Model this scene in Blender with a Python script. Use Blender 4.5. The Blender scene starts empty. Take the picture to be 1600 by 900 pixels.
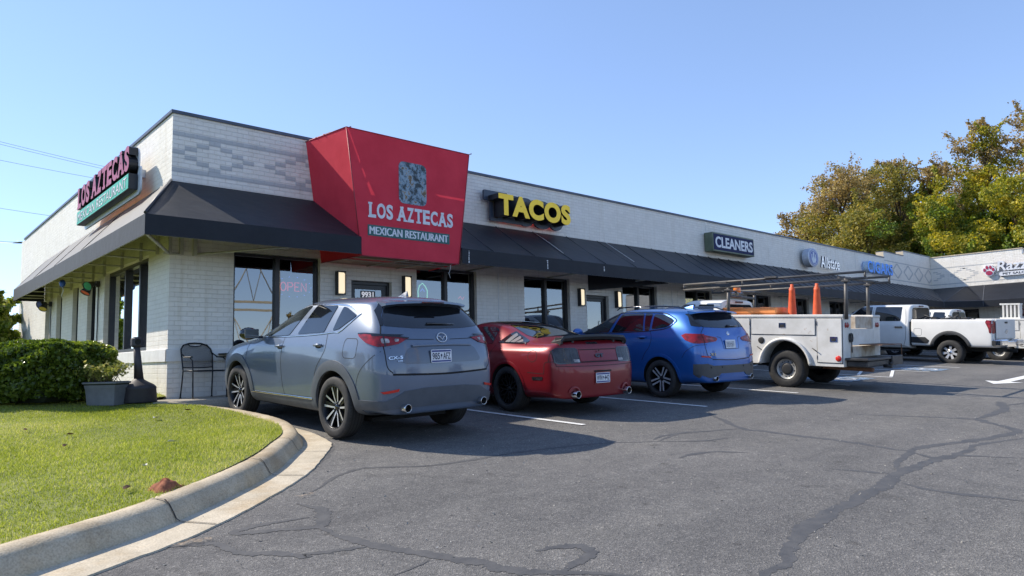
import bpy, bmesh, math, random
import numpy as np
from math import radians, sin, cos, pi, sqrt, atan2
from mathutils import Vector, Matrix
from mathutils.bvhtree import BVHTree
from mathutils.geometry import delaunay_2d_cdt

SC = bpy.context.scene
COL = SC.collection

# ------------------------------------------------------------------ camera
cam_d = bpy.data.cameras.new('camera')
cam = bpy.data.objects.new('camera', cam_d)
COL.objects.link(cam)
SC.camera = cam
cam_d.sensor_width = 36.0
cam_d.lens = 36.0 * 1092.94 / 1600.0
cam_d.clip_start = 0.05
cam_d.clip_end = 3000
_R = Matrix(((0.73788172, 0.04865831, 0.67317378), (-0.67445667, 0.0905086, 0.73274579), (-0.02527384, -0.99470627, 0.09960256)))
_r, _u, _f = _R @ Vector((1, 0, 0)), _R @ Vector((0, -1, 0)), _R @ Vector((0, 0, 1))
cam.matrix_world = Matrix(((_r.x, _u.x, -_f.x, 0), (_r.y, _u.y, -_f.y, 0), (_r.z, _u.z, -_f.z, 1.42), (0, 0, 0, 1)))

# ------------------------------------------------------------------ sky, sun, exposure
SUN_FROM = Vector((-0.57, 1.0, 1.04)).normalized()
SUN_EL = math.asin(SUN_FROM.z)
SUN_AZ = atan2(SUN_FROM.x, SUN_FROM.y)          # clockwise from +Y
w = bpy.data.worlds.new('World')
SC.world = w
w.use_nodes = True
nt = w.node_tree
sky = nt.nodes.new('ShaderNodeTexSky')
sky.sky_type = 'NISHITA'
sky.sun_disc = False
sky.sun_elevation = SUN_EL
sky.sun_rotation = SUN_AZ
sky.altitude = 200
sky.air_density = 0.85
sky.dust_density = 0.0
sky.ozone_density = 3.0
bg = nt.nodes['Background']
bg.inputs['Strength'].default_value = 0.15
tint = nt.nodes.new('ShaderNodeMix')
tint.data_type = 'RGBA'; tint.blend_type = 'MULTIPLY'
tint.inputs[0].default_value = 1.0
tint.inputs[7].default_value = (1.10, 1.18, 1.38, 1)
gam = nt.nodes.new('ShaderNodeGamma')            # hazier, more even sky than the clean model
gam.inputs[1].default_value = 0.70
nt.links.new(sky.outputs[0], gam.inputs[0])
nt.links.new(gam.outputs[0], tint.inputs[6])
nt.links.new(tint.outputs[2], bg.inputs[0])
sun_d = bpy.data.lights.new('sun', 'SUN')
sun_d.energy = 3.5
sun_d.angle = radians(0.55)
sun_d.color = (1.0, 0.91, 0.78)
sun = bpy.data.objects.new('sun', sun_d)
COL.objects.link(sun)
sun.location = (-20, 40, 40)
sun.rotation_euler = SUN_FROM.to_track_quat('Z', 'Y').to_euler()
SC.view_settings.view_transform = 'Standard'
SC.view_settings.look = 'None'
SC.view_settings.gamma = 1.0
SC.view_settings.use_curve_mapping = False
SC.view_settings.exposure = 0.92
SC.render.engine = 'CYCLES'
SC.cycles.max_bounces = 8
SC.cycles.transparent_max_bounces = 12
SC.cycles.caustics_reflective = False
SC.cycles.caustics_refractive = False

# ------------------------------------------------------------------ materials
def new_mat(name):
    m = bpy.data.materials.new(name)
    m.use_nodes = True
    return m, m.node_tree.nodes, m.node_tree.links, m.node_tree.nodes['Principled BSDF']

def setin(b, **k):
    names = dict(col='Base Color', rough='Roughness', metal='Metallic', coat='Coat Weight', coatr='Coat Roughness', ior='IOR', spec='Specular IOR Level', emc='Emission Color', ems='Emission Strength', trans='Transmission Weight', alpha='Alpha')
    for a, v in k.items():
        if a in ('col', 'emc'):
            v = (*v, 1.0)
        b.inputs[names[a]].default_value = v

def N(nodes, t, **k):
    n = nodes.new(t)
    for a, v in k.items():
        if a in n.inputs.keys():
            n.inputs[a].default_value = v
        else:
            setattr(n, a, v)
    return n

def ramp(nodes, stops):
    r = nodes.new('ShaderNodeValToRGB')
    e = r.color_ramp.elements
    while len(e) < len(stops):
        e.new(0.5)
    for i, (p, c) in enumerate(stops):
        e[i].position = p
        e[i].color = (*c, 1.0) if len(c) == 3 else c
    return r

def mottled(name, c1, c2, scale=4.0, rough=0.6, metal=0.0, bump=0.0, bscale=60.0, bdist=0.004, coat=0.0, spec=0.5, detail=6.0, coord='Object', rough2=None):
    """two close tones broken up by noise, with an optional fine bump"""
    m, n, l, b = new_mat(name)
    tc = N(n, 'ShaderNodeTexCoord')
    no = N(n, 'ShaderNodeTexNoise', Scale=scale, Detail=detail, Roughness=0.6)
    l.new(tc.outputs[coord], no.inputs['Vector'])
    r = ramp(n, [(0.35, c1), (0.68, c2)])
    l.new(no.outputs['Fac'], r.inputs[0])
    l.new(r.outputs[0], b.inputs['Base Color'])
    setin(b, rough=rough, metal=metal, coat=coat, spec=spec)
    if rough2 is not None:
        rr = N(n, 'ShaderNodeMapRange', **{'To Min': rough, 'To Max': rough2})
        l.new(no.outputs['Fac'], rr.inputs[0])
        l.new(rr.outputs[0], b.inputs['Roughness'])
    if bump:
        n2 = N(n, 'ShaderNodeTexNoise', Scale=bscale, Detail=5.0)
        l.new(tc.outputs[coord], n2.inputs['Vector'])
        bp = N(n, 'ShaderNodeBump', Strength=bump, Distance=bdist)
        l.new(n2.outputs['Fac'], bp.inputs['Height'])
        l.new(bp.outputs[0], b.inputs['Normal'])
    return m

def plain(name, c, rough=0.5, metal=0.0, coat=0.0, **k):
    v = 0.88
    m = mottled(name, tuple(x * v for x in c), tuple(min(1, x * (2 - v)) for x in c), 7.0, rough, metal, coat=coat)
    setin(m.node_tree.nodes['Principled BSDF'], **k)
    return m

def emit(name, c, s):
    m, n, l, b = new_mat(name)
    setin(b, col=(0.5 * c[0], 0.5 * c[1], 0.5 * c[2]), emc=c, ems=s, rough=0.4)
    return m

def brick_mat(name, base, joint, bump=0.55, dirt=(0.5, 0.45, 0.36)):
    """painted brick: courses 79 mm, bricks 200 mm; runs along x + y, up z"""
    m, n, l, b = new_mat(name)
    tc = N(n, 'ShaderNodeTexCoord')
    geo = N(n, 'ShaderNodeNewGeometry')
    sp = N(n, 'ShaderNodeSeparateXYZ')
    l.new(geo.outputs['Position'], sp.inputs[0])
    ad = N(n, 'ShaderNodeMath', operation='ADD')
    l.new(sp.outputs[0], ad.inputs[0]); l.new(sp.outputs[1], ad.inputs[1])
    cb = N(n, 'ShaderNodeCombineXYZ')
    l.new(ad.outputs[0], cb.inputs[0])
    za = N(n, 'ShaderNodeMath', operation='ADD'); za.inputs[1].default_value = 0.0303
    l.new(sp.outputs[2], za.inputs[0]); l.new(za.outputs[0], cb.inputs[1])
    wn = N(n, 'ShaderNodeTexNoise', Scale=9.0, Detail=3.0)
    l.new(geo.outputs['Position'], wn.inputs['Vector'])
    wob = N(n, 'ShaderNodeVectorMath', operation='SCALE'); wob.inputs['Scale'].default_value = 0.012
    l.new(wn.outputs['Color'], wob.inputs[0])
    av = N(n, 'ShaderNodeVectorMath', operation='ADD')
    l.new(cb.outputs[0], av.inputs[0]); l.new(wob.outputs[0], av.inputs[1])
    br = N(n, 'ShaderNodeTexBrick', offset=0.5, **{'Scale': 1.0, 'Mortar Size': 0.0055, 'Mortar Smooth': 0.55, 'Bias': 0.0, 'Brick Width': 0.2, 'Row Height': 0.079})
    br.inputs['Color1'].default_value = (*base, 1)
    br.inputs['Color2'].default_value = (*[x * 0.93 for x in base], 1)
    br.inputs['Mortar'].default_value = (*joint, 1)
    l.new(av.outputs[0], br.inputs['Vector'])
    n1 = N(n, 'ShaderNodeTexNoise', Scale=1.3, Detail=8.0, Roughness=0.65)
    l.new(geo.outputs['Position'], n1.inputs['Vector'])
    r1 = ramp(n, [(0.42, (0, 0, 0)), (0.75, (0.35, 0.35, 0.35))])
    l.new(n1.outputs['Fac'], r1.inputs[0])
    mx = N(n, 'ShaderNodeMix', data_type='RGBA', blend_type='MULTIPLY')
    l.new(r1.outputs[0], mx.inputs[0])
    l.new(br.outputs['Color'], mx.inputs[6])
    mx.inputs[7].default_value = (*[0.55 + 0.45 * x for x in dirt], 1)
    st = N(n, 'ShaderNodeVectorMath', operation='MULTIPLY'); st.inputs[1].default_value = (7.0, 7.0, 0.45)
    l.new(geo.outputs['Position'], st.inputs[0])
    sn = N(n, 'ShaderNodeTexNoise', Scale=1.0, Detail=6.0, Roughness=0.7); l.new(st.outputs[0], sn.inputs['Vector'])
    sr = ramp(n, [(0.52, (1, 1, 1)), (0.78, (0.80, 0.765, 0.70))]); l.new(sn.outputs['Fac'], sr.inputs[0])
    mx3 = N(n, 'ShaderNodeMix', data_type='RGBA', blend_type='MULTIPLY'); mx3.inputs[0].default_value = 0.8
    l.new(mx.outputs[2], mx3.inputs[6]); l.new(sr.outputs[0], mx3.inputs[7])
    l.new(mx3.outputs[2], b.inputs['Base Color'])
    n2 = N(n, 'ShaderNodeTexNoise', Scale=45.0, Detail=6.0)
    l.new(geo.outputs['Position'], n2.inputs['Vector'])
    n3 = N(n, 'ShaderNodeTexNoise', Scale=11.0, Detail=3.0)
    l.new(geo.outputs['Position'], n3.inputs['Vector'])
    h1 = N(n, 'ShaderNodeMath', operation='MULTIPLY_ADD'); h1.inputs[1].default_value = -1.0
    l.new(br.outputs['Fac'], h1.inputs[0]); 
    h2 = N(n, 'ShaderNodeMath', operation='MULTIPLY'); h2.inputs[1].default_value = 0.45
    l.new(n2.outputs['Fac'], h2.inputs[0])
    h3 = N(n, 'ShaderNodeMath', operation='MULTIPLY_ADD'); h3.inputs[1].default_value = 1.1
    l.new(n3.outputs['Fac'], h3.inputs[0]); l.new(h2.outputs[0], h3.inputs[2])
    l.new(h3.outputs[0], h1.inputs[2])
    bp = N(n, 'ShaderNodeBump', Strength=bump, Distance=0.011)
    l.new(h1.outputs[0], bp.inputs['Height'])
    l.new(bp.outputs[0], b.inputs['Normal'])
    setin(b, rough=0.55, spec=0.35)
    return m

def leaf_mat(name, stops, rough=0.5, transl=0.35):
    m, n, l, b = new_mat(name)
    geo = N(n, 'ShaderNodeNewGeometry')
    r = ramp(n, stops)
    no = N(n, 'ShaderNodeTexNoise', Scale=0.55, Detail=3.0)
    l.new(geo.outputs['Position'], no.inputs['Vector'])
    mm = N(n, 'ShaderNodeMath', operation='MULTIPLY_ADD'); mm.inputs[1].default_value = 0.62
    l.new(geo.outputs['Random Per Island'], mm.inputs[0])
    s2 = N(n, 'ShaderNodeMath', operation='MULTIPLY_ADD'); s2.inputs[1].default_value = 1.3; s2.inputs[2].default_value = -0.46
    l.new(no.outputs['Fac'], s2.inputs[0])
    l.new(s2.outputs[0], mm.inputs[2])
    l.new(mm.outputs[0], r.inputs[0])
    l.new(r.outputs[0], b.inputs['Base Color'])
    setin(b, rough=rough, spec=0.35)
    t = N(n, 'ShaderNodeBsdfTranslucent')
    hs = N(n, 'ShaderNodeHueSaturation', Saturation=1.1, Value=1.5)
    l.new(r.outputs[0], hs.inputs['Color'])
    l.new(hs.outputs[0], t.inputs[0])
    ms = N(n, 'ShaderNodeMixShader'); ms.inputs[0].default_value = transl
    l.new(b.outputs[0], ms.inputs[1]); l.new(t.outputs[0], ms.inputs[2])
    l.new(ms.outputs[0], n['Material Output'].inputs[0])
    return m

def paint(name, c, metal=0.0, flake=0.0, rough=0.35, coat=1.0):
    m, n, l, b = new_mat(name)
    tc = N(n, 'ShaderNodeTexCoord')
    no = N(n, 'ShaderNodeTexNoise', Scale=2.2, Detail=5.0)
    l.new(tc.outputs['Object'], no.inputs['Vector'])
    r = ramp(n, [(0.3, tuple(x * 0.93 for x in c)), (0.7, tuple(min(1, x * 1.05) for x in c))])
    l.new(no.outputs['Fac'], r.inputs[0])
    l.new(r.outputs[0], b.inputs['Base Color'])
    setin(b, metal=metal, rough=rough, coat=coat, coatr=0.045, spec=0.5)
    # faint dust makes the clear coat uneven
    n2 = N(n, 'ShaderNodeTexNoise', Scale=6.0, Detail=8.0, Roughness=0.7)
    l.new(tc.outputs['Object'], n2.inputs['Vector'])
    mr = N(n, 'ShaderNodeMapRange', **{'From Min': 0.35, 'From Max': 0.75, 'To Min': 0.03, 'To Max': 0.12})
    l.new(n2.outputs['Fac'], mr.inputs[0])
    l.new(mr.outputs[0], b.inputs['Coat Roughness'])
    return m

def pane_mat(name, tint=0.3, refl=0.16, dark=(0.02, 0.024, 0.03)):
    """storefront glass: partly see-through, partly mirror"""
    m, n, l, b = new_mat(name)
    n.remove(b)
    tr = N(n, 'ShaderNodeBsdfTransparent'); tr.inputs[0].default_value = (tint, tint * 1.03, tint * 1.06, 1)
    gl = N(n, 'ShaderNodeBsdfGlossy'); gl.inputs['Roughness'].default_value = 0.012; gl.inputs[0].default_value = (0.93, 0.96, 1.0, 1)
    fr = N(n, 'ShaderNodeFresnel'); fr.inputs[0].default_value = 1.5
    ad = N(n, 'ShaderNodeMath', operation='ADD'); ad.inputs[1].default_value = refl; ad.use_clamp = True
    l.new(fr.outputs[0], ad.inputs[0])
    tc = N(n, 'ShaderNodeTexCoord')
    no = N(n, 'ShaderNodeTexNoise', Scale=0.9, Detail=2.0)
    l.new(tc.outputs['Object'], no.inputs['Vector'])
    bp = N(n, 'ShaderNodeBump', Strength=0.05, Distance=0.02)
    l.new(no.outputs['Fac'], bp.inputs['Height'])
    l.new(bp.outputs[0], gl.inputs['Normal'])
    ms = N(n, 'ShaderNodeMixShader')
    l.new(ad.outputs[0], ms.inputs[0]); l.new(tr.outputs[0], ms.inputs[1]); l.new(gl.outputs[0], ms.inputs[2])
    l.new(ms.outputs[0], n['Material Output'].inputs[0])
    return m

# ------------------------------------------------------------------ mesh builder
class MB:
    def __init__(s):
        s.v, s.f, s.m, s.sm = [], [], [], []
    def add(s, vs, fs, mi=0, smooth=False):
        o = len(s.v)
        s.v.extend([tuple(p) for p in vs])
        for f in fs:
            s.f.append(tuple(i + o for i in f)); s.m.append(mi); s.sm.append(smooth)
        return s
    def box(s, x0, x1, y0, y1, z0, z1, mi=0, M=None, bev=0.0):
        if bev:
            e = bev
            vs, fs = [], []
            # chamfered box from three nested face quads
            cx, cy, cz = (x0 + x1) / 2, (y0 + y1) / 2, (z0 + z1) / 2
            hx, hy, hz = abs(x1 - x0) / 2, abs(y1 - y0) / 2, abs(z1 - z0) / 2
            e = min(e, hx * 0.9, hy * 0.9, hz * 0.9)
            idx = {}
            for sx in (-1, 1):
                for sy in (-1, 1):
                    for sz in (-1, 1):
                        for a in range(3):
                            p = [sx * (hx - e), sy * (hy - e), sz * (hz - e)]
                            p[a] = (sx * hx, sy * hy, sz * hz)[a]
                            idx[(sx, sy, sz, a)] = len(vs)
                            vs.append((cx + p[0], cy + p[1], cz + p[2]))
            I = lambda sx, sy, sz, a: idx[(sx, sy, sz, a)]
            for g in (-1, 1):
                fs.append([I(g, -1, -1, 0), I(g, 1, -1, 0), I(g, 1, 1, 0), I(g, -1, 1, 0)][::g])
                fs.append([I(-1, g, -1, 1), I(-1, g, 1, 1), I(1, g, 1, 1), I(1, g, -1, 1)][::g])
                fs.append([I(-1, -1, g, 2), I(1, -1, g, 2), I(1, 1, g, 2), I(-1, 1, g, 2)][::g])
            for a in (-1, 1):
                for c in (-1, 1):
                    k = a * c
                    fs.append([I(a, c, -1, 0), I(a, c, -1, 1), I(a, c, 1, 1), I(a, c, 1, 0)][::k])
                    fs.append([I(a, -1, c, 2), I(a, -1, c, 0), I(a, 1, c, 0), I(a, 1, c, 2)][::k])
                    fs.append([I(-1, a, c, 1), I(-1, a, c, 2), I(1, a, c, 2), I(1, a, c, 1)][::k])
            for sx in (-1, 1):
                for sy in (-1, 1):
                    for sz in (-1, 1):
                        fs.append([I(sx, sy, sz, 0), I(sx, sy, sz, 1), I(sx, sy, sz, 2)][::sx * sy * sz])
        else:
            vs = [(x, y, z) for x in (x0, x1) for y in (y0, y1) for z in (z0, z1)]
            fs = [(0, 1, 3, 2), (4, 6, 7, 5), (0, 4, 5, 1), (2, 3, 7, 6), (0, 2, 6, 4), (1, 5, 7, 3)]
        if M is not None:
            vs = [M @ Vector(p) for p in vs]
        return s.add(vs, fs, mi)
    def tube(s, pts, r, n=8, mi=0, cap=True, smooth=True, r2=None):
        pts = [Vector(p) for p in pts]
        k = len(pts)
        rs = r if isinstance(r, (list, tuple)) else [r if r2 is None else r + (r2 - r) * i / (k - 1) for i in range(k)]
        vs, fs = [], []
        ref = None
        for i, p in enumerate(pts):
            t = (pts[min(i + 1, k - 1)] - pts[max(i - 1, 0)])
            t.normalize()
            if ref is None:
                ref = Vector((0, 0, 1)) if abs(t.z) < 0.9 else Vector((1, 0, 0))
            a = t.cross(ref)
            if a.length < 1e-6:
                a = t.cross(Vector((0, 1, 0)))
            a.normalize()
            b = a.cross(t); b.normalize()
            ref = b
            for j in range(n):
                q = 2 * pi * j / n
                vs.append(p + a * (rs[i] * cos(q)) + b * (rs[i] * sin(q)))
        for i in range(k - 1):
            for j in range(n):
                j2 = (j + 1) % n
                fs.append((i * n + j, i * n + j2, (i + 1) * n + j2, (i + 1) * n + j))
        s.add(vs, fs, mi, smooth)
        if cap:
            o = len(s.v) - len(vs)
            s.f.append(tuple(o + j for j in range(n))[::-1]); s.m.append(mi); s.sm.append(False)
            s.f.append(tuple(o + (k - 1) * n + j for j in range(n))); s.m.append(mi); s.sm.append(False)
        return s
    def lathe(s, prof, n=24, mi=0, M=None, smooth=True, closed=False):
        """profile of (r, h) spun about z, M places it"""
        vs, fs = [], []
        k = len(prof)
        for i in range(n):
            a = 2 * pi * i / n
            for r, h in prof:
                vs.append((r * cos(a), r * sin(a), h))
        for i in range(n):
            i2 = (i + 1) % n
            for j in range(k - 1 + (1 if closed else 0)):
                j2 = (j + 1) % k
                fs.append((i * k + j, i2 * k + j, i2 * k + j2, i * k + j2))
        if M is not None:
            vs = [M @ Vector(p) for p in vs]
        return s.add(vs, fs, mi, smooth)
    def prism(s, poly, h0, h1, M=None, mi=0, mi_side=None):
        """2D polygon (x, y) extruded from h0 to h1 along z"""
        k = len(poly)
        vs = [(x, y, h0) for x, y in poly] + [(x, y, h1) for x, y in poly]
        if M is not None:
            vs = [M @ Vector(p) for p in vs]
        o = len(s.v)
        s.add(vs, [tuple(range(k))[::-1], tuple(range(k, 2 * k))], mi)
        ms = mi if mi_side is None else mi_side
        for i in range(k):
            j = (i + 1) % k
            s.f.append((o + i, o + j, o + k + j, o + k + i)); s.m.append(ms); s.sm.append(False)
        return s
    def mesh(s, name):
        me = bpy.data.meshes.new(name)
        me.from_pydata(s.v, [], s.f)
        me.polygons.foreach_set('material_index', s.m)
        me.polygons.foreach_set('use_smooth', s.sm)
        me.update()
        return me
    def build(s, name, mats, parent=None, world=False, smooth_angle=None):
        return put(name, s.mesh(name), mats, parent, world, smooth_angle)

def root_of(o):
    while o.parent:
        o = o.parent
    return o

def put(name, me, mats, parent=None, world=False, smooth_angle=None):
    if not isinstance(mats, (list, tuple)):
        mats = [mats]
    idx = np.zeros(len(me.polygons), np.int32)
    me.polygons.foreach_get('material_index', idx)
    me.materials.clear()
    for m in mats:
        me.materials.append(m)
    me.polygons.foreach_set('material_index', np.minimum(idx, len(mats) - 1))
    if world and parent is not None:
        me.transform(root_of(parent).matrix_basis.inverted())
    if smooth_angle is not None:
        me.polygons.foreach_set('use_smooth', [True] * len(me.polygons))
        me.set_sharp_from_angle(angle=radians(smooth_angle))
    me.update()
    o = bpy.data.objects.new(name, me)
    COL.objects.link(o)
    if parent is not None:
        o.parent = parent
    return o

def fix_normals(me):
    bm = bmesh.new(); bm.from_mesh(me)
    bmesh.ops.recalc_face_normals(bm, faces=bm.faces)
    bm.to_mesh(me); bm.free()
    return me

def tag(o, label, cat, group=None):
    o['label'] = label
    o['category'] = cat
    if group:
        o['group'] = group
    return o

def structure(o):
    o['kind'] = 'structure'
    return o

def stuff(o):
    o['kind'] = 'stuff'
    return o

def thing(name, label, cat, loc=(0, 0, 0), rz=0.0, group=None, M=None):
    o = bpy.data.objects.new(name, None)
    o.empty_display_size = 0.2
    COL.objects.link(o)
    if M is not None:
        o.matrix_basis = M
    else:
        o.location = loc
        o.rotation_euler = (0, 0, rz)
    o.matrix_world = o.matrix_basis.copy() if M is not None else Matrix.Translation(loc) @ Matrix.Rotation(rz, 4, 'Z')
    return tag(o, label, cat, group)

def kids(o):
    return [c for c in bpy.data.objects if c.parent is o]

def copy_thing(o, loc=None, rz=None, label=None):
    def rec(a, par):
        c = a.copy()
        COL.objects.link(c)
        c.parent = par
        for k in kids(a):
            rec(k, c)
        return c
    r = rec(o, None)
    if loc is not None:
        r.location = loc
    if rz is not None:
        r.rotation_euler = (0, 0, rz)
    if label:
        r['label'] = label
    return r

def np_mesh(name, verts, k, smooth=False):
    """mesh of separate k-gons from an (n*k, 3) array"""
    n = len(verts) // k
    me = bpy.data.meshes.new(name)
    me.vertices.add(n * k); me.vertices.foreach_set('co', np.asarray(verts, np.float32).ravel())
    me.loops.add(n * k); me.loops.foreach_set('vertex_index', np.arange(n * k, dtype=np.int32))
    me.polygons.add(n); me.polygons.foreach_set('loop_start', np.arange(0, n * k, k, dtype=np.int32))
    me.polygons.foreach_set('loop_total', np.full(n, k, dtype=np.int32))
    me.update(calc_edges=True)
    return me

def leaf_quads(centers, size, rng, flat=0.0, aspect=0.6, normals=None, droop=0.0):
    """diamond leaves with a fold, scattered at centers"""
    n = len(centers)
    nor = rng.normal(size=(n, 3))
    if normals is not None:
        nor = nor * (1 - flat) + normals * flat * 2
    nor /= np.linalg.norm(nor, axis=1)[:, None] + 1e-9
    t = rng.normal(size=(n, 3)); t[:, 2] -= droop
    t -= nor * (t * nor).sum(1)[:, None]
    t /= np.linalg.norm(t, axis=1)[:, None] + 1e-9
    b = np.cross(nor, t)
    sz = size * rng.uniform(0.6, 1.35, n)[:, None]
    v = np.empty((n, 4, 3))
    v[:, 0] = centers - t * sz * 0.5
    v[:, 1] = centers + b * sz * 0.5 * aspect + nor * sz * 0.08
    v[:, 2] = centers + t * sz * 0.5
    v[:, 3] = centers - b * sz * 0.5 * aspect + nor * sz * 0.08
    return v.reshape(-1, 3)

def text_mesh(body, w=None, h=None, depth=0.01, bold=0.0, spacing=1.0, res=6, bevel=0.0, shear=0.0):
    """lettering in the xy plane, lower left at 0, front at z = depth; scaled to width w and cap height h"""
    cu = bpy.data.curves.new('lettering', 'FONT')
    cu.body = body
    cu.size = 1.0
    cu.offset = bold
    cu.space_character = spacing
    cu.extrude = 0.5
    cu.resolution_u = res
    cu.shear = shear
    o = bpy.data.objects.new('lettering', cu)
    COL.objects.link(o)
    bpy.context.view_layer.update()
    me = bpy.data.meshes.new_from_object(o.evaluated_get(bpy.context.evaluated_depsgraph_get()))
    bpy.data.objects.remove(o); bpy.data.curves.remove(cu)
    co = np.empty(len(me.vertices) * 3); me.vertices.foreach_get('co', co); co = co.reshape(-1, 3)
    lo, hi = co.min(0), co.max(0)
    sx = 1.0 if w is None else w / (hi[0] - lo[0])
    sy = sx if h is None else h / (hi[1] - lo[1])
    if w is None and h is not None:
        sx = sy
    co[:, 0] = (co[:, 0] - lo[0]) * sx
    co[:, 1] = (co[:, 1] - lo[1]) * sy
    co[:, 2] = (co[:, 2] - lo[2]) / (hi[2] - lo[2]) * depth
    me.vertices.foreach_set('co', co.ravel()); me.update()
    return me

def to_mb(mb, me, M, mi=0, mi_side=None):
    vs = [M @ v.co for v in me.vertices]
    o = len(mb.v)
    mb.v.extend([tuple(p) for p in vs])
    for p in me.polygons:
        mb.f.append(tuple(i + o for i in p.vertices))
        side = abs(p.normal.z) < 0.5
        mb.m.append(mi_side if (side and mi_side is not None) else mi)
        mb.sm.append(False)
    return mb

def frame(origin, xdir, ydir):
    """matrix taking local x,y,z to world with x, y given (z = x cross y)"""
    x = Vector(xdir).normalized(); y = Vector(ydir).normalized(); z = x.cross(y)
    return Matrix(((x.x, y.x, z.x, origin[0]), (x.y, y.y, z.y, origin[1]), (x.z, y.z, z.z, origin[2]), (0, 0, 0, 1)))

def catmull(pts, n=8, closed=False):
    P = [Vector(p) for p in pts]
    out = []
    k = len(P)
    rng = range(k if closed else k - 1)
    for i in rng:
        if closed:
            a, b, c, d = P[(i - 1) % k], P[i], P[(i + 1) % k], P[(i + 2) % k]
        else:
            b, c = P[i], P[i + 1]
            a = P[i - 1] if i > 0 else b * 2 - c
            d = P[i + 2] if i + 2 < k else c * 2 - b
        for j in range(n):
            t = j / n
            out.append(0.5 * ((2 * b) + (c - a) * t + (2 * a - 5 * b + 4 * c - d) * t * t + (3 * b - a - 3 * c + d) * t ** 3))
    if not closed:
        out.append(P[-1])
    return out

def rrect(w_, h_, r, n=5, x0=0, y0=0):
    out = []
    for cx, cy, a0 in ((w_ - r, r, -90), (w_ - r, h_ - r, 0), (r, h_ - r, 90), (r, r, 180)):
        for k in range(n + 1):
            a = radians(a0 + 90 * k / n)
            out.append((x0 + cx + r * cos(a), y0 + cy + r * sin(a)))
    return out
# ------------------------------------------------------------------ terrain
GA, GB = 0.0591, 0.0160
def sclamp(v, lo, hi, k):
    """soft clamp"""
    if v > hi - k:
        v = hi - k + k * math.tanh((v - hi + k) / k)
    if v < lo + k:
        v = lo + k - k * math.tanh((lo + k - v) / k)
    return v
def g(x, y):
    return GA * sclamp(y, -26.0, 16.0, 4.0) + GB * sclamp(x, -30.0, 62.0, 4.0)

XC, YW, ROOF, AWT, VT, VB = 3.60, 12.30, 5.70, 4.53, 3.66, 3.35
YA, XA = 11.0, 2.87           # outer lines of the awnings
XR = 41.9                     # face of the far wing
KERB_Y = 11.55
def swz(x):
    return g(x, KERB_Y) + 0.15

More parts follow.
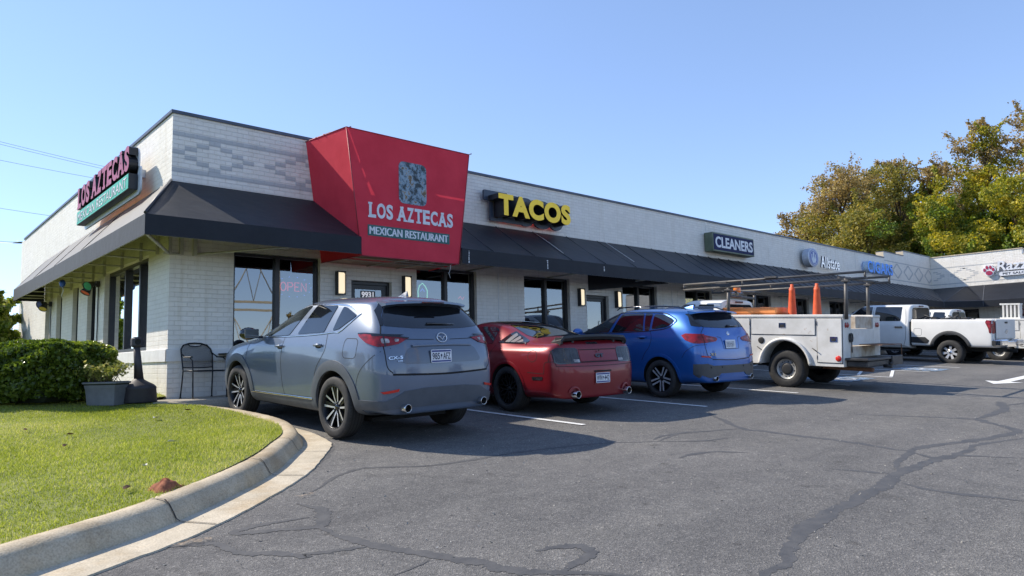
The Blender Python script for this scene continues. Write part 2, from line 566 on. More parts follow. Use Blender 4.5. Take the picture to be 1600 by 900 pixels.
# asphalt with aggregate, patches and wear
def asphalt_mat():
    m, n, l, b = new_mat('asphalt')
    geo = N(n, 'ShaderNodeNewGeometry')
    P = geo.outputs['Position']
    big = N(n, 'ShaderNodeTexNoise', Scale=0.35, Detail=6.0, Roughness=0.6); l.new(P, big.inputs['Vector'])
    r0 = ramp(n, [(0.3, (0.125, 0.122, 0.117)), (0.7, (0.178, 0.172, 0.163))]); l.new(big.outputs['Fac'], r0.inputs[0])
    vo = N(n, 'ShaderNodeTexVoronoi', Scale=95.0); l.new(P, vo.inputs['Vector'])
    r1 = ramp(n, [(0.0, (0.66, 0.66, 0.66)), (0.55, (1.0, 1.0, 1.0)), (0.9, (1.2, 1.19, 1.17)), (1.0, (1.9, 1.85, 1.8))])
    sepc = N(n, 'ShaderNodeSeparateColor'); l.new(vo.outputs['Color'], sepc.inputs[0])
    l.new(sepc.outputs[0], r1.inputs[0])
    mx = N(n, 'ShaderNodeMix', data_type='RGBA', blend_type='MULTIPLY'); mx.inputs[0].default_value = 1.0
    l.new(r0.outputs[0], mx.inputs[6]); l.new(r1.outputs[0], mx.inputs[7])
    med = N(n, 'ShaderNodeTexNoise', Scale=5.5, Detail=8.0, Roughness=0.72); l.new(P, med.inputs['Vector'])
    r2 = ramp(n, [(0.35, (0.84, 0.84, 0.85)), (0.7, (1.14, 1.13, 1.11))]); l.new(med.outputs['Fac'], r2.inputs[0])
    mx2 = N(n, 'ShaderNodeMix', data_type='RGBA', blend_type='MULTIPLY'); mx2.inputs[0].default_value = 1.0
    l.new(mx.outputs[2], mx2.inputs[6]); l.new(r2.outputs[0], mx2.inputs[7])
    # scattered oil spots
    oil = N(n, 'ShaderNodeTexNoise', Scale=1.4, Detail=3.0); l.new(P, oil.inputs['Vector'])
    r3 = ramp(n, [(0.66, (1, 1, 1)), (0.76, (0.72, 0.72, 0.72))]); l.new(oil.outputs['Fac'], r3.inputs[0])
    mx3 = N(n, 'ShaderNodeMix', data_type='RGBA', blend_type='MULTIPLY'); mx3.inputs[0].default_value = 1.0
    l.new(mx2.outputs[2], mx3.inputs[6]); l.new(r3.outputs[0], mx3.inputs[7])
    # tyre worn lanes along the aisle
    sv = N(n, 'ShaderNodeVectorMath', operation='MULTIPLY'); sv.inputs[1].default_value = (0.10, 0.85, 1.0)
    l.new(P, sv.inputs[0])
    ln = N(n, 'ShaderNodeTexNoise', Scale=1.0, Detail=5.0, Roughness=0.6); l.new(sv.outputs[0], ln.inputs['Vector'])
    r4 = ramp(n, [(0.36, (0.80, 0.80, 0.81)), (0.52, (1.0, 1.0, 1.0)), (0.68, (1.13, 1.12, 1.09))]); l.new(ln.outputs['Fac'], r4.inputs[0])
    mx4 = N(n, 'ShaderNodeMix', data_type='RGBA', blend_type='MULTIPLY'); mx4.inputs[0].default_value = 1.0
    l.new(mx3.outputs[2], mx4.inputs[6]); l.new(r4.outputs[0], mx4.inputs[7])
    # small round drips
    dv = N(n, 'ShaderNodeTexVoronoi', Scale=2.3); l.new(P, dv.inputs['Vector'])
    dn = N(n, 'ShaderNodeTexNoise', Scale=9.0, Detail=3.0); l.new(P, dn.inputs['Vector'])
    da = N(n, 'ShaderNodeMath', operation='MULTIPLY_ADD'); da.inputs[1].default_value = 0.16
    l.new(dn.outputs['Fac'], da.inputs[0]); l.new(dv.outputs['Distance'], da.inputs[2])
    r5 = ramp(n, [(0.12, (0.62, 0.61, 0.60)), (0.19, (1, 1, 1))]); l.new(da.outputs[0], r5.inputs[0])
    mx5 = N(n, 'ShaderNodeMix', data_type='RGBA', blend_type='MULTIPLY'); mx5.inputs[0].default_value = 0.8
    l.new(mx4.outputs[2], mx5.inputs[6]); l.new(r5.outputs[0], mx5.inputs[7])
    l.new(mx5.outputs[2], b.inputs['Base Color'])
    bp = N(n, 'ShaderNodeBump', Strength=0.75, Distance=0.006)
    ad = N(n, 'ShaderNodeMath', operation='ADD')
    l.new(vo.outputs['Distance'], ad.inputs[0])
    fi = N(n, 'ShaderNodeTexNoise', Scale=160.0, Detail=3.0); l.new(P, fi.inputs['Vector'])
    l.new(fi.outputs['Fac'], ad.inputs[1]); l.new(ad.outputs[0], bp.inputs['Height'])
    l.new(bp.outputs[0], b.inputs['Normal'])
    setin(b, rough=0.85, spec=0.3)
    return m
M_ASPH = asphalt_mat()

def sheet(name, xs, ys, zf, mat, inside=None):
    vs = [(x, y, zf(x, y)) for y in ys for x in xs]
    nx = len(xs)
    fs = []
    for j in range(len(ys) - 1):
        for i in range(nx - 1):
            if inside is None or inside((xs[i] + xs[i + 1]) / 2, (ys[j] + ys[j + 1]) / 2):
                fs.append((j * nx + i, j * nx + i + 1, (j + 1) * nx + i + 1, (j + 1) * nx + i))
    mb = MB().add(vs, fs, 0, True)
    return mb.build(name, mat)

xs = sorted(set([-400, -250, -150, -90, -60, -45] + [x * 1.0 for x in range(-36, 70)] + [80, 95, 120, 160, 250, 400]))
ys = sorted(set([-400, -250, -150, -90, -60, -45] + [y * 1.0 for y in range(-34, 22)] + [25, 30, 40, 60, 90, 150, 250, 400]))
structure(sheet('parking_lot', xs, ys, g, M_ASPH))

# lawn edge (back of the kerb), from the street up to the corner of the walk
LAWN_EDGE = [(-14.0, -2.6), (-9.0, -0.2), (-5.0, 1.9), (-2.0, 3.55), (0.59, 4.94), (1.337, 5.338), (2.095, 5.95), (2.65, 6.50), (3.08, 7.07), (3.40, 7.52), (3.60, 7.98), (3.735, 8.45), (3.79, 8.95), (3.76, 9.7), (3.62, 10.5), (3.42, 11.15), (3.26, 11.62)]
edge = [Vector((p.x, p.y)) for p in catmull([(x, y, 0) for x, y in LAWN_EDGE], 10)]
LAWN_POLY = [(p.x, p.y) for p in edge] + [(3.26, 12.2), (3.65, 12.35), (3.65, 60.0), (-40.0, 60.0), (-40.0, -14.0)]

def in_poly(x, y, poly):
    c = False
    j = len(poly) - 1
    for i in range(len(poly)):
        xi, yi = poly[i]; xj, yj = poly[j]
        if (yi > y) != (yj > y) and x < (xj - xi) * (y - yi) / (yj - yi) + xi:
            c = not c
        j = i
    return c

def lawn_z(x, y):
    return g(x, y) + 0.152 + 0.012 * sin(x * 1.7 + 0.6 * y) + 0.014 * sin(y * 2.3 - x)

def poly_sheet(name, poly, step, zf, mat, thick=0.0):
    """triangulated sheet filling a polygon with an inner grid, draped on zf"""
    pts = [Vector(p) for p in poly]
    k = len(pts)
    edges = [(i, (i + 1) % k) for i in range(k)]
    x0, x1 = min(p[0] for p in poly), max(p[0] for p in poly)
    y0, y1 = min(p[1] for p in poly), max(p[1] for p in poly)
    y = y0 + step * 0.5
    while y < y1:
        x = x0 + step * 0.5
        while x < x1:
            if in_poly(x, y, poly):
                pts.append(Vector((x, y)))
            x += step
        y += step
    for i in range(44):                       # finer where the camera stands near
        for j in range(56):
            x, y = -6.9 + 0.25 * i + 0.01, 1.0 + 0.25 * j + 0.013
            if in_poly(x, y, poly):
                pts.append(Vector((x, y)))
    r = delaunay_2d_cdt(pts, edges, [], 1, 1e-5)
    mb = MB()
    mb.add([(p.x, p.y, zf(p.x, p.y)) for p in r[0]], [tuple(f) for f in r[2]], 0, True)
    return mb

M_SOIL = mottled('turf_soil', (0.13, 0.16, 0.032), (0.25, 0.26, 0.075), 3.5, 0.95, bump=0.8, bscale=40, bdist=0.02)
small = [p for p in LAWN_POLY[:-5]]
near = [(x, y) for x, y in LAWN_POLY if x > -6.5]
mb = poly_sheet('lawn', LAWN_POLY, 1.0, lawn_z, None)
structure(mb.build('lawn', M_SOIL))

# kerb and gutter, swept along the lawn edge
def concrete_mat(name, c1, c2):
    m, n, l, b = new_mat(name)
    geo = N(n, 'ShaderNodeNewGeometry'); P = geo.outputs['Position']
    a = N(n, 'ShaderNodeTexNoise', Scale=2.6, Detail=9.0, Roughness=0.68); l.new(P, a.inputs['Vector'])
    r = ramp(n, [(0.3, c1), (0.66, c2)]); l.new(a.outputs['Fac'], r.inputs[0])
    s = N(n, 'ShaderNodeTexNoise', Scale=85.0, Detail=4.0); l.new(P, s.inputs['Vector'])
    r2 = ramp(n, [(0.3, (0.72, 0.71, 0.69)), (0.6, (1.08, 1.08, 1.06))]); l.new(s.outputs['Fac'], r2.inputs[0])
    mx = N(n, 'ShaderNodeMix', data_type='RGBA', blend_type='MULTIPLY'); mx.inputs[0].default_value = 0.85
    l.new(r.outputs[0], mx.inputs[6]); l.new(r2.outputs[0], mx.inputs[7])
    st = N(n, 'ShaderNodeTexNoise', Scale=0.9, Detail=6.0, Roughness=0.75); l.new(P, st.inputs['Vector'])
    r3 = ramp(n, [(0.5, (1, 1, 1)), (0.72, (0.78, 0.66, 0.50))]); l.new(st.outputs['Fac'], r3.inputs[0])
    mx2 = N(n, 'ShaderNodeMix', data_type='RGBA', blend_type='MULTIPLY'); mx2.inputs[0].default_value = 0.9
    l.new(mx.outputs[2], mx2.inputs[6]); l.new(r3.outputs[0], mx2.inputs[7])
    l.new(mx2.outputs[2], b.inputs['Base Color'])
    ad = N(n, 'ShaderNodeMath', operation='ADD'); l.new(a.outputs['Fac'], ad.inputs[0]); l.new(s.outputs['Fac'], ad.inputs[1])
    bp = N(n, 'ShaderNodeBump', Strength=0.5, Distance=0.006); l.new(ad.outputs[0], bp.inputs['Height']); l.new(bp.outputs[0], b.inputs['Normal'])
    setin(b, rough=0.88, spec=0.25)
    return m
M_CONC = concrete_mat('kerb_concrete', (0.35, 0.285, 0.20), (0.57, 0.485, 0.355))
M_GUT = concrete_mat('gutter_concrete', (0.42, 0.365, 0.275), (0.62, 0.545, 0.425))
M_WALK = concrete_mat('walk_concrete', (0.30, 0.27, 0.225), (0.47, 0.43, 0.365))

def offs(path, i):
    a, b = path[max(i - 1, 0)], path[min(i + 1, len(path) - 1)]
    t = (b - a).normalized()
    return Vector((t.y, -t.x))
kv, gv = [], []
K = 9
rk = random.Random(4)
for i, p in enumerate(edge):
    nrm = offs(edge, i)
    s_up = min(1.0, max(0.0, (9.1 - p.y) / 1.5))        # gutter pan tapers away up the side
    wdt = 0.165
    prof = [(-0.04, 0.138), (0.0, 0.145), (0.02, 0.152), (0.07, 0.158), (wdt - 0.035, 0.150), (wdt, 0.125), (wdt + 0.03, 0.075), (wdt + 0.055, 0.03), (wdt + 0.075, -0.03)]
    for d, h in prof:
        q = p + nrm * d
        kv.append((q.x, q.y, g(q.x, q.y) + h + rk.uniform(-0.002, 0.002)))
    for d, h in ((wdt + 0.045, 0.012), (wdt + 0.09, 0.013), (wdt + 0.10 + 0.27 * s_up + rk.uniform(-0.006, 0.006), 0.012), (wdt + 0.11 + 0.27 * s_up, -0.03)):
        q = p + nrm * d
        gv.append((q.x, q.y, g(q.x, q.y) + h))
fs = [(i * K + j, i * K + j + 1, (i + 1) * K + j + 1, (i + 1) * K + j) for i in range(len(edge) - 1) for j in range(K - 1)]
structure(MB().add(kv, fs, 0, True).build('kerb', M_CONC))
gi = [i for i, p in enumerate(edge) if p.y < 9.2]
fs = [(i * 4 + j, i * 4 + j + 1, (i + 1) * 4 + j + 1, (i + 1) * 4 + j) for i in gi for j in range(3)]
structure(MB().add(gv, fs, 0, False).build('gutter', M_GUT))
# control joints sawn across kerb and gutter
jm = MB()
for idx in (52, 68, 84):
    p = edge[idx]; nrm = offs(edge, idx); t = Vector((-nrm.y, nrm.x))
    for d0, d1, z0, z1 in ((0.0, 0.13, 0.1585, 0.1585), (0.13, 0.168, 0.1585, 0.127), (0.168, 0.2, 0.127, 0.076), (0.2, 0.225, 0.076, 0.032), (0.225, 0.255, 0.032, 0.0165), (0.255, 0.53, 0.0165, 0.0158)):
        q0, q1 = p + nrm * d0, p + nrm * d1
        e = t * 0.006
        jm.add([(q0.x - e.x, q0.y - e.y, g(q0.x, q0.y) + z0 + 0.003), (q1.x - e.x, q1.y - e.y, g(q1.x, q1.y) + z1 + 0.003), (q1.x + e.x, q1.y + e.y, g(q1.x, q1.y) + z1 + 0.003), (q0.x + e.x, q0.y + e.y, g(q0.x, q0.y) + z0 + 0.003)], [(0, 1, 2, 3)])
M_DARK = mottled('dark_joint', (0.03, 0.028, 0.026), (0.06, 0.055, 0.05), 8, 0.95)
structure(jm.build('kerb_joints', M_DARK))

# front walk with its kerb face
wk = MB()
st = 0.75
x = 3.2
wxs = []
while x < XR + 0.1:
    wxs.append(x); x += st
wxs.append(XR)
vs, fs = [], []
for x in wxs:
    z = swz(x)
    for (y, h) in ((YW + 0.05, 0.004), (KERB_Y + 0.16, 0.0), (KERB_Y + 0.02, -0.004), (KERB_Y, -0.022), (KERB_Y - 0.012, -0.2)):
        vs.append((x, y, z + h))
for i in range(len(wxs) - 1):
    for j in range(4):
        fs.append((i * 5 + j, i * 5 + j + 1, (i + 1) * 5 + j + 1, (i + 1) * 5 + j))
wk.add(vs, fs, 0, True)
structure(wk.build('sidewalk', M_WALK))
# walk along the far wing
vs, fs = [], []
for i, y in enumerate([KERB_Y - 1.0 * k for k in range(0, 22)]):
    z = g(XR - 1.5, y) + 0.15
    vs += [(XR + 0.05, y, z + 0.003), (XR - 1.5, y, z), (XR - 1.52, y, z - 0.2)]
    if i:
        for j in range(2):
            fs.append(((i - 1) * 3 + j, (i - 1) * 3 + j + 1, i * 3 + j + 1, i * 3 + j))
structure(MB().add(vs, fs, 0, False).build('far_sidewalk', M_WALK))

# strips of crack sealant, draped a little above the asphalt
M_SEAL = mottled('crack_sealant', (0.060, 0.060, 0.061), (0.092, 0.090, 0.088), 9, 0.62, bump=0.35, bscale=70, rough2=0.85)
rs = random.Random(11)
def strip(mb, pts, wd, dz=0.005, jitter=0.3, n=16, taper=True):
    path = catmull([(x, y, 0) for x, y in pts], n)
    L, Rr = [], []
    jw = jo = 0.0
    k = len(path)
    for i, p in enumerate(path):
        t = path[min(i + 1, k - 1)] - path[max(i - 1, 0)]
        t.normalize()
        nrm = Vector((-t.y, t.x, 0))
        jw = 0.7 * jw + 0.3 * rs.uniform(-2.2, 2.2) * jitter
        jo = 0.8 * jo + 0.2 * rs.uniform(-0.5, 0.5)
        w_ = wd * (1 + jw + rs.uniform(-0.12, 0.12)) * 0.5
        if taper:
            w_ *= min(1.0, 0.25 + 3.0 * min(i, k - 1 - i) / k)
        o = nrm * jo * wd
        for lst, s in ((L, 1), (Rr, -1)):
            q = p + nrm * w_ * s + o
            lst.append((q.x, q.y, g(q.x, q.y) + dz))
    mb.add(L + Rr, [(i, k + i, k + i + 1, i + 1) for i in range(k - 1)], 0, True)
CR = [
 ([(3.35, 1.55), (3.72, 2.02), (4.03, 2.08), (4.45, 2.22), (4.96, 2.31), (5.42, 2.36), (5.97, 2.38), (6.47, 2.4), (7.11, 2.5), (7.61, 2.5), (8.12, 2.47), (8.61, 2.4), (9.38, 2.43), (9.86, 2.34), (10.38, 2.19)], 0.115),
 ([(9.66, 6.09), (9.11, 5.56), (8.62, 5.02), (8.45, 4.77), (8.49, 4.56), (8.49, 4.16), (8.51, 3.7), (8.48, 3.34), (8.39, 2.93), (8.47, 2.82)], 0.11),
 ([(7.11, 2.5), (7.77, 2.7), (8.47, 2.82), (8.83, 2.81), (9.38, 2.65), (10.02, 2.5), (10.65, 2.38), (10.96, 2.38), (11.26, 2.54), (11.59, 2.88), (11.83, 3.06), (11.68, 3.41), (11.43, 3.88), (11.03, 4.42)], 0.13),
 ([(6.85, 3.0), (6.95, 2.75), (7.07, 2.53)], 0.07), ([(6.74, 2.35), (6.63, 2.13), (6.64, 1.91), (6.71, 1.71), (6.77, 1.47)], 0.08),
 ([(11.83, 3.06), (12.79, 3.06), (13.47, 3.08), (14.48, 3.34), (14.75, 3.46)], 0.14), ([(14.08, 3.22), (14.79, 3.08), (16.2, 2.9)], 0.08),
 ([(6.9, 5.02), (7.5, 5.16), (7.94, 5.04), (8.43, 4.89)], 0.06), ([(7.03, 4.84), (7.38, 4.65), (7.71, 4.6)], 0.05),
 ([(8.38, 2.8), (8.18, 2.51), (8.51, 2.4), (8.87, 1.89)], 0.07), ([(6.19, 4.28), (6.49, 4.29), (6.78, 4.22), (7.01, 3.96)], 0.06),
 ([(2.68, 5.43), (2.91, 5.63), (3.22, 5.88), (3.52, 6.0), (3.75, 5.86), (4.08, 5.68), (4.48, 5.62), (5.1, 5.61), (5.64, 5.53), (6.26, 5.36), (6.79, 5.03), (7.41, 4.57)], 0.055),
 ([(6.92, 5.11), (7.3, 5.21), (7.74, 5.14), (8.08, 4.98)], 0.05), ([(2.5, 5.07), (2.55, 4.93), (2.46, 4.73), (2.33, 4.56), (2.26, 4.58)], 0.10),
 ([(2.33, 4.56), (2.33, 4.25), (2.4, 3.98), (2.49, 3.7), (2.61, 3.44), (2.69, 3.25), (2.72, 3.11), (2.83, 2.93), (3.03, 2.72), (3.29, 2.39)], 0.10),
 ([(3.08, 3.21), (3.23, 3.15), (3.34, 3.08), (3.33, 2.98), (3.21, 2.9), (3.07, 2.88), (2.92, 2.82)], 0.085), ([(2.01, 4.07), (2.18, 4.01), (2.34, 3.95)], 0.05),
 ([(2.2, 3.42), (2.37, 3.46), (2.49, 3.49)], 0.02), ([(2.13, 3.98), (2.01, 4.06), (1.98, 4.05), (1.88, 4.21), (1.74, 4.33), (1.69, 4.45), (1.66, 4.65), (1.53, 4.73), (1.4, 4.77)], 0.07),
 ([(2.32, 4.35), (2.3, 4.53), (2.2, 4.59), (2.02, 4.68), (1.85, 4.77), (1.93, 4.83), (2.16, 4.83), (2.38, 4.8)], 0.06), ([(2.33, 4.57), (2.47, 4.75), (2.53, 4.93), (2.49, 5.21)], 0.07)]
cm = MB()
for k, (pts, wd) in enumerate(CR):
    strip(cm, pts, wd, 0.0014 + 0.00006 * k)
structure(cm.build('crack_sealant', M_SEAL))
# joint of dark patching against the gutter lip
lm = MB()
strip(lm, [(-2.3, 3.25), (0.75, 4.62), (1.55, 4.93), (2.33, 5.60), (3.2, 6.42), (3.76, 7.10), (4.03, 7.75), (4.1, 8.2)], 0.09, 0.0012, 0.5, 14)
structure(lm.build('gutter_seam', M_SEAL))

# painted stall lines, worn
def worn_paint(name, c, wear=0.5):
    m, n, l, b = new_mat(name)
    geo = N(n, 'ShaderNodeNewGeometry'); P = geo.outputs['Position']
    a = N(n, 'ShaderNodeTexNoise', Scale=16.0, Detail=8.0, Roughness=0.75); l.new(P, a.inputs['Vector'])
    r = ramp(n, [(wear - 0.1, (0.10, 0.10, 0.10)), (wear, c)]); l.new(a.outputs['Fac'], r.inputs[0])
    l.new(r.outputs[0], b.inputs['Base Color'])
    setin(b, rough=0.75, spec=0.3)
    return m
M_LINE = worn_paint('line_paint', (0.70, 0.70, 0.68), 0.43)
M_HBLUE = worn_paint('blue_paint', (0.24, 0.38, 0.55), 0.57)
pm = MB()
def line(p, q, wd=0.1, dz=0.009):
    p, q = Vector((*p, 0)), Vector((*q, 0))
    k = max(2, int((q - p).length / 0.5))
    t = (q - p).normalized(); nrm = Vector((-t.y, t.x, 0)) * wd / 2
    vs = []
    for i in range(k + 1):
        c = p.lerp(q, i / k)
        for s in (1, -1):
            d = c + nrm * s
            vs.append((d.x, d.y, g(d.x, d.y) + dz))
    pm.add(vs, [(2 * i, 2 * i + 1, 2 * i + 3, 2 * i + 2) for i in range(k)])
for x0, x1 in ((7.154, 6.75), (10.163, 9.6), (13.4, 13.0), (15.87, 15.9)):
    line((x0, 6.42), (x1, 11.3))
for i, x0 in enumerate((18.9, 21.7, 24.4, 29.6, 32.4, 35.2)):
    line((x0, 6.6), (x0 - 0.15, 11.2))
for k in range(6):                      # hatching of the access aisle
    line((19.1, 6.7 + 0.8 * k), (21.55, 7.5 + 0.8 * k), 0.08, 0.0095)
structure(pm.build('parking_lines', M_LINE))
def ground_poly(mb, poly, dz):
    mb.add([(x, y, g(x, y) + dz) for x, y in poly], [tuple(range(len(poly)))])
hb = MB()
ground_poly(hb, [(16.7, 6.75), (18.3, 6.75), (18.3, 8.0), (16.7, 8.0)], 0.009)
ground_poly(hb, [(22.1, 6.55), (23.5, 6.55), (23.5, 7.8), (22.1, 7.8)], 0.009)
structure(hb.build('blue_markings', M_HBLUE))
hw = MB()
for cx, cy in ((17.5, 7.35), (22.8, 7.15)):         # wheelchair symbol: head, back, seat, wheel
    ring = []
    for k in range(15):
        a = radians(-200 + 250 * k / 14)
        ring.append((cx - 0.06 + 0.28 * cos(a), cy - 0.12 + 0.28 * sin(a)))
    for a, b in zip(ring, ring[1:]):
        d = Vector(b) - Vector(a); nn = Vector((-d.y, d.x)).normalized() * 0.035
        ground_poly(hw, [(a[0] - nn.x, a[1] - nn.y), (b[0] - nn.x, b[1] - nn.y), (b[0] + nn.x, b[1] + nn.y), (a[0] + nn.x, a[1] + nn.y)], 0.0135)
    ground_poly(hw, [(cx - 0.12, cy - 0.05), (cx - 0.04, cy - 0.05), (cx - 0.04, cy + 0.36), (cx - 0.12, cy + 0.36)], 0.0138)
    ground_poly(hw, [(cx - 0.035, cy - 0.04), (cx + 0.22, cy - 0.04), (cx + 0.22, cy + 0.04), (cx - 0.035, cy + 0.04)], 0.0138)
    ground_poly(hw, [(cx + 0.2, cy - 0.35), (cx + 0.28, cy - 0.35), (cx + 0.222, cy + 0.04), (cx + 0.225, cy - 0.03)], 0.0138)
    ground_poly(hw, [(cx - 0.08 + 0.075 * cos(2 * pi * k / 10), cy + 0.47 + 0.075 * sin(2 * pi * k / 10)) for k in range(10)], 0.0138)
structure(hw.build('wheelchair_symbols', M_LINE))
am = MB()                                # direction arrow in the aisle
ground_poly(am, [(18.7, 4.42), (19.6, 4.05), (19.6, 4.3), (22.4, 4.3), (22.4, 4.54), (19.6, 4.54), (19.6, 4.8)], 0.009)
structure(am.build('arrow_marking', M_LINE))
# sand drifts against the gutter
# loose grit
_rg = np.random.default_rng(8)
_n = 2600
_x = _rg.uniform(0.5, 13, _n); _y = _rg.uniform(0.8, 7.5, _n)
_ok = np.array([not in_poly(a, b, LAWN_POLY) and sqrt(a * a + b * b) > 2.0 for a, b in zip(_x, _y)])
_x, _y = _x[_ok], _y[_ok]
_c = np.stack([_x, _y, np.array([g(a, b) + 0.004 for a, b in zip(_x, _y)])], 1)
_v = (_c[:, None, :] + _rg.normal(size=(len(_x), 4, 3)) * np.array([0.0045, 0.0045, 0.003]) * _rg.uniform(0.5, 1.6, (len(_x), 1, 1)))
_v = np.concatenate([_v[:, [0, 1, 2]], _v[:, [0, 3, 1]], _v[:, [1, 3, 2]], _v[:, [2, 3, 0]]], 1)
stuff(put('loose_grit', np_mesh('loose_grit', _v.reshape(-1, 3), 3), mottled('grit_stone', (0.16, 0.15, 0.14), (0.46, 0.44, 0.40), 5, 0.9)))
M_SAND = mottled('sand', (0.30, 0.22, 0.14), (0.5, 0.38, 0.26), 20, 0.95, bump=0.5, bscale=120)
sm = MB()
_n, _l = M_SAND.node_tree.nodes, M_SAND.node_tree.links
_tr = N(_n, 'ShaderNodeBsdfTransparent'); _ms = N(_n, 'ShaderNodeMixShader')
_no = N(_n, 'ShaderNodeTexNoise', Scale=26.0, Detail=6.0, Roughness=0.7)
_g = N(_n, 'ShaderNodeNewGeometry'); _l.new(_g.outputs['Position'], _no.inputs['Vector'])
_r = ramp(_n, [(0.46, (0, 0, 0)), (0.62, (0.7, 0.7, 0.7))]); _l.new(_no.outputs['Fac'], _r.inputs[0])
_l.new(_r.outputs[0], _ms.inputs[0]); _l.new(_tr.outputs[0], _ms.inputs[1]); _l.new(_n['Principled BSDF'].outputs[0], _ms.inputs[2]); _l.new(_ms.outputs[0], _n['Material Output'].inputs[0])
for (cx, cy, rr) in ((1.56, 4.74, 0.08), (2.62, 5.36, 0.06)):
    pl = [(cx + rr * (1 + 0.5 * rs.uniform(-1, 1)) * 1.6 * cos(2 * pi * k / 12), cy + rr * 0.6 * (1 + 0.5 * rs.uniform(-1, 1)) * sin(2 * pi * k / 12)) for k in range(12)]
    ground_poly(sm, pl, 0.0185)
structure(sm.build('sand_drifts', M_SAND))
# ------------------------------------------------------------------ strip mall building
M_BRICK = brick_mat('white_painted_brick', (0.86, 0.825, 0.755), (0.74, 0.705, 0.635), 0.7)
M_GREYBRICK = brick_mat('grey_painted_brick', (0.53, 0.54, 0.54), (0.47, 0.475, 0.47))
M_LEDGE = mottled('painted_ledge', (0.70, 0.69, 0.66), (0.80, 0.79, 0.765), 6, 0.6, bump=0.4, bscale=30, bdist=0.006)
M_FRAME = mottled('bronze_frame', (0.020, 0.021, 0.025), (0.032, 0.033, 0.038), 5, 0.38)
M_PANE = pane_mat('storefront_glass', 0.30, 0.17)
M_SLOT = mottled('slot_glass', (0.01, 0.012, 0.015), (0.016, 0.018, 0.022), 3, 0.08)
M_COPING = mottled('coping_metal', (0.06, 0.075, 0.105), (0.10, 0.115, 0.15), 3, 0.45, 0.3)
M_BEIGE = mottled('parapet_return', (0.50, 0.42, 0.30), (0.60, 0.51, 0.38), 3, 0.8)
M_ROOFM = mottled('roof_membrane', (0.3, 0.3, 0.29), (0.45, 0.44, 0.42), 1.5, 0.9)
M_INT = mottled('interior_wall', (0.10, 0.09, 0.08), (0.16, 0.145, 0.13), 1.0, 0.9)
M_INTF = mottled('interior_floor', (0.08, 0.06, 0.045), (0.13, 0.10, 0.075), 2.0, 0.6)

def fabric_mat(name, c1, c2, rough=0.52, spec=0.55, transl=0.0):
    m = mottled(name, c1, c2, 2.2, rough, bump=0.25, bscale=3.5, bdist=0.03, spec=spec)
    m.node_tree.nodes['Principled BSDF'].inputs['Sheen Weight'].default_value = 0.10
    m.node_tree.nodes['Principled BSDF'].inputs['Sheen Roughness'].default_value = 0.35
    if transl:
        n, l = m.node_tree.nodes, m.node_tree.links
        b = n['Principled BSDF']
        src = b.inputs['Base Color'].links[0].from_socket
        t = N(n, 'ShaderNodeBsdfTranslucent'); l.new(src, t.inputs[0])
        ms = N(n, 'ShaderNodeMixShader'); ms.inputs[0].default_value = transl
        l.new(b.outputs[0], ms.inputs[1]); l.new(t.outputs[0], ms.inputs[2]); l.new(ms.outputs[0], n['Material Output'].inputs[0])
    return m
M_AWN = fabric_mat('black_awning_fabric', (0.005, 0.007, 0.012), (0.010, 0.013, 0.020), 0.52, 0.36)
M_AWNV = fabric_mat('black_valance_fabric', (0.007, 0.009, 0.015), (0.012, 0.015, 0.022), 0.6, 0.35)
M_REDF = fabric_mat('red_canopy_fabric', (0.72, 0.060, 0.090), (0.80, 0.075, 0.110), 0.8, 0.1, 0.2)
M_STEEL = mottled('pale_steel', (0.42, 0.41, 0.36), (0.55, 0.54, 0.48), 9, 0.5)

bld = thing('strip_mall_building', 'long single storey white painted brick shopping strip with stepped parapet and black awnings', 'building', (XC, YW, 0.9))

def wall_mb(mb, P, u0, u1, z0, z1, opens, th=0.3, mi=0):
    us = sorted(set([u0, u1] + [v for o in opens for v in o[:2] if u0 < v < u1]))
    zs = sorted(set([z0, z1] + [v for o in opens for v in o[2:4] if z0 < v < z1]))
    hole = lambda u, z: any(o[0] < u < o[1] and o[2] < z < o[3] for o in opens)
    for i in range(len(us) - 1):
        for j in range(len(zs) - 1):
            a, b, c, d = us[i], us[i + 1], zs[j], zs[j + 1]
            if hole((a + b) / 2, (c + d) / 2):
                continue
            for dep in (0, th):
                mb.add([P(a, dep, c), P(b, dep, c), P(b, dep, d), P(a, dep, d)], [(0, 1, 2, 3)], mi)
    for o in opens:
        a, b, c, d = max(o[0], u0), min(o[1], u1), max(o[2], z0), min(o[3], z1)
        for p, q in (((a, c), (a, d)), ((a, d), (b, d)), ((b, d), (b, c)), ((b, c), (a, c))):
            mb.add([P(p[0], 0, p[1]), P(q[0], 0, q[1]), P(q[0], th, q[1]), P(p[0], th, p[1])], [(0, 1, 2, 3)], mi)
    for p, q in (((u0, z1), (u1, z1)), ((u0, z0), (u0, z1)), ((u1, z0), (u1, z1))):
        mb.add([P(p[0], 0, p[1]), P(q[0], 0, q[1]), P(q[0], th, q[1]), P(p[0], th, p[1])], [(0, 1, 2, 3)], mi)

PF = lambda u, d, z: (u, YW + d, z)
PL = lambda u, d, z: (XC + d, u, z)
PR = lambda u, d, z: (XR + d, u, z)
LEFT_END = 28.2

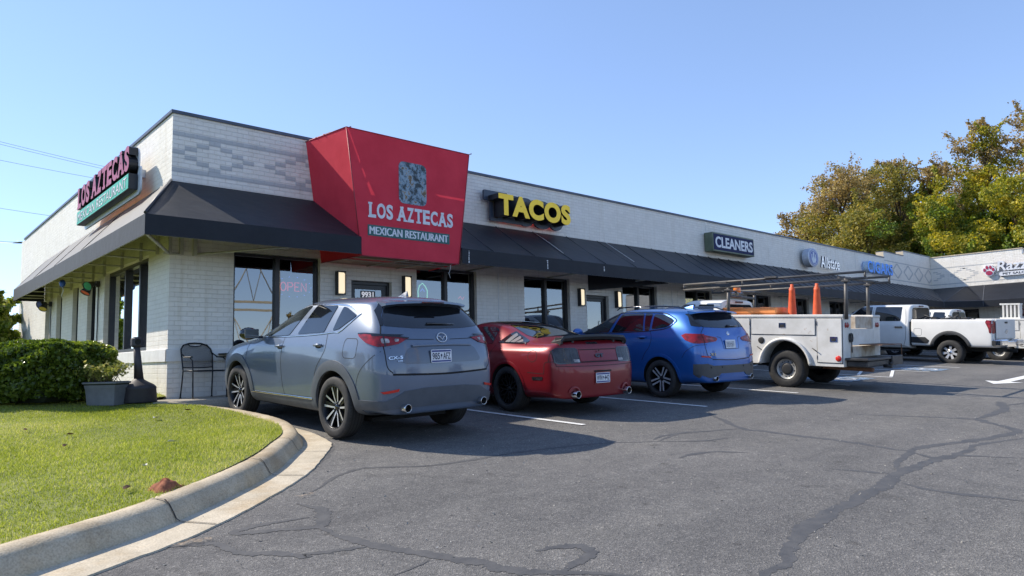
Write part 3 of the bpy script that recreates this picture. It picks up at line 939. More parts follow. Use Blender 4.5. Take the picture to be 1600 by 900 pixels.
FW = [(4.66, 6.31, 1), (8.54, 10.20, 1), (11.70, 13.33, 1), (15.50, 17.12, 1), (18.58, 20.11, 1), (22.35, 24.03, 1), (25.45, 27.06, 1), (28.95, 30.5, 1), (32.6, 34.2, 1), (36.2, 37.8, 1), (39.98, 41.6, 1)]
FD = [(6.98, 7.92), (13.97, 14.89), (21.0, 21.95), (31.2, 32.1), (35.0, 35.9)]
WZ0, WZ1 = 1.12, 3.42
fo = [(a, b, WZ0 + 0.012 * a, WZ1) for a, b, _ in FW] + [(a, b, swz(a) + 0.01, 3.04) for a, b in FD]
mb = MB(); wall_mb(mb, PF, XC, XR, 0.3, ROOF, fo)
mb.build('front_wall', M_BRICK, bld, True)
LW = [(13.50, 16.65, 1.715, 3.42)]
SL = [(17.42, 18.2), (19.14, 19.78), (21.07, 21.75), (22.72, 23.35)]
lo = LW + [(a, b, 1.25, 3.40) for a, b in SL]
mb = MB(); wall_mb(mb, PL, YW + 0.3, LEFT_END, 0.3, ROOF, lo)
# the corner of the two walls: square up the end of the left wall
mb.build('left_wall', M_BRICK, bld, True)
mb = MB()
mb.box(XC + 0.301, XR + 14, LEFT_END - 0.3, LEFT_END, 0.3, ROOF)
mb.build('rear_wall', M_BRICK, bld, True)
mb = MB()
mb.box(XC + 0.3, XR + 0.3, YW + 0.3, LEFT_END - 0.3, 4.6, 4.75)
mb.build('roof', M_ROOFM, bld, True)
mb = MB()
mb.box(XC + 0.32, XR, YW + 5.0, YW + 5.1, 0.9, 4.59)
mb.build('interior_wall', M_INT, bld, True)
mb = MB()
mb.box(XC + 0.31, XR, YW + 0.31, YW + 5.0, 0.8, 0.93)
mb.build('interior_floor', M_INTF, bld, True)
# a few tables and booths inside, dim behind the glass
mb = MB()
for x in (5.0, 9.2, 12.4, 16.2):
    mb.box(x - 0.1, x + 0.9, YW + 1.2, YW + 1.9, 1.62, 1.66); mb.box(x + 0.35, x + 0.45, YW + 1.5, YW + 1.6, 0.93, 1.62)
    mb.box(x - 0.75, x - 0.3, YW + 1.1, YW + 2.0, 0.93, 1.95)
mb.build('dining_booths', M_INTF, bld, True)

# stepped parapet at the inner corner with beige returns
mb = MB()
for x0, x1, z1 in ((35.3, 37.95, 6.0), (37.95, XR, 6.24)):
    zb = ROOF if x0 < 36 else ROOF
    mb.add([(x0, YW, zb), (x1, YW, zb), (x1, YW, z1), (x0, YW, z1)], [(0, 1, 2, 3)], 0)
    mb.add([(x0, YW, zb), (x0, YW, z1), (x0, YW + 0.34, z1), (x0, YW + 0.34, zb)], [(0, 1, 2, 3)], 1)
    mb.add([(x0, YW, z1), (x1, YW, z1), (x1, YW + 0.34, z1), (x0, YW + 0.34, z1)], [(0, 1, 2, 3)], 1)
    mb.add([(x0, YW + 0.34, zb), (x1, YW + 0.34, zb), (x1, YW + 0.34, z1), (x0, YW + 0.34, z1)], [(0, 1, 2, 3)], 0)
mb.build('stepped_parapet', [M_BRICK, M_BEIGE], bld, True)

# metal coping
mb = MB()
for a, b in ((XC - 0.03, 17.9), (17.91, 26.2), (26.21, 35.29)):
    mb.box(a, b, YW - 0.03, YW + 0.33, ROOF + 0.001, ROOF + 0.055)
mb.box(XC - 0.03, XC + 0.33, YW + 0.331, LEFT_END - 0.6, ROOF + 0.001, ROOF + 0.055)
mb.box(35.31, 37.93, YW - 0.03, YW + 0.36, 6.001, 6.035); mb.box(37.96, XR, YW - 0.03, YW + 0.36, 6.241, 6.28)
mb.build('coping', M_COPING, bld, True)

# soldier course ledge
mb = MB()
mb.box(XC - 0.028, XC + 0.02, YW - 0.026, 17.40, 1.50, 1.712, bev=0.006)
mb.box(XC - 0.028, 4.64, YW - 0.028, YW + 0.02, 1.50, 1.71, bev=0.006)
mb.build('window_ledge', M_LEDGE, bld, True)

# grey painted courses: two bands and a run of diamonds
mb = MB()
Bh, Bl, zt = 0.079, 0.2, 5.399
def brick(P, u, r, l=Bl, d=-0.0035):
    z1 = zt - Bh * r
    mb.add([P(u, d, z1 - Bh), P(u + l, d, z1 - Bh), P(u + l, d, z1), P(u, d, z1)], [(0, 1, 2, 3)], 0)
def diamonds(P, u0, n, phase=0):
    for c in range(n):
        k = (c + phase) % 8
        a = 4 - k if k <= 3 else k - 2
        if k == 7:
            a = 5
        if k in (0, 6):
            rows = (4,)
        elif k == 7:
            rows = ()
        else:
            t = k if k <= 3 else 6 - k
            rows = (4 - t, 4 + t)
        for r in rows:
            brick(P, u0 + c * Bl, r)
mb.add([PF(XC, -0.003, zt - Bh), PF(6.2, -0.003, zt - Bh), PF(6.2, -0.003, zt), PF(XC, -0.003, zt)], [(0, 1, 2, 3)])
mb.add([PF(XC, -0.003, zt - 9 * Bh), PF(6.2, -0.003, zt - 9 * Bh), PF(6.2, -0.003, zt - 8 * Bh), PF(XC, -0.003, zt - 8 * Bh)], [(0, 1, 2, 3)])
diamonds(PF, XC - 0.0, 13)
zt = 5.62
for r, t in ((0, 0.05), (11, 0.05)):
    z1 = zt - Bh * r
    mb.add([PF(35.32, -0.003, z1 - t), PF(XR - 0.01, -0.003, z1 - t), PF(XR - 0.01, -0.003, z1), PF(35.32, -0.003, z1)], [(0, 1, 2, 3)])
def thin_diamond(P, uc, zc, hw, hh, n=6):
    for k in range(n):
        for sx in (-1, 1):
            for sz in (-1, 1):
                u = uc + sx * hw * (k + 0.5) / n; z = zc + sz * hh * (1 - (k + 0.5) / n)
                mb.add([P(u - 0.1, -0.003, z - 0.03), P(u + 0.1, -0.003, z - 0.03), P(u + 0.1, -0.003, z + 0.03), P(u - 0.1, -0.003, z + 0.03)], [(0, 1, 2, 3)])
for i in range(4):
    thin_diamond(PF, 36.95 + 1.52 * i, 5.18, 0.62, 0.36)
mb.build('grey_brick_pattern', M_GREYBRICK, bld, True)

# joint covers between shop fronts
for x in (10.855, 17.87, 24.8, 31.6):
    mb = MB()
    mb.box(x - 0.012, x + 0.012, YW - 0.014, YW + 0.01, swz(x) + 0.02, 3.41)
    mb.box(x + 0.30, x + 0.312, YW - 0.008, YW + 0.01, swz(x) + 0.02, 3.38)
    mb.build('joint_cover', M_LEDGE, bld, True)
for x in (19.925, 31.9):
    MB().box(x, x + 0.024, YW - 0.012, YW + 0.01, AWT + 0.05, ROOF - 0.02).build('joint_cover', M_LEDGE, bld, True)

def window(P, u0, u1, z0, z1, mull=(), rail=(), dep=0.09, fw=0.055, glass=M_PANE, parent=bld, name='window'):
    f = MB()
    e = 0.003
    def bx(a, b, c, d, d0, d1):
        vs = [P(u, dd, z) for u in (a, b) for dd in (d0, d1) for z in (c, d)]
        f.add(vs, [(0, 1, 3, 2), (4, 6, 7, 5), (0, 4, 5, 1), (2, 3, 7, 6), (0, 2, 6, 4), (1, 5, 7, 3)])
    bx(u0 + e, u0 + fw, z0 + e, z1 - e, dep, dep + 0.11)
    bx(u1 - fw, u1 - e, z0 + e, z1 - e, dep, dep + 0.11)
    bx(u0 + fw, u1 - fw, z0 + e, z0 + fw, dep + 0.002, dep + 0.108)
    bx(u0 + fw, u1 - fw, z1 - fw, z1 - e, dep + 0.002, dep + 0.108)
    cuts = [u0 + fw] + [m for m in mull] + [u1 - fw]
    for m in mull:
        bx(m - 0.04, m + 0.04, z0 + fw, z1 - fw, dep - 0.012, dep + 0.112)
    for r in rail:
        bx(u0 + fw, u1 - fw, r - 0.03, r + 0.03, dep + 0.006, dep + 0.104)
    o = f.build(name, M_FRAME, parent, True)
    gl = MB()
    for a, b in zip(cuts, cuts[1:]):
        a2 = a + (0.04 if a != cuts[0] else 0); b2 = b - (0.04 if b != cuts[-1] else 0)
        gl.add([P(a2, dep + 0.055, z0 + fw), P(b2, dep + 0.055, z0 + fw), P(b2, dep + 0.055, z1 - fw), P(a2, dep + 0.055, z1 - fw)], [(0, 1, 2, 3)])
    gl.build('pane', glass, o, True)
    return o
for a, b, _ in FW:
    window(PF, a, b, WZ0 + 0.012 * a, WZ1, [(a + b) / 2 + 0.01])
window(PL, 13.50, 16.65, 1.715, 3.42, [14.33, 15.35], fw=0.07)
for a, b in SL:
    window(PL, a, b, 1.25, 3.40, fw=0.03, dep=0.09, glass=M_SLOT, name='slot_window')

M_NUM = plain('white_vinyl', (0.75, 0.75, 0.74), 0.5)
M_CHROME = plain('satin_aluminium', (0.55, 0.56, 0.58), 0.25, 1.0)
for i, (a, b) in enumerate(FD):
    zb = swz(a) + 0.01
    f = MB()
    f.box(a + 0.003, a + 0.06, YW + 0.10, YW + 0.22, zb, 3.037)
    f.box(b - 0.06, b - 0.003, YW + 0.10, YW + 0.22, zb, 3.037)
    f.box(a + 0.06, b - 0.06, YW + 0.101, YW + 0.219, 2.975, 3.037)
    d = f.build('door', M_FRAME, bld, True)
    f = MB()
    f.box(a + 0.065, a + 0.15, YW + 0.125, YW + 0.175, zb + 0.01, 2.968)
    f.box(b - 0.15, b - 0.065, YW + 0.125, YW + 0.175, zb + 0.01, 2.968)
    f.box(a + 0.15, b - 0.15, YW + 0.126, YW + 0.174, 2.885, 2.967)
    f.box(a + 0.15, b - 0.15, YW + 0.126, YW + 0.174, zb + 0.01, zb + 0.25)
    f.build('door_leaf', M_FRAME, d, True)
    f = MB().add([(a + 0.15, YW + 0.15, zb + 0.25), (b - 0.15, YW + 0.15, zb + 0.25), (b - 0.15, YW + 0.15, 2.885), (a + 0.15, YW + 0.15, 2.885)], [(0, 1, 2, 3)])
    f.build('pane', M_PANE, d, True)
    f = MB().tube([(b - 0.19, YW + 0.10, zb + 0.9), (b - 0.19, YW + 0.06, zb + 0.92), (b - 0.19, YW + 0.06, zb + 1.28), (b - 0.19, YW + 0.10, zb + 1.3)], 0.012)
    f.build('handle', M_CHROME, d, True)
    if i == 0:
        t = MB().prism(rrect(0.34, 0.155, 0.01, 2), 0, 0.003, frame((a + 0.29, YW + 0.146, 2.70), (1, 0, 0), (0, 0, 1))); pl_ = t.build('number_plate', M_FRAME, d, True)
        t = MB(); to_mb(t, text_mesh('9931', None, 0.12, 0.002, 0.035), frame((a + 0.31, YW + 0.1415, 2.717), (1, 0, 0), (0, 0, 1)))
        t.build('street_number', emit('glow_added_digits', (0.9, 0.92, 1.0), 0.25), d, True)  # faint glow added so the shaded digits read white

# fabric awnings
def fold_rows(p0, p1, n):
    return [Vector(p0).lerp(Vector(p1), i / n) for i in range(n + 1)]
ra = random.Random(3)
def awning(name, top, mid, bot, mat_top=M_AWN, ribs=0, label=None):
    """top/mid/bot: polylines of equal length running along the wall"""
    sag = MB()
    n = len(top)
    rows = 5
    vs = []
    for i in range(n):
        for j in range(rows + 1):
            t = j / rows
            p = Vector(top[i]).lerp(Vector(mid[i]), t)
            p.z -= 0.018 * sin(pi * t) * (0.6 + 0.4 * sin(i * 2.1))
            vs.append(p)
    sag.add(vs, [(i * (rows + 1) + j, (i + 1) * (rows + 1) + j, (i + 1) * (rows + 1) + j + 1, i * (rows + 1) + j + 1) for i in range(n - 1) for j in range(rows)], 0, True)
    a = sag.build(name, mat_top, bld, True)
    v = MB()
    vs = []
    for i in range(n):
        p, q = Vector(mid[i]), Vector(bot[i])
        vs += [p, p.lerp(q, 0.5), q]
    v.add(vs, [(i * 3 + j, (i + 1) * 3 + j, (i + 1) * 3 + j + 1, i * 3 + j + 1) for i in range(n - 1) for j in range(2)], 0, False)
    v.build('valance', M_AWNV, a, True)
    return a
def lin(a, b, n):
    return [tuple(Vector(a).lerp(Vector(b), i / n)) for i in range(n + 1)]
# left awning (side wall) with its closed far end
e = 0.004
aw_l = awning('side_awning', lin((XC - e, YW - e, AWT), (XC - e, 23.6, AWT), 22), lin((XA, YA, VT), (XA, 23.6, VT), 22), lin((XA, YA, VB), (XA, 23.6, VB), 22))
MB().add([(XC - e, 23.6, AWT), (XA, 23.6, VT), (XA, 23.6, VB), (XC - e, 23.6, VB)], [(0, 1, 2, 3)]).build('end_panel', M_AWNV, aw_l, True)
# front awning, corner to red canopy
aw_1 = awning('front_awning', lin((XC - e, YW - e, AWT), (6.38, YW - e, AWT), 8), lin((XA, YA, VT), (6.45, YA, VT), 8), lin((XA, YA, VB), (6.45, YA, VB), 8))
x0, x1 = 8.76, 40.0
aw_2 = awning('front_awning', lin((x0, YW - e, AWT), (XR - 0.01, YW - e, AWT), 60), lin((x0, YA, VT), (39.05, YA, VT), 60), lin((x0, YA, VB), (39.05, YA, VB), 60))
# stitched ribs
M_RIB = fabric_mat('awning_seam', (0.012, 0.014, 0.02), (0.035, 0.038, 0.048), 0.5, 0.6)
xx = 9.6
while xx < 38.8:
    a, b = Vector((xx, YW - 0.006, AWT + 0.002)), Vector((xx, YA - 0.002, VT + 0.002))
    nrm = Vector((0, -(AWT - VT), (YW - YA))).normalized()
    rb = MB().tube([a + nrm * 0.0 + (b - a) * t + nrm * (0.006 - 0.018 * sin(pi * t)) for t in (0, 0.25, 0.5, 0.75, 1)], 0.009 if xx < 17 else 0.014, 6)
    rb.build('seam_rib', M_RIB, aw_2, True)
    xx += 1.22 if xx < 17 else 0.62
for p0, p1 in ((((XC - 0.01, YW - 0.012, AWT + 0.012)), ((XA, YA, VT + 0.012))),):
    MB().tube([p0, p1], 0.022, 8).build('hip_seam', M_RIB, aw_l, True)
for y in (15.2, 17.8, 20.4):
    MB().tube([(XC - 0.008, y, AWT - 0.004), (XA, y, VT + 0.002)], 0.007, 6).build('seam_rib', M_RIB, aw_l, True)
# white tape and torn stitching on the valance
tp = MB()
for x, z0, z1 in ((8.92, 3.37, 3.62), (11.2, 3.40, 3.60), (13.17, 3.48, 3.60)):
    zz = z0
    while zz < z1:
        h = ra.uniform(0.03, 0.1)
        tp.box(x + ra.uniform(-0.008, 0.008), x + 0.022 + ra.uniform(-0.004, 0.012), YA - 0.006, YA - 0.003, zz, min(z1, zz + h))
        zz += h + 0.012
for (x, y, z, dx) in ((12.0, 12.27, 4.5, 0.42), (14.7, 12.2, 4.47, 0.5)):
    tp.tube([(x, y - 0.03, z + 0.025), (x + 0.05, YA + 0.75, VT + 0.53), (x + 0.02, YA + 0.25, VT + 0.2)], 0.006, 5)
tp.build('white_tape', M_NUM, aw_2, True)
# steel frame under the awnings
fr = MB()
for y in (12.9, 13.9, 15.2, 16.6, 17.6, 18.6, 19.9, 21.2, 22.4, 23.2):
    fr.tube([(XC + 0.01, y, VB + 0.06), (XA + 0.03, y, VB + 0.06)], 0.016, 6)
    fr.box(XC - 0.05, XC - 0.003, y - 0.015, y + 0.015, VB + 0.0, VB + 0.34)
fr.tube([(XA + 0.02, YA + 0.05, VB + 0.02), (XA + 0.02, 23.5, VB + 0.02)], 0.018, 6)
fr.tube([(XC - 0.02, YW - 0.02, VB - 0.06), (XA + 0.03, YA + 0.03, VB + 0.02)], 0.026, 6)
fr.tube([(XC - 0.1, YW - 0.02, VB - 0.06), (XC + 0.18, YW - 0.02, VB - 0.06)], 0.022, 6)
fr.box(XC - 0.03, XC + 0.02, YW - 0.05, YW - 0.003, VB - 0.08, VB + 0.4)
fr.build('awning_frame', M_STEEL, aw_l, True)
fr = MB()
fr.tube([(XC + 0.42, YW - 0.02, VB - 0.04), (5.2, YA + 0.04, VB + 0.03)], 0.02, 6)
fr.box(XC + 0.36, XC + 0.42, YW - 0.06, YW - 0.003, VB - 0.07, VB + 0.4)
fr.box(XC + 0.14, XC + 0.2, YW - 0.06, YW - 0.003, VB - 0.07, VB + 0.4)
for x in (9.9, 12.5, 15.2, 18.4, 21.5, 24.6, 27.8, 31, 34, 37):
    fr.tube([(x, YW - 0.01, VB + 0.06), (x, YA + 0.03, VB + 0.06)], 0.018, 6)
fr.tube([(XA + 0.1, YA + 0.03, VB + 0.02), (6.4, YA + 0.03, VB + 0.02)], 0.018, 6)
fr.tube([(8.8, YA + 0.03, VB + 0.02), (39.0, YA + 0.03, VB + 0.02)], 0.018, 6)
fr.build('awning_frame', M_STEEL, aw_1, True)
# hanging fabric return beside a shop front
MB().add([(14.05, YW - 0.01, VB - 0.19), (14.05, YW - 0.01, VB + 0.5), (16.0, YA + 0.1, VB + 0.0), (16.0, YA + 0.1, VB - 0.015)], [(0, 1, 2, 3)]).build('return_panel', M_AWNV, aw_2, True)

# ------------------------------------------------------------------ far wing of the strip
wing = thing('pet_salon_building', 'white brick wing across the lot with black awning and paw print signs', 'building', (XR, YW, 1.3))
wo = [(10.25, 11.8, 1.6, 3.33), (4.0, 6.4, 1.5, 3.33), (8.3, 9.2, 1.2, 3.2)]
mb = MB(); wall_mb(mb, PR, -8.0, YW - 0.003, 0.3, ROOF + 0.2, wo)
mb.add([PR(8.2, 0, ROOF + 0.2), PR(YW - 0.003, 0, ROOF + 0.2), PR(YW - 0.003, 0, 6.19), PR(8.2, 0, 6.19)], [(0, 1, 2, 3)])
mb.add([PR(8.2, 0, ROOF + 0.2), PR(8.2, 0.4, ROOF + 0.2), PR(8.2, 0.4, 6.19), PR(8.2, 0, 6.19)], [(0, 1, 2, 3)])
mb.add([PR(8.2, 0.4, ROOF + 0.2), PR(YW, 0.4, ROOF + 0.2), PR(YW, 0.4, 6.19), PR(8.2, 0.4, 6.19)], [(0, 1, 2, 3)])
mb.build('wing_wall', M_BRICK, wing, True)
MB().box(XR + 0.3, XR + 14, -7.7, LEFT_END - 0.3, 4.6, 4.75).build('roof', M_ROOFM, wing, True)
mb = MB(); mb.box(XR + 0.3, XR + 14.3, -8.3, -8.0, 0.3, ROOF + 0.2); mb.box(XR + 14, XR + 14.3, -8.0, LEFT_END, 0.3, ROOF)
mb.build('rear_wall', M_BRICK, wing, True)
MB().box(XR + 3, XR + 3.1, -7.7, YW, 0.9, 4.59).build('interior_wall', M_INT, wing, True)
mb = MB()
mb.box(XR - 0.03, XR + 0.43, 8.17, YW - 0.05, 6.191, 6.235); mb.box(XR - 0.03, XR + 0.35, -8.0, 8.16, ROOF + 0.201, ROOF + 0.245)
mb.build('coping', M_BEIGE, wing, True)
mb = MB()
zt = 5.62
for r in (0, 11):
    z1 = zt - Bh * r
    mb.add([PR(9.0, -0.003, z1 - 0.05), PR(YW - 0.01, -0.003, z1 - 0.05), PR(YW - 0.01, -0.003, z1), PR(9.0, -0.003, z1)], [(0, 1, 2, 3)])
for uc in (12.3, 10.75, 9.1):
    for k in range(4):
        for sx in (-1, 1):
            for sz in (-1, 1):
                u = uc + sx * 0.62 * (k + 0.4) / 4; z = 5.18 + sz * 0.34 * (1 - (k + 0.5) / 4)
                if u < YW - 0.12:
                    mb.add([PR(u - 0.11, -0.003, z - 0.025), PR(u + 0.11, -0.003, z - 0.025), PR(u + 0.11, -0.003, z + 0.025), PR(u - 0.11, -0.003, z + 0.025)], [(0, 1, 2, 3)])
mb.build('grey_brick_pattern', M_GREYBRICK, wing, True)
for a, b, c, d in wo[:2]:
    window(PR, a, b, c, d, [(a + b) / 2], parent=wing)
window(PR, *wo[2], parent=wing, name='door')
# mitred awning in the inner corner: chamfered panel with bright piping
XW = XR - 1.3
c0, c1 = (39.05, YA), (XW, 9.72)
aw_w = awning('wing_awning', lin((XR - e, 9.9, AWT), (XR - e, -7.5, AWT), 24), lin((XW, 9.72, VT), (XW, -7.5, VT), 24), lin((XW, 9.72, VB), (XW, -7.5, VB), 24))
mb = MB()
mb.add([(XR - 0.01, YW - 0.01, AWT), (c0[0], c0[1], VT), (XR - e, 10.75, AWT - 0.002)], [(0, 1, 2)])
mb.add([(XR - e, 10.75, AWT - 0.002), (c0[0], c0[1], VT), (c1[0], c1[1], VT), (XR - e, 9.9, AWT)], [(0, 1, 2, 3)])
mb.build('corner_panel', M_AWN, aw_w, True)
MB().add([(c0[0], c0[1], VT), (c1[0], c1[1], VT), (c1[0], c1[1], VB), (c0[0], c0[1], VB)], [(0, 1, 2, 3)]).build('valance', M_AWNV, aw_w, True)
mb = MB()
for a, b in (((XR - 0.012, 10.75, AWT), (*c0, VT)), ((XR - 0.012, YW - 0.02, AWT), (*c0, VT)), ((XR - 0.012, 9.9, AWT), (*c1, VT)), ((*c0, VT), (*c0, VB)), ((*c1, VT), (*c1, VB)), ((*c0, VT), (*c1, VT))):
    mb.tube([a, b], 0.012, 6)
M_PIPE = plain('grey_piping', (0.12, 0.13, 0.15), 0.5)
mb.build('piping', M_PIPE, aw_w, True)

# ------------------------------------------------------------------ red entrance canopy
can = thing('entrance_canopy', 'red fabric canopy tapering downward with white lettering over the restaurant door', 'canopy', (7.6, 12.3, 3.35))
yf = 11.04
T0, T1, B0, B1 = 6.17, 9.02, 6.47, 8.70
zt_, zb_ = 5.66, 3.335
wt0, wt1, wb0, wb1 = 6.0, 9.2, 6.33, 8.85
def quadgrid(a, b, c, d, nu, nv, bulge=0.0, nrm=(0, 0, 0)):
    a, b, c, d = map(Vector, (a, b, c, d)); nrm = Vector(nrm)
    vs = []
    for j in range(nv + 1):
        for i in range(nu + 1):
            u, v = i / nu, j / nv
            p = (a * (1 - u) + b * u) * (1 - v) + (d * (1 - u) + c * u) * v
            vs.append(p + nrm * bulge * sin(pi * u) * sin(pi * v))
    return vs, [(j * (nu + 1) + i, j * (nu + 1) + i + 1, (j + 1) * (nu + 1) + i + 1, (j + 1) * (nu + 1) + i) for j in range(nv) for i in range(nu)]
mb = MB(); vs, fs = quadgrid((B0, yf, zb_), (B1, yf, zb_), (T1, yf, zt_), (T0, yf, zt_), 10, 10); mb.add(vs, fs, 0, True)
mb.build('front_panel', M_REDF, can, True)
mb = MB(); vs, fs = quadgrid((wb0, YW - 0.01, zb_), (B0, yf, zb_), (T0, yf, zt_), (wt0, YW - 0.01, zt_), 6, 8); mb.add(vs, fs, 0, True)
mb.build('side_panel', M_REDF, can, True)
mb = MB(); vs, fs = quadgrid((B1, yf, zb_), (wb1, YW - 0.01, zb_), (wt1, YW - 0.01, zt_), (T1, yf, zt_), 6, 8); mb.add(vs, fs, 0, True)
mb.build('side_panel', M_REDF, can, True)
# fabric top, not quite reaching the wall: daylight slips through the slot
mb = MB()
mb.add([(wt0 + 0.10, YW - 0.36, zt_ - 0.01), (wt1, YW - 0.33, zt_ - 0.01), (T1, yf, zt_ - 0.001), (T0 + 0.035, yf, zt_ - 0.001)], [(0, 1, 2, 3)])
mb.add([(wt0 + 0.12, YW - 0.02, zt_ - 0.012), (wt1, YW - 0.02, zt_ - 0.012), (wt1, YW - 0.295, zt_ - 0.012), (wt0 + 1.7, YW - 0.305, zt_ - 0.012), (wt0 + 1.6, YW - 0.352, zt_ - 0.012), (wt0 + 0.12, YW - 0.358, zt_ - 0.012)], [(0, 1, 2, 3, 4, 5)])
mb.build('top_panel', M_REDF, can, True)
mb = MB()
for a, b in (((wt0, YW, zt_), (T0, yf, zt_)), ((T0, yf, zt_), (T1, yf, zt_)), ((T1, yf, zt_), (wt1, YW, zt_)), ((T0, yf, zt_), (B0, yf, zb_)), ((T1, yf, zt_), (B1, yf, zb_)), ((B0, yf, zb_), (B1, yf, zb_)), ((wb0, YW, zb_), (B0, yf, zb_))):
    mb.tube([a, b], 0.011, 6)
M_REDP = plain('red_piping', (0.36, 0.03, 0.045), 0.5)
mb.build('piping', M_REDP, can, True)
mb = MB()                                   # torn scraps of fabric on the top edge
for (x, y, s) in ((6.05, 11.7, 0.10), (6.2, 11.06, 0.05), (9.0, 11.06, 0.06), (6.02, 11.95, 0.06)):
    mb.add([(x, y, zt_), (x + s, y - s, zt_ + s * 0.5), (x + s * 1.6, y - 0.2 * s, zt_ + s * 0.3), (x + 0.6 * s, y + s, zt_ + s * 0.6)], [(0, 1, 2), (0, 2, 3)])
mb.build('fabric_scraps', plain('torn_lining', (0.6, 0.3, 0.24), 0.8), can, True)
M_TAN = mottled('soffit_board', (0.42, 0.26, 0.19), (0.52, 0.34, 0.25), 2, 0.8)
mb = MB()
zs = zb_ + 0.012
mb.add([(6.36, YW - 0.02, zs), (6.48, 11.62, zs), (8.72, 11.62, zs), (8.82, YW - 0.02, zs)], [(0, 1, 2, 3)])
mb.add([(6.49, 11.35, zs), (6.5, yf + 0.03, zs), (8.68, yf + 0.03, zs), (8.7, 11.35, zs)], [(0, 1, 2, 3)])
mb.add([(7.55, 11.62, zs), (7.55, 11.35, zs), (8.7, 11.35, zs), (8.72, 11.62, zs)], [(0, 1, 2, 3)])
mb.build('soffit', M_TAN, can, True)
mb = MB()
for a, b in (((6.4, 11.6, zs - 0.015), (8.76, 11.6, zs - 0.015)), ((6.45, 11.32, zs - 0.015), (8.7, 11.32, zs - 0.015)), ((7.5, 11.06, zs - 0.015), (7.3, 12.25, zs - 0.015)), ((8.1, 11.06, zs - 0.015), (8.0, 12.25, zs - 0.015))):
    mb.tube([a, b], 0.014, 6)
mb.build('soffit_frame', M_STEEL, can, True)
MB().tube([(8.52, yf + 0.02, zb_), (8.50, yf + 0.03, zb_ - 0.12), (8.46, yf + 0.02, zb_ - 0.2), (8.48, yf, zb_ - 0.3)], 0.004, 5).build('loose_wire', M_NUM, can, True)

# slab lettering built letter by letter
SERIF = dict(L=((0, 1, .42), (0, 0, .42)), A=((0, 0, .40), (1, 0, .40), (.5, 1, .36)), T=((.5, 0, .5),), E=((0, 1, .3), (0, 0, .3)), Z=(), O=(), S=(), C=())
LWID = dict(L=.72, O=.92, S=.70, A=.98, Z=.78, T=.86, E=.80, C=.84)
def slab(mb, M, s, W, H, depth, mi=0, mi_side=None, bold=0.035, gap=0.09):
    tot = sum(LWID.get(c, .4) + (gap if c != ' ' else 0) for c in s) - gap
    k = W / tot
    x = 0
    for i, c in enumerate(s):
        if c == ' ':
            x += .4 * k; continue
        lw = LWID[c] * k
        me = text_mesh(c, lw, H, depth, bold)
        to_mb(mb, me, M @ Matrix.Translation((x, 0, 0)), mi, mi_side)
        for (fx, fy, w_) in SERIF[c]:
            sw = w_ * k; sh = H * 0.13
            cx = x + fx * lw + (0 if fx == .5 else (0.12 * k if fx == 0 else -0.12 * k)) 
            y0 = 0.0006 if fy == 0 else H - sh - 0.0006
            mb.prism([(cx - sw / 2, y0), (cx + sw / 2, y0), (cx + sw / 2, y0 + sh), (cx - sw / 2, y0 + sh)], -0.0003, depth + 0.0007 * (1 + 0.4 * i), M, mi, mi_side)
        x += lw + gap * k
M_SIGNW = plain('sign_white', (0.72, 0.74, 0.78), 0.45)
M_SIGNG = plain('sign_green', (0.02, 0.115, 0.105), 0.5)
def on_front(x, z, y=yf):
    return frame((x, y, z), (1, 0, 0), (0, 0, 1))
mb = MB(); slab(mb, on_front(6.63, 4.055, yf - 0.003), 'LOS AZTECAS', 1.93, 0.285, 0.006)
mb.build('lettering', M_SIGNW, can, True)
mb = MB().prism([(0, 0), (1.87, 0), (1.87, 0.205), (0, 0.205)], 0, 0.004, on_front(6.60, 3.715, yf - 0.003))
bn = mb.build('green_banner', M_SIGNG, can, True)
mb = MB()
for k in range(3):
    to_mb(mb, text_mesh('MEXICAN RESTAURANT', 1.79, 0.145, 0.003 + 0.0004 * k, 0.0), on_front(6.632 + 0.0065 * k, 3.745, yf - 0.008))
mb.build('lettering', M_SIGNW, bn, True)
# picture panel: a plain mottled stand-in in the same colours
def picture_mat():
    m, n, l, b = new_mat('picture_print')
    tc = N(n, 'ShaderNodeTexCoord')
    a = N(n, 'ShaderNodeTexNoise', Scale=5.5, Detail=8.0, Roughness=0.7, Distortion=0.4); l.new(tc.outputs['Object'], a.inputs['Vector'])
    r = ramp(n, [(0.36, (0.012, 0.018, 0.022)), (0.45, (0.035, 0.05, 0.055)), (0.50, (0.16, 0.24, 0.31)), (0.56, (0.30, 0.40, 0.48)), (0.59, (0.24, 0.15, 0.05)), (0.65, (0.05, 0.04, 0.03)), (0.72, (0.50, 0.50, 0.46))])
    l.new(a.outputs['Fac'], r.inputs[0]); l.new(r.outputs[0], b.inputs['Base Color'])
    setin(b, rough=0.5)
    return m
MB().prism(rrect(0.64, 0.82, 0.11), 0, 0.004, on_front(7.28, 4.41, yf - 0.003)).build('picture', picture_mat(), can, True)

# ------------------------------------------------------------------ wall signs
M_BLACK = mottled('black_return', (0.012, 0.013, 0.016), (0.02, 0.021, 0.026), 6, 0.4)
M_BACK = plain('sign_back_panel', (0.045, 0.06, 0.09), 0.4)
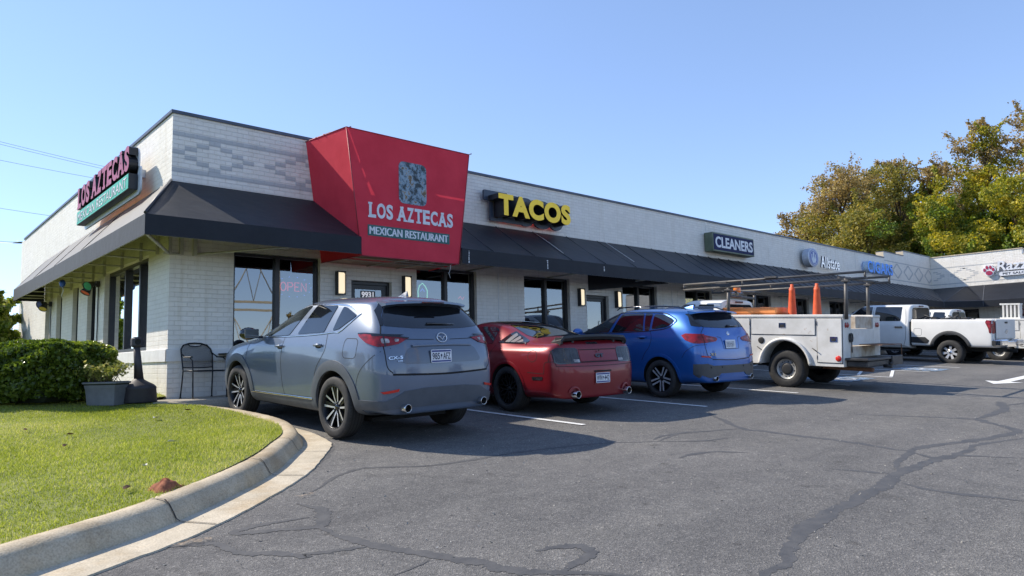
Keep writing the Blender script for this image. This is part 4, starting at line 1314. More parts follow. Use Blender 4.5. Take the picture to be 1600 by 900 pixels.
# letters over the taco counter
sg = thing('lit_wall_sign', 'yellow TACOS channel letters on dark backing with red glow', 'sign', (10.4, YW, 4.6), group=None)
M_YEL = plain('yellow_face', (0.62, 0.46, 0.02), 0.45, emc=(1.0, 0.72, 0.03), ems=0.10)
M_RGLOW = emit('red_halo_tube', (1.0, 0.06, 0.03), 0.35)
mb = MB()
Mk = on_front(0, 0, YW - 0.11)
mb.prism(rrect(0.74, 0.24, 0.02, 2, 10.34, 5.10), 0, 0.050, Mk); mb.prism(rrect(0.34, 0.5, 0.02, 2, 10.53, 4.63), 0, 0.0506, Mk)
mb.prism([(10.84, 4.63), (11.52, 4.63), (11.38, 5.31), (11.05, 5.31)], 0, 0.0512, Mk)
for i, (x0_, x1_) in enumerate(((11.38, 11.98), (11.90, 12.58), (12.46, 13.0))):
    mb.prism(rrect(x1_ - x0_, 0.70, 0.26, 6, x0_, 4.61), 0, 0.0518 + 0.0006 * i, Mk)
mb.build('backing', M_BACK, sg, True)
mb = MB(); to_mb(mb, text_mesh('TACOS', 2.42, 0.51, 0.36, 0.052, 1.10), on_front(10.47, 4.70, YW - 0.165), 0, 1)
mb.build('channel_letters', [M_YEL, M_BLACK], sg, True)
mb = MB()
for p in ((10.95, 11.2, 4.7, 4.78), (11.35, 12.1, 4.7, 4.76), (12.2, 12.85, 4.7, 4.78)):
    mb.box(p[0], p[1], YW - 0.075, YW - 0.055, p[2], p[3])
mb.build('halo_tubes', M_RGLOW, sg, True)

def box_sign(mb, x0, x1, z0, z1, y0, y1):
    mb.box(x0, x1, y0, y1, z0, z1, bev=0.008)
sg = thing('box_sign', 'navy CLEANERS cabinet sign with white letters in a green metal frame', 'sign', (19.9, YW, 4.7))
mb = MB(); box_sign(mb, 19.80, 22.42, 4.685, 5.30, YW - 0.33, YW - 0.02); mb.build('cabinet', mottled('olive_metal', (0.10, 0.13, 0.085), (0.15, 0.18, 0.12), 4, 0.5), sg, True)
mb = MB().prism(rrect(2.52, 0.52, 0.01), 0, 0.006, on_front(19.85, 4.735, YW - 0.332)); fc = mb.build('sign_face', plain('navy_face', (0.010, 0.016, 0.075), 0.6, spec=0.2), sg, True)
mb = MB(); to_mb(mb, text_mesh('CLEANERS', 2.36, 0.36, 0.004, 0.03, 1.0), on_front(19.94, 4.815, YW - 0.340)); mb.build('lettering', M_SIGNW, fc, True)

sg = thing('insurance_sign', 'round blue hands emblem beside silver insurance letters on the wall', 'sign', (26.2, YW, 4.7))
M_BLUEF = plain('emblem_blue', (0.035, 0.07, 0.32), 0.35)
M_SILV = plain('sign_silver', (0.45, 0.50, 0.58), 0.35, 0.2)
dm = on_front(26.95, 5.02, YW - 0.12) @ Matrix.Diagonal((1.25, 1, 1, 1))
mb = MB().lathe([(0, 0), (0.37, 0), (0.37, 0.24), (0.33, 0.25), (0, 0.25)], 32, 0, dm, False); em = mb.build('emblem', M_SILV, sg, True, smooth_angle=30)
mb = MB().lathe([(0, 0.2525), (0.315, 0.2525), (0.315, 0.254), (0, 0.254)], 32, 0, dm, False); mb.build('emblem_face', M_BLUEF, em, True)
mb = MB()
for sx in (-1, 1):                       # cupped hands and a ring
    pts = [(0.05, 0.25), (0.03, 0.05), (0.10, -0.05), (0.10, 0.12), (0.15, 0.13), (0.16, -0.1), (0.09, -0.2), (0.04, -0.24), (0.0, -0.18), (0.0, -0.02), (-0.01, 0.06), (0.012, 0.22)]
    pl = [(sx * x, y) for x, y in pts]
    mb.prism(pl if sx > 0 else pl[::-1], 0.2545, 0.257 + 0.0004 * sx, dm)
ring = [(0.285 * cos(2 * pi * k / 40), 0.285 * sin(2 * pi * k / 40)) for k in range(40)]; rin = [(x * 0.93, y * 0.93) for x, y in ring]
for k in range(40):
    j = (k + 1) % 40
    mb.prism([rin[k], ring[k], ring[j], rin[j]], 0.2545, 0.2562, dm)
mb.build('emblem_marks', M_SILV, em, True)
mb = MB(); to_mb(mb, text_mesh('Allstate', 1.74, 0.47, 0.05, 0.014, 1.05), on_front(27.86, 4.71, YW - 0.20), 0, 1); mb.build('channel_letters', [plain('glow_added_white_face', (0.8, 0.82, 0.86), 0.5, emc=(0.8, 0.9, 1.0), ems=0.18), M_BACK], sg, True)  # face glow added for legibility; dark sides put in as shadow edges

sg = thing('cigar_sign', 'bright blue CIGARS channel letters under the stepped parapet', 'sign', (32.5, YW, 4.85))
M_CBLUE = plain('cigar_blue', (0.03, 0.19, 0.72), 0.5, emc=(0.05, 0.3, 1.0), ems=0.12)  # faint glow added to brighten the blue letter faces
M_CSIDE = plain('cigar_side', (0.45, 0.58, 0.72), 0.4)
mb = MB(); to_mb(mb, text_mesh('CIGARS', 3.0, 0.52, 0.22, 0.022, 1.12), on_front(32.55, 4.83, YW - 0.06), 0, 1); mb.build('channel_letters', [M_CBLUE, M_CSIDE], sg, True)
MB().box(32.75, 35.4, YW - 0.058, YW - 0.004, 4.95, 5.12).build('raceway', M_CSIDE, sg, True)

# restaurant sign on the side wall
sg = thing('restaurant_sign', 'red pink restaurant letters above a green MEXICAN RESTAURANT box on the side wall', 'sign', (XC, 15.5, 4.5))
def on_left(y, z, x):
    return frame((x, y, z), (0, -1, 0), (0, 0, 1))
M_PINK = plain('pink_face', (0.40, 0.055, 0.10), 0.4)
M_GRNF = plain('green_face', (0.06, 0.47, 0.30), 0.4)
M_GREYP = plain('sign_panel_white', (0.60, 0.66, 0.74), 0.35)
xs_ = XC - 0.20
MB().prism(rrect(4.35, 0.52, 0.12) , 0, 0.03, on_left(17.62, 4.47, xs_)).build('back_panel', M_GREYP, sg, True)
MB().prism(rrect(4.1, 0.56, 0.2), 0, 0.027, on_left(17.5, 4.80, xs_ - 0.003)).build('upper_panel', M_GREYP, sg, True)
mb = MB(); slab(mb, on_left(17.55, 4.90, xs_ - 0.032), 'LOS AZTECAS', 4.12, 0.46, 0.15, 0, 1, 0.045)
mb.build('channel_letters', [M_PINK, M_BLACK], sg, True)
mb = MB().box(xs_ - 0.18, xs_ - 0.032, 13.42, 17.58, 4.555, 4.845, bev=0.006); bx_ = mb.build('green_box', M_BLACK, sg, True)
MB().prism([(0.012, 0.012), (4.148, 0.012), (4.148, 0.278), (0.012, 0.278)], 0, 0.004, on_left(17.58, 4.555, xs_ - 0.1802)).build('green_face', M_GRNF, bx_, True)
mb = MB()
for k in range(3):
    to_mb(mb, text_mesh('MEXICAN RESTAURANT', 3.93, 0.185, 0.004 + 0.0005 * k, 0.0), on_left(17.48 - 0.011 * k, 4.605, xs_ - 0.185)); mb.build('lettering', M_SIGNW, bx_, True)
mb = MB()
for y in (13.9, 15.5, 17.1):
    mb.box(xs_ + 0.001, XC - 0.002, y - 0.06, y + 0.06, 4.9, 5.05)
mb.build('mounting_bracket', M_GREYP, sg, True)
M_OGLOW = emit('orange_halo_tube', (1.0, 0.22, 0.05), 0.9)
MB().box(xs_ + 0.005, xs_ + 0.02, 13.5, 17.5, 4.5, 4.53).build('halo_tubes', M_OGLOW, sg, True)

# pet salon signs
sg = thing('salon_letter_sign', 'white salon letters with a red and white paw print on the far wing', 'sign', (XR, 9.4, 5.0))
def paw(M, s, mb, d, grow=0.0):
    el = [(0, -0.16, 0.24, 0.19), (-0.30, 0.10, 0.095, 0.14), (-0.12, 0.30, 0.095, 0.15), (0.12, 0.30, 0.095, 0.15), (0.30, 0.10, 0.095, 0.14)]
    for i, (x, y, a, b) in enumerate(el):
        mb.prism([((x + (a + grow) * cos(2 * pi * k / 16)) * s, (y + (b + grow) * sin(2 * pi * k / 16)) * s) for k in range(16)], 0, d + 0.0007 * i, M)
M_PAWR = plain('paw_red', (0.36, 0.03, 0.08), 0.4)
P_ = on_left(9.62, 5.20, XR - 0.03)
mb = MB(); paw(P_, 0.62, mb, 0.10, 0.075); mb.build('paw_backing', M_SIGNW, sg, True)
mb = MB(); paw(P_ @ Matrix.Translation((0, 0, 0.104)), 0.62, mb, 0.012); mb.build('paw_print', M_PAWR, sg, True)
mb = MB(); to_mb(mb, text_mesh('Razzle', 1.75, 0.50, 0.11, 0.02, shear=0.15), on_left(9.28, 5.16, XR - 0.03), 0, 1); mb.build('channel_letters', [M_SIGNW, plain('maroon_return', (0.12, 0.03, 0.04), 0.5)], sg, True)
MB().prism(rrect(3.2, 0.2, 0.09), 0, 0.09, on_left(9.2, 4.905, XR - 0.03)).build('name_bar', M_SIGNW, sg, True)
mb = MB(); to_mb(mb, text_mesh('PET SALON &', 1.35, 0.11, 0.004, 0.02), on_left(9.05, 4.95, XR - 0.121)); mb.build('lettering', M_BLACK, sg, True)
sg = thing('paw_sign', 'grey paw print plaque low on the far wing wall', 'sign', (XR, 8.45, 2.75))
P_ = on_left(8.35, 2.80, XR - 0.005)
mb = MB(); paw(P_, 0.95, mb, 0.03, 0.045); mb.build('paw_backing', plain('dusty_red', (0.30, 0.12, 0.13), 0.5), sg, True)
mb = MB(); paw(P_ @ Matrix.Translation((0, 0, 0.034)), 0.95, mb, 0.008); mb.build('paw_print', M_SIGNW, sg, True)

# lit wall lamps either side of the doors
M_LAMP = emit('lamp_diffuser', (1.0, 0.84, 0.58), 0.5)
LAMPS = [(6.71, 'lit upright wall lamp left of the numbered restaurant door'), (8.25, 'lit upright wall lamp right of the numbered restaurant door'), (13.71, 'lit upright wall lamp left of the second glass door'), (15.23, 'lit upright wall lamp right of the second glass door')]
for x, lb in LAMPS:
    t = thing('wall_lamp', lb, 'lamp', (x, YW, 2.75), group='upright lamps beside the doors')
    mb = MB()
    mb.box(-0.085, 0.085, -0.02, -0.001, -0.02, 0.44); mb.box(-0.085, 0.085, -0.125, -0.02, 0.415, 0.44); mb.box(-0.085, 0.085, -0.125, -0.02, -0.02, 0.0)
    mb.box(-0.085, -0.076, -0.125, -0.0201, 0.0, 0.415); mb.box(0.076, 0.085, -0.125, -0.0201, 0.0, 0.415)
    mb.build('housing', M_FRAME, t)
    MB().box(-0.074, 0.074, -0.118, -0.022, 0.002, 0.413, bev=0.02).build('diffuser', M_LAMP, t)

# neon signs in the windows
def neon(mb, M, strokes, r=0.011):
    for st in strokes:
        mb.tube([M @ Vector((x, y, 0)) for x, y in st], r, 6)
def ell(cx, cy, a, b, n=18, a0=0, a1=360):
    return [(cx + a * cos(radians(a0 + (a1 - a0) * k / n)), cy + b * sin(radians(a0 + (a1 - a0) * k / n))) for k in range(n + 1)]
sg = thing('neon_open_sign', 'red neon OPEN sign in the corner restaurant window', 'neon sign', (5.9, YW + 0.22, 2.8))
M_NRED = emit('red_neon', (1.0, 0.08, 0.12), 0.55)
M_NBLU = emit('blue_neon', (0.12, 0.22, 1.0), 0.9)
M_NGRN = emit('green_neon', (0.35, 1.0, 0.55), 0.8)
Mo = frame((5.62, YW + 0.24, 2.79), (1, 0, 0), (0, 0, 1))
mb = MB()
neon(mb, Mo, [ell(0.06, 0.08, 0.055, 0.08), [(0.15, 0), (0.15, 0.16), (0.23, 0.155), (0.25, 0.12), (0.23, 0.08), (0.15, 0.075)], [(0.38, 0), (0.29, 0), (0.29, 0.16), (0.38, 0.16)], [(0.29, 0.08), (0.36, 0.08)], [(0.42, 0), (0.42, 0.16), (0.52, 0), (0.52, 0.16)]])
mb.build('neon_letters', M_NRED, sg, True)
mb = MB()
for k in range(14):
    a = 2 * pi * k / 14
    p = Mo @ Vector((0.27 + 0.36 * cos(a), 0.08 + 0.19 * sin(a), -0.02)); mb.box(p.x - 0.01, p.x + 0.01, p.y - 0.005, p.y + 0.005, p.z - 0.006, p.z + 0.006)
mb.build('border_lights', M_NBLU, sg, True)
MB().prism([(0.27 + 0.37 * cos(2 * pi * k / 24), 0.08 + 0.2 * sin(2 * pi * k / 24)) for k in range(24)], -0.04, -0.03, Mo).build('backing', M_SLOT, sg, True)
sg = thing('neon_crest_sign', 'green outlined neon crest and script in the window right of the canopy', 'neon sign', (8.8, YW + 0.22, 2.6))
Mo = frame((8.86, YW + 0.24, 2.82), (1, 0, 0), (0, 0, 1))
mb = MB()
neon(mb, Mo, [[(-.12, -.2), (0, -.3), (.12, -.22), (.16, -.1), (.12, -.05), (.13, .12), (.07, .22), (0, .28), (-.08, .22), (-.12, .1), (-.11, -.02), (-.16, -.1), (-.12, -.2)]])
mb.build('crest_outline', M_NGRN, sg, True)
mb = MB(); neon(mb, Mo, [ell(0, -0.1, 0.06, 0.06), [(-.05, .1), (0, .16), (.05, .1)]], 0.007); mb.build('crest_ball', M_NBLU, sg, True)
mb = MB(); neon(mb, Mo, [[(-.25 + .06 * k, -.42 + (.05 if k % 2 else 0)) for k in range(12)]], 0.008); mb.build('script', M_NGRN, sg, True)
sg = thing('neon_drinks_sign', 'small red and blue neon drinks sign low in the right hand pane', 'neon sign', (9.8, YW + 0.22, 2.3))
Mo = frame((9.75, YW + 0.24, 2.25), (1, 0, 0), (0, 0, 1))
mb = MB(); neon(mb, Mo, [[(-.05, .2), (.05, .25), (.18, .27)], [(.02, .02), (.08, .1), (.14, .02), (.2, .1), (.24, .02)], [(.1, .55), (.16, .6), (.22, .53), (.26, .6)]], 0.008); mb.build('red_script', M_NRED, sg, True)
mb = MB(); neon(mb, Mo, [[(-.08, 0), (-.05, .06), (-.05, .14)]], 0.01); mb.build('blue_mark', M_NBLU, sg, True)
sg = thing('neon_shop_sign', 'yellow green neon lettering in a window behind the service truck', 'neon sign', (18.8, YW + 0.22, 2.9))
Mo = frame((18.75, YW + 0.24, 2.98), (1, 0, 0), (0, 0, 1))
mb = MB(); to_mb(mb, text_mesh('OPEN', 0.95, 0.17, 0.02, 0.0), Mo); mb.build('neon_letters', emit('yellow_neon', (0.75, 0.8, 0.05), 0.5), sg, True)

# notice on the wall between windows
sg = thing('wall_notice', 'small pale green bordered notice on the wall past the second door', 'notice', (17.5, YW, 2.75))
MB().box(17.40, 17.62, YW - 0.012, YW - 0.001, 2.62, 2.90).build('panel', plain('notice_white', (0.68, 0.72, 0.70), 0.5), sg, True)
mb = MB()
for z in (2.67, 2.72, 2.77, 2.84):
    mb.box(17.43, 17.59, YW - 0.0145, YW - 0.0125, z, z + 0.018)
mb.build('green_lines', plain('notice_green', (0.10, 0.32, 0.24), 0.5), sg, True)
# ------------------------------------------------------------------ vehicle tools
M_TYRE = mottled('tyre_rubber', (0.016, 0.016, 0.017), (0.034, 0.033, 0.032), 14, 0.78, bump=0.3, bscale=90, bdist=0.002)
M_RIMDK = plain('dark_rim', (0.022, 0.023, 0.026), 0.35, 0.6)
M_RIMBK = plain('black_rim', (0.008, 0.008, 0.009), 0.4, 0.3)
M_RIMSV = plain('machined_rim', (0.58, 0.59, 0.61), 0.3, 0.45)
M_CHR = plain('chrome', (0.68, 0.69, 0.71), 0.1, 1.0)
M_PLBK = mottled('black_plastic', (0.016, 0.017, 0.019), (0.028, 0.029, 0.031), 8, 0.55)
M_GLBK = plain('gloss_black', (0.006, 0.006, 0.007), 0.06, 0.0, coat=0.8)
M_WELL = mottled('wheel_well', (0.010, 0.010, 0.010), (0.02, 0.019, 0.018), 6, 0.9)
M_SEAM = plain('panel_gap', (0.008, 0.008, 0.009), 0.8)
def car_glass(name, c=(0.010, 0.012, 0.015), ior=1.75):
    m, n, l, b = new_mat(name)
    tc = N(n, 'ShaderNodeTexCoord')
    no = N(n, 'ShaderNodeTexNoise', Scale=1.6, Detail=3.0); l.new(tc.outputs['Object'], no.inputs['Vector'])
    r = ramp(n, [(0.35, tuple(x * 0.6 for x in c)), (0.65, tuple(x * 1.6 for x in c))]); l.new(no.outputs['Fac'], r.inputs[0]); l.new(r.outputs[0], b.inputs['Base Color'])
    setin(b, rough=0.03, ior=ior, spec=0.6)
    return m
M_TINT = car_glass('tinted_glass')
M_CLEAR = car_glass('lighter_glass', (0.045, 0.055, 0.060), 1.95)
def lens(name, c, rough=0.08):
    m, n, l, b = new_mat(name)
    tc = N(n, 'ShaderNodeTexCoord')
    wv = N(n, 'ShaderNodeTexNoise', Scale=14.0, Detail=2.0); l.new(tc.outputs['Object'], wv.inputs['Vector'])
    r = ramp(n, [(0.35, tuple(x * 0.35 for x in c)), (0.65, c)]); l.new(wv.outputs['Fac'], r.inputs[0]); l.new(r.outputs[0], b.inputs['Base Color'])
    setin(b, rough=0.25, coat=0.25, coatr=0.03, spec=0.45)
    return m
M_RED = lens('red_lens', (0.36, 0.008, 0.014))
M_REDD = lens('dark_red_lens', (0.14, 0.006, 0.01))
M_CLR = lens('clear_lens', (0.52, 0.50, 0.50))
M_SMOKE = lens('smoked_lens', (0.035, 0.034, 0.040))
M_REFL = plain('red_reflector', (0.55, 0.03, 0.02), 0.25)
M_PLATE = plain('plate_white', (0.72, 0.74, 0.78), 0.4)
M_PLBLUE = plain('plate_blue', (0.03, 0.05, 0.22), 0.4)
M_INK = plain('plate_ink', (0.02, 0.025, 0.06), 0.5)

def mesh_eval(me, mods):
    """run modifiers on a mesh and hand back the result"""
    o = bpy.data.objects.new('work', me)
    COL.objects.link(o)
    tmp = []
    for kind, kw in mods:
        m = o.modifiers.new(kind, kind)
        for a, v in kw.items():
            if a == 'cutter':
                c = bpy.data.objects.new('cutter', v); COL.objects.link(c); m.object = c; tmp.append(c)
            else:
                setattr(m, a, v)
    bpy.context.view_layer.update()
    r = bpy.data.meshes.new_from_object(o.evaluated_get(bpy.context.evaluated_depsgraph_get()))
    bpy.data.objects.remove(o)
    for c in tmp:
        bpy.data.objects.remove(c)
    return r

def loft_body(rows, rear_x, front_x, levels=3, creases=None, name='body'):
    """rows: half sections from bottom centre to roof centre; mirrored, capped with bulged ends"""
    def full(r):
        b0, b1 = Vector(r[0]), Vector(r[1])
        t0, t1 = Vector(r[-2]), Vector(r[-1])
        mid_b = b0.lerp(b1, 0.6)
        mid_t = Vector((t0.x * 0.4 + t1.x * 0.6, t0.y * 0.6, t0.z + (t1.z - t0.z) * 0.75))
        return [b0, mid_b] + [Vector(p) for p in r[1:-1]] + [mid_t, t1]
    F = [full(r) for r in rows]
    k = len(F[0]) - 1
    vs, idx = [], []
    for r in F:
        a = []
        for i, p in enumerate(r):
            a.append(len(vs)); vs.append(p)
        c = list(a)
        for i in range(1, k):
            p = r[i]
            c[i] = len(vs); vs.append(Vector((p.x, -p.y, p.z)))
        idx.append((a, c))
    fs = []
    for (a0, c0), (a1, c1) in zip(idx, idx[1:]):
        for i in range(k):
            fs.append((a0[i], a0[i + 1], a1[i + 1], a1[i]))
            fs.append((c0[i], c1[i], c1[i + 1], c0[i + 1]))
    def cap(ring, R, xc, flip):
        a, c = ring
        ctr, midl, midr = {}, {}, {}
        lo, hi = 2, k - 2
        for i in range(lo, hi + 1):
            p = R[i]
            if i == lo:
                ctr[i], midl[i], midr[i] = a[0], a[1], c[1]
            elif i == hi:
                ctr[i], midl[i], midr[i] = a[k], a[k - 1], c[k - 1]
            else:
                x = xc[i - 1]
                xm = p.x + (x - p.x) * 0.72
                ctr[i] = len(vs); vs.append(Vector((x, 0, p.z)))
                midl[i] = len(vs); vs.append(Vector((xm, p.y * 0.6, p.z)))
                midr[i] = len(vs); vs.append(Vector((xm, -p.y * 0.6, p.z)))
        for i in range(lo, hi):
            for q in ((a[i], a[i + 1], midl[i + 1], midl[i]), (midl[i], midl[i + 1], ctr[i + 1], ctr[i]), (ctr[i], ctr[i + 1], midr[i + 1], midr[i]), (midr[i], midr[i + 1], c[i + 1], c[i])):
                q = tuple(dict.fromkeys(q))
                if len(q) > 2:
                    fs.append(q[::-1] if flip else q)
    cap(idx[0], F[0], rear_x, True)
    cap(idx[-1], F[-1], front_x, False)
    me = bpy.data.meshes.new(name)
    me.from_pydata([tuple(v) for v in vs], [], fs)
    fix_normals(me)
    if creases:
        at = me.attributes.new('crease_edge', 'FLOAT', 'EDGE')
        pairs = {}
        for (line, r0, r1, val) in creases:          # lengthwise line number in the given section, from row r0 to r1
            i = line + 1
            for r in range(r0, r1):
                for s in (0, 1):
                    pairs[frozenset((idx[r][s][i], idx[r + 1][s][i]))] = val
        for e in me.edges:
            v = pairs.get(frozenset(e.vertices))
            if v:
                at.data[e.index].value = v
    return mesh_eval(me, [('SUBSURF', dict(levels=levels, render_levels=levels))])

def tree_of(me):
    bm = bmesh.new(); bm.from_mesh(me)
    t = BVHTree.FromBMesh(bm)
    bm.free()
    return t

def cyl_mesh(x, z, r, y0, y1, n=56):
    mb = MB()
    M = Matrix(((1, 0, 0, x), (0, 0, 1, 0), (0, 1, 0, z), (0, 0, 0, 1)))
    mb.prism([(r * cos(2 * pi * k / n), r * sin(2 * pi * k / n)) for k in range(n)], y0, y1, M)
    return fix_normals(mb.mesh('cutter'))

def join_mesh(ms):
    bm = bmesh.new()
    for m in ms:
        bm.from_mesh(m)
    me = bpy.data.meshes.new('joined'); bm.to_mesh(me); bm.free()
    return me

def cut_wells(me, wells, y_in=0.50, extra=()):
    """wells: (x, z, radius); returns body with the well faces in slot 1"""
    cs = []
    for x, z, r in wells:
        cs += [cyl_mesh(x, z, r, y_in, 1.4), cyl_mesh(x, z, r, -1.4, -y_in)]
    cs += list(extra)
    out = mesh_eval(me, [('BOOLEAN', dict(operation='DIFFERENCE', solver='EXACT', cutter=join_mesh(cs)))])
    mi = []
    for p in out.polygons:
        c, nn = p.center, p.normal
        k = 0
        for x, z, r in wells:
            d = sqrt((c.x - x) ** 2 + (c.z - z) ** 2)
            if d < r + 0.01 and abs(c.y) > y_in - 0.02:
                rad = ((c.x - x) * nn.x + (c.z - z) * nn.z) / max(d, 1e-6)
                if rad < -0.8 or abs(abs(c.y) - y_in) < 0.01:
                    k = 1
        mi.append(k)
    out.polygons.foreach_set('material_index', mi)
    return out

def smooth_poly(poly, r=0.0, n=4):
    """round the corners of a 2D polygon"""
    if not r:
        return [Vector(p) for p in poly]
    out = []
    k = len(poly)
    for i in range(k):
        p, a, b = Vector(poly[i]), Vector(poly[i - 1]), Vector(poly[(i + 1) % k])
        da, db = (a - p), (b - p)
        ra_ = min(r, da.length * 0.45); rb_ = min(r, db.length * 0.45)
        p0, p1 = p + da.normalized() * ra_, p + db.normalized() * rb_
        for j in range(n + 1):
            t = j / n
            out.append((p0 * (1 - t) + p * t) * (1 - t) + (p * (1 - t) + p1 * t) * t)
    return out

VIEWS = {  # side of the ray origin, direction, and how 2D maps to 3D
    'L': (lambda a, b: Vector((a, 3, b)), Vector((0, -1, 0))),
    'R': (lambda a, b: Vector((a, -3, b)), Vector((0, 1, 0))),
    'B': (lambda a, b: Vector((-4, a, b)), Vector((1, 0, 0))),
    'F': (lambda a, b: Vector((9, a, b)), Vector((-1, 0, 0))),
    'T': (lambda a, b: Vector((a, b, 4)), Vector((0, 0, -1))),
}
def hit(tree, view, a, b):
    o, d = VIEWS[view]
    h = tree.ray_cast(o(a, b), d, 12)
    if h[0] is None:
        p = o(a, b)
        q = tree.find_nearest(p + d * (3 if view in 'LR' else 4))
        return q[0], q[1]
    return h[0], h[1]

def patch(mb, tree, view, poly, off=0.004, thick=0.02, step=0.04, r=0.0, mi=0, wrap=True):
    """fill a 2D polygon, project it on the body and give it a rim"""
    pts = smooth_poly(poly, r)
    fine = []
    k = len(pts)
    for i in range(k):
        a, b = pts[i], pts[(i + 1) % k]
        m = max(1, int((b - a).length / step))
        for j in range(m):
            fine.append(a.lerp(b, j / m))
    k = len(fine)
    flat = [(p.x, p.y) for p in fine]
    allp = list(fine)
    x0, x1 = min(p[0] for p in flat), max(p[0] for p in flat)
    y0, y1 = min(p[1] for p in flat), max(p[1] for p in flat)
    yy = y0 + step * 0.5
    while yy < y1:
        xx = x0 + step * 0.5
        while xx < x1:
            if in_poly(xx, yy, flat):
                allp.append(Vector((xx, yy)))
            xx += step
        yy += step
    res = delaunay_2d_cdt(allp, [(i, (i + 1) % k) for i in range(k)], [], 1, 1e-6)
    V, Fc = res[0], res[2]
    top = []
    nor = []
    for p in V:
        q, nn = hit(tree, view, p.x, p.y)
        d = VIEWS[view][1]
        if nn.dot(d) > 0:
            nn = -nn
        top.append(q + nn * off); nor.append(nn)
    fl = []
    for f in Fc:
        a, b, c = (top[i] for i in f[:3])
        fl.append(tuple(f) if (b - a).cross(c - a).dot(nor[f[0]]) > 0 else tuple(f)[::-1])
    mb.add(top, fl, mi, True)
    if thick:
        # boundary edges become a rim
        cnt = {}
        for f in fl:
            for i in range(len(f)):
                e = (f[i], f[(i + 1) % len(f)])
                cnt[e] = 1
        rim = [e for e in cnt if (e[1], e[0]) not in cnt]
        vs, fs = [], []
        for a, b in rim:
            o = len(vs)
            vs += [top[b], top[a], top[a] - nor[a] * thick, top[b] - nor[b] * thick]
            fs.append((o, o + 1, o + 2, o + 3))
        mb.add(vs, fs, mi, False)
    return mb

def ribbon(mb, tree, view, pts, wd, off=0.003, n=6, mi=0, smooth=True, height=0.0):
    path = [Vector((p.x, p.y)) for p in catmull([(a, b, 0) for a, b in pts], n)] if smooth else None
    if path is None:
        path = []
        for a, b in zip(pts, pts[1:]):
            a, b = Vector(a), Vector(b)
            m = max(1, int((b - a).length / 0.04))
            path += [a.lerp(b, j / m) for j in range(m)]
        path.append(Vector(pts[-1]))
    k = len(path)
    vs = []
    for i, p in enumerate(path):
        t = path[min(i + 1, k - 1)] - path[max(i - 1, 0)]
        if t.length < 1e-9:
            t = Vector((1, 0))
        t.normalize(); nrm = Vector((-t.y, t.x)) * wd / 2
        for s, o_ in ((1, off), (0, off + height), (-1, off)):
            q = p + nrm * s
            h, nn = hit(tree, view, q.x, q.y)
            if nn.dot(VIEWS[view][1]) > 0:
                nn = -nn
            vs.append(h + nn * o_)
    fs = [(3 * i + j, 3 * i + j + 1, 3 * i + j + 4, 3 * i + j + 3) for i in range(k - 1) for j in range(2)]
    mb.add(vs, fs, mi, True)
    return mb

def ring_patch(mb, tree, view, cx, cz, r0, r1, a0, a1, off=0.012, thick=0.03, n=40, rows=4, mi=0, sx=1.0, sz=1.0, r1b=None):
    vs, ns = [], []
    for i in range(n + 1):
        a = radians(a0 + (a1 - a0) * i / n)
        for j in range(rows + 1):
            rr = r0 + ((r1 if r1b is None else r1 + (r1b - r1) * abs(2 * i / n - 1)) - r0) * j / rows
            h, nn = hit(tree, view, cx + rr * cos(a) * sx, cz + rr * sin(a) * sz)
            if nn.dot(VIEWS[view][1]) > 0:
                nn = -nn
            vs.append(h + nn * (off * (1 if j in (0, rows) else 1.35))); ns.append(nn)
    fs = [(i * (rows + 1) + j, i * (rows + 1) + j + 1, (i + 1) * (rows + 1) + j + 1, (i + 1) * (rows + 1) + j) for i in range(n) for j in range(rows)]
    mb.add(vs, fs, mi, True)
    W = rows + 1
    rim = [i * W for i in range(n + 1)], [i * W + rows for i in range(n + 1)]
    for line in rim:
        v2, f2 = [], []
        for i in line:
            v2 += [vs[i], vs[i] - ns[i] * thick]
        mb.add(v2, [(2 * i, 2 * i + 1, 2 * i + 3, 2 * i + 2) for i in range(n)], mi, True)
    return mb

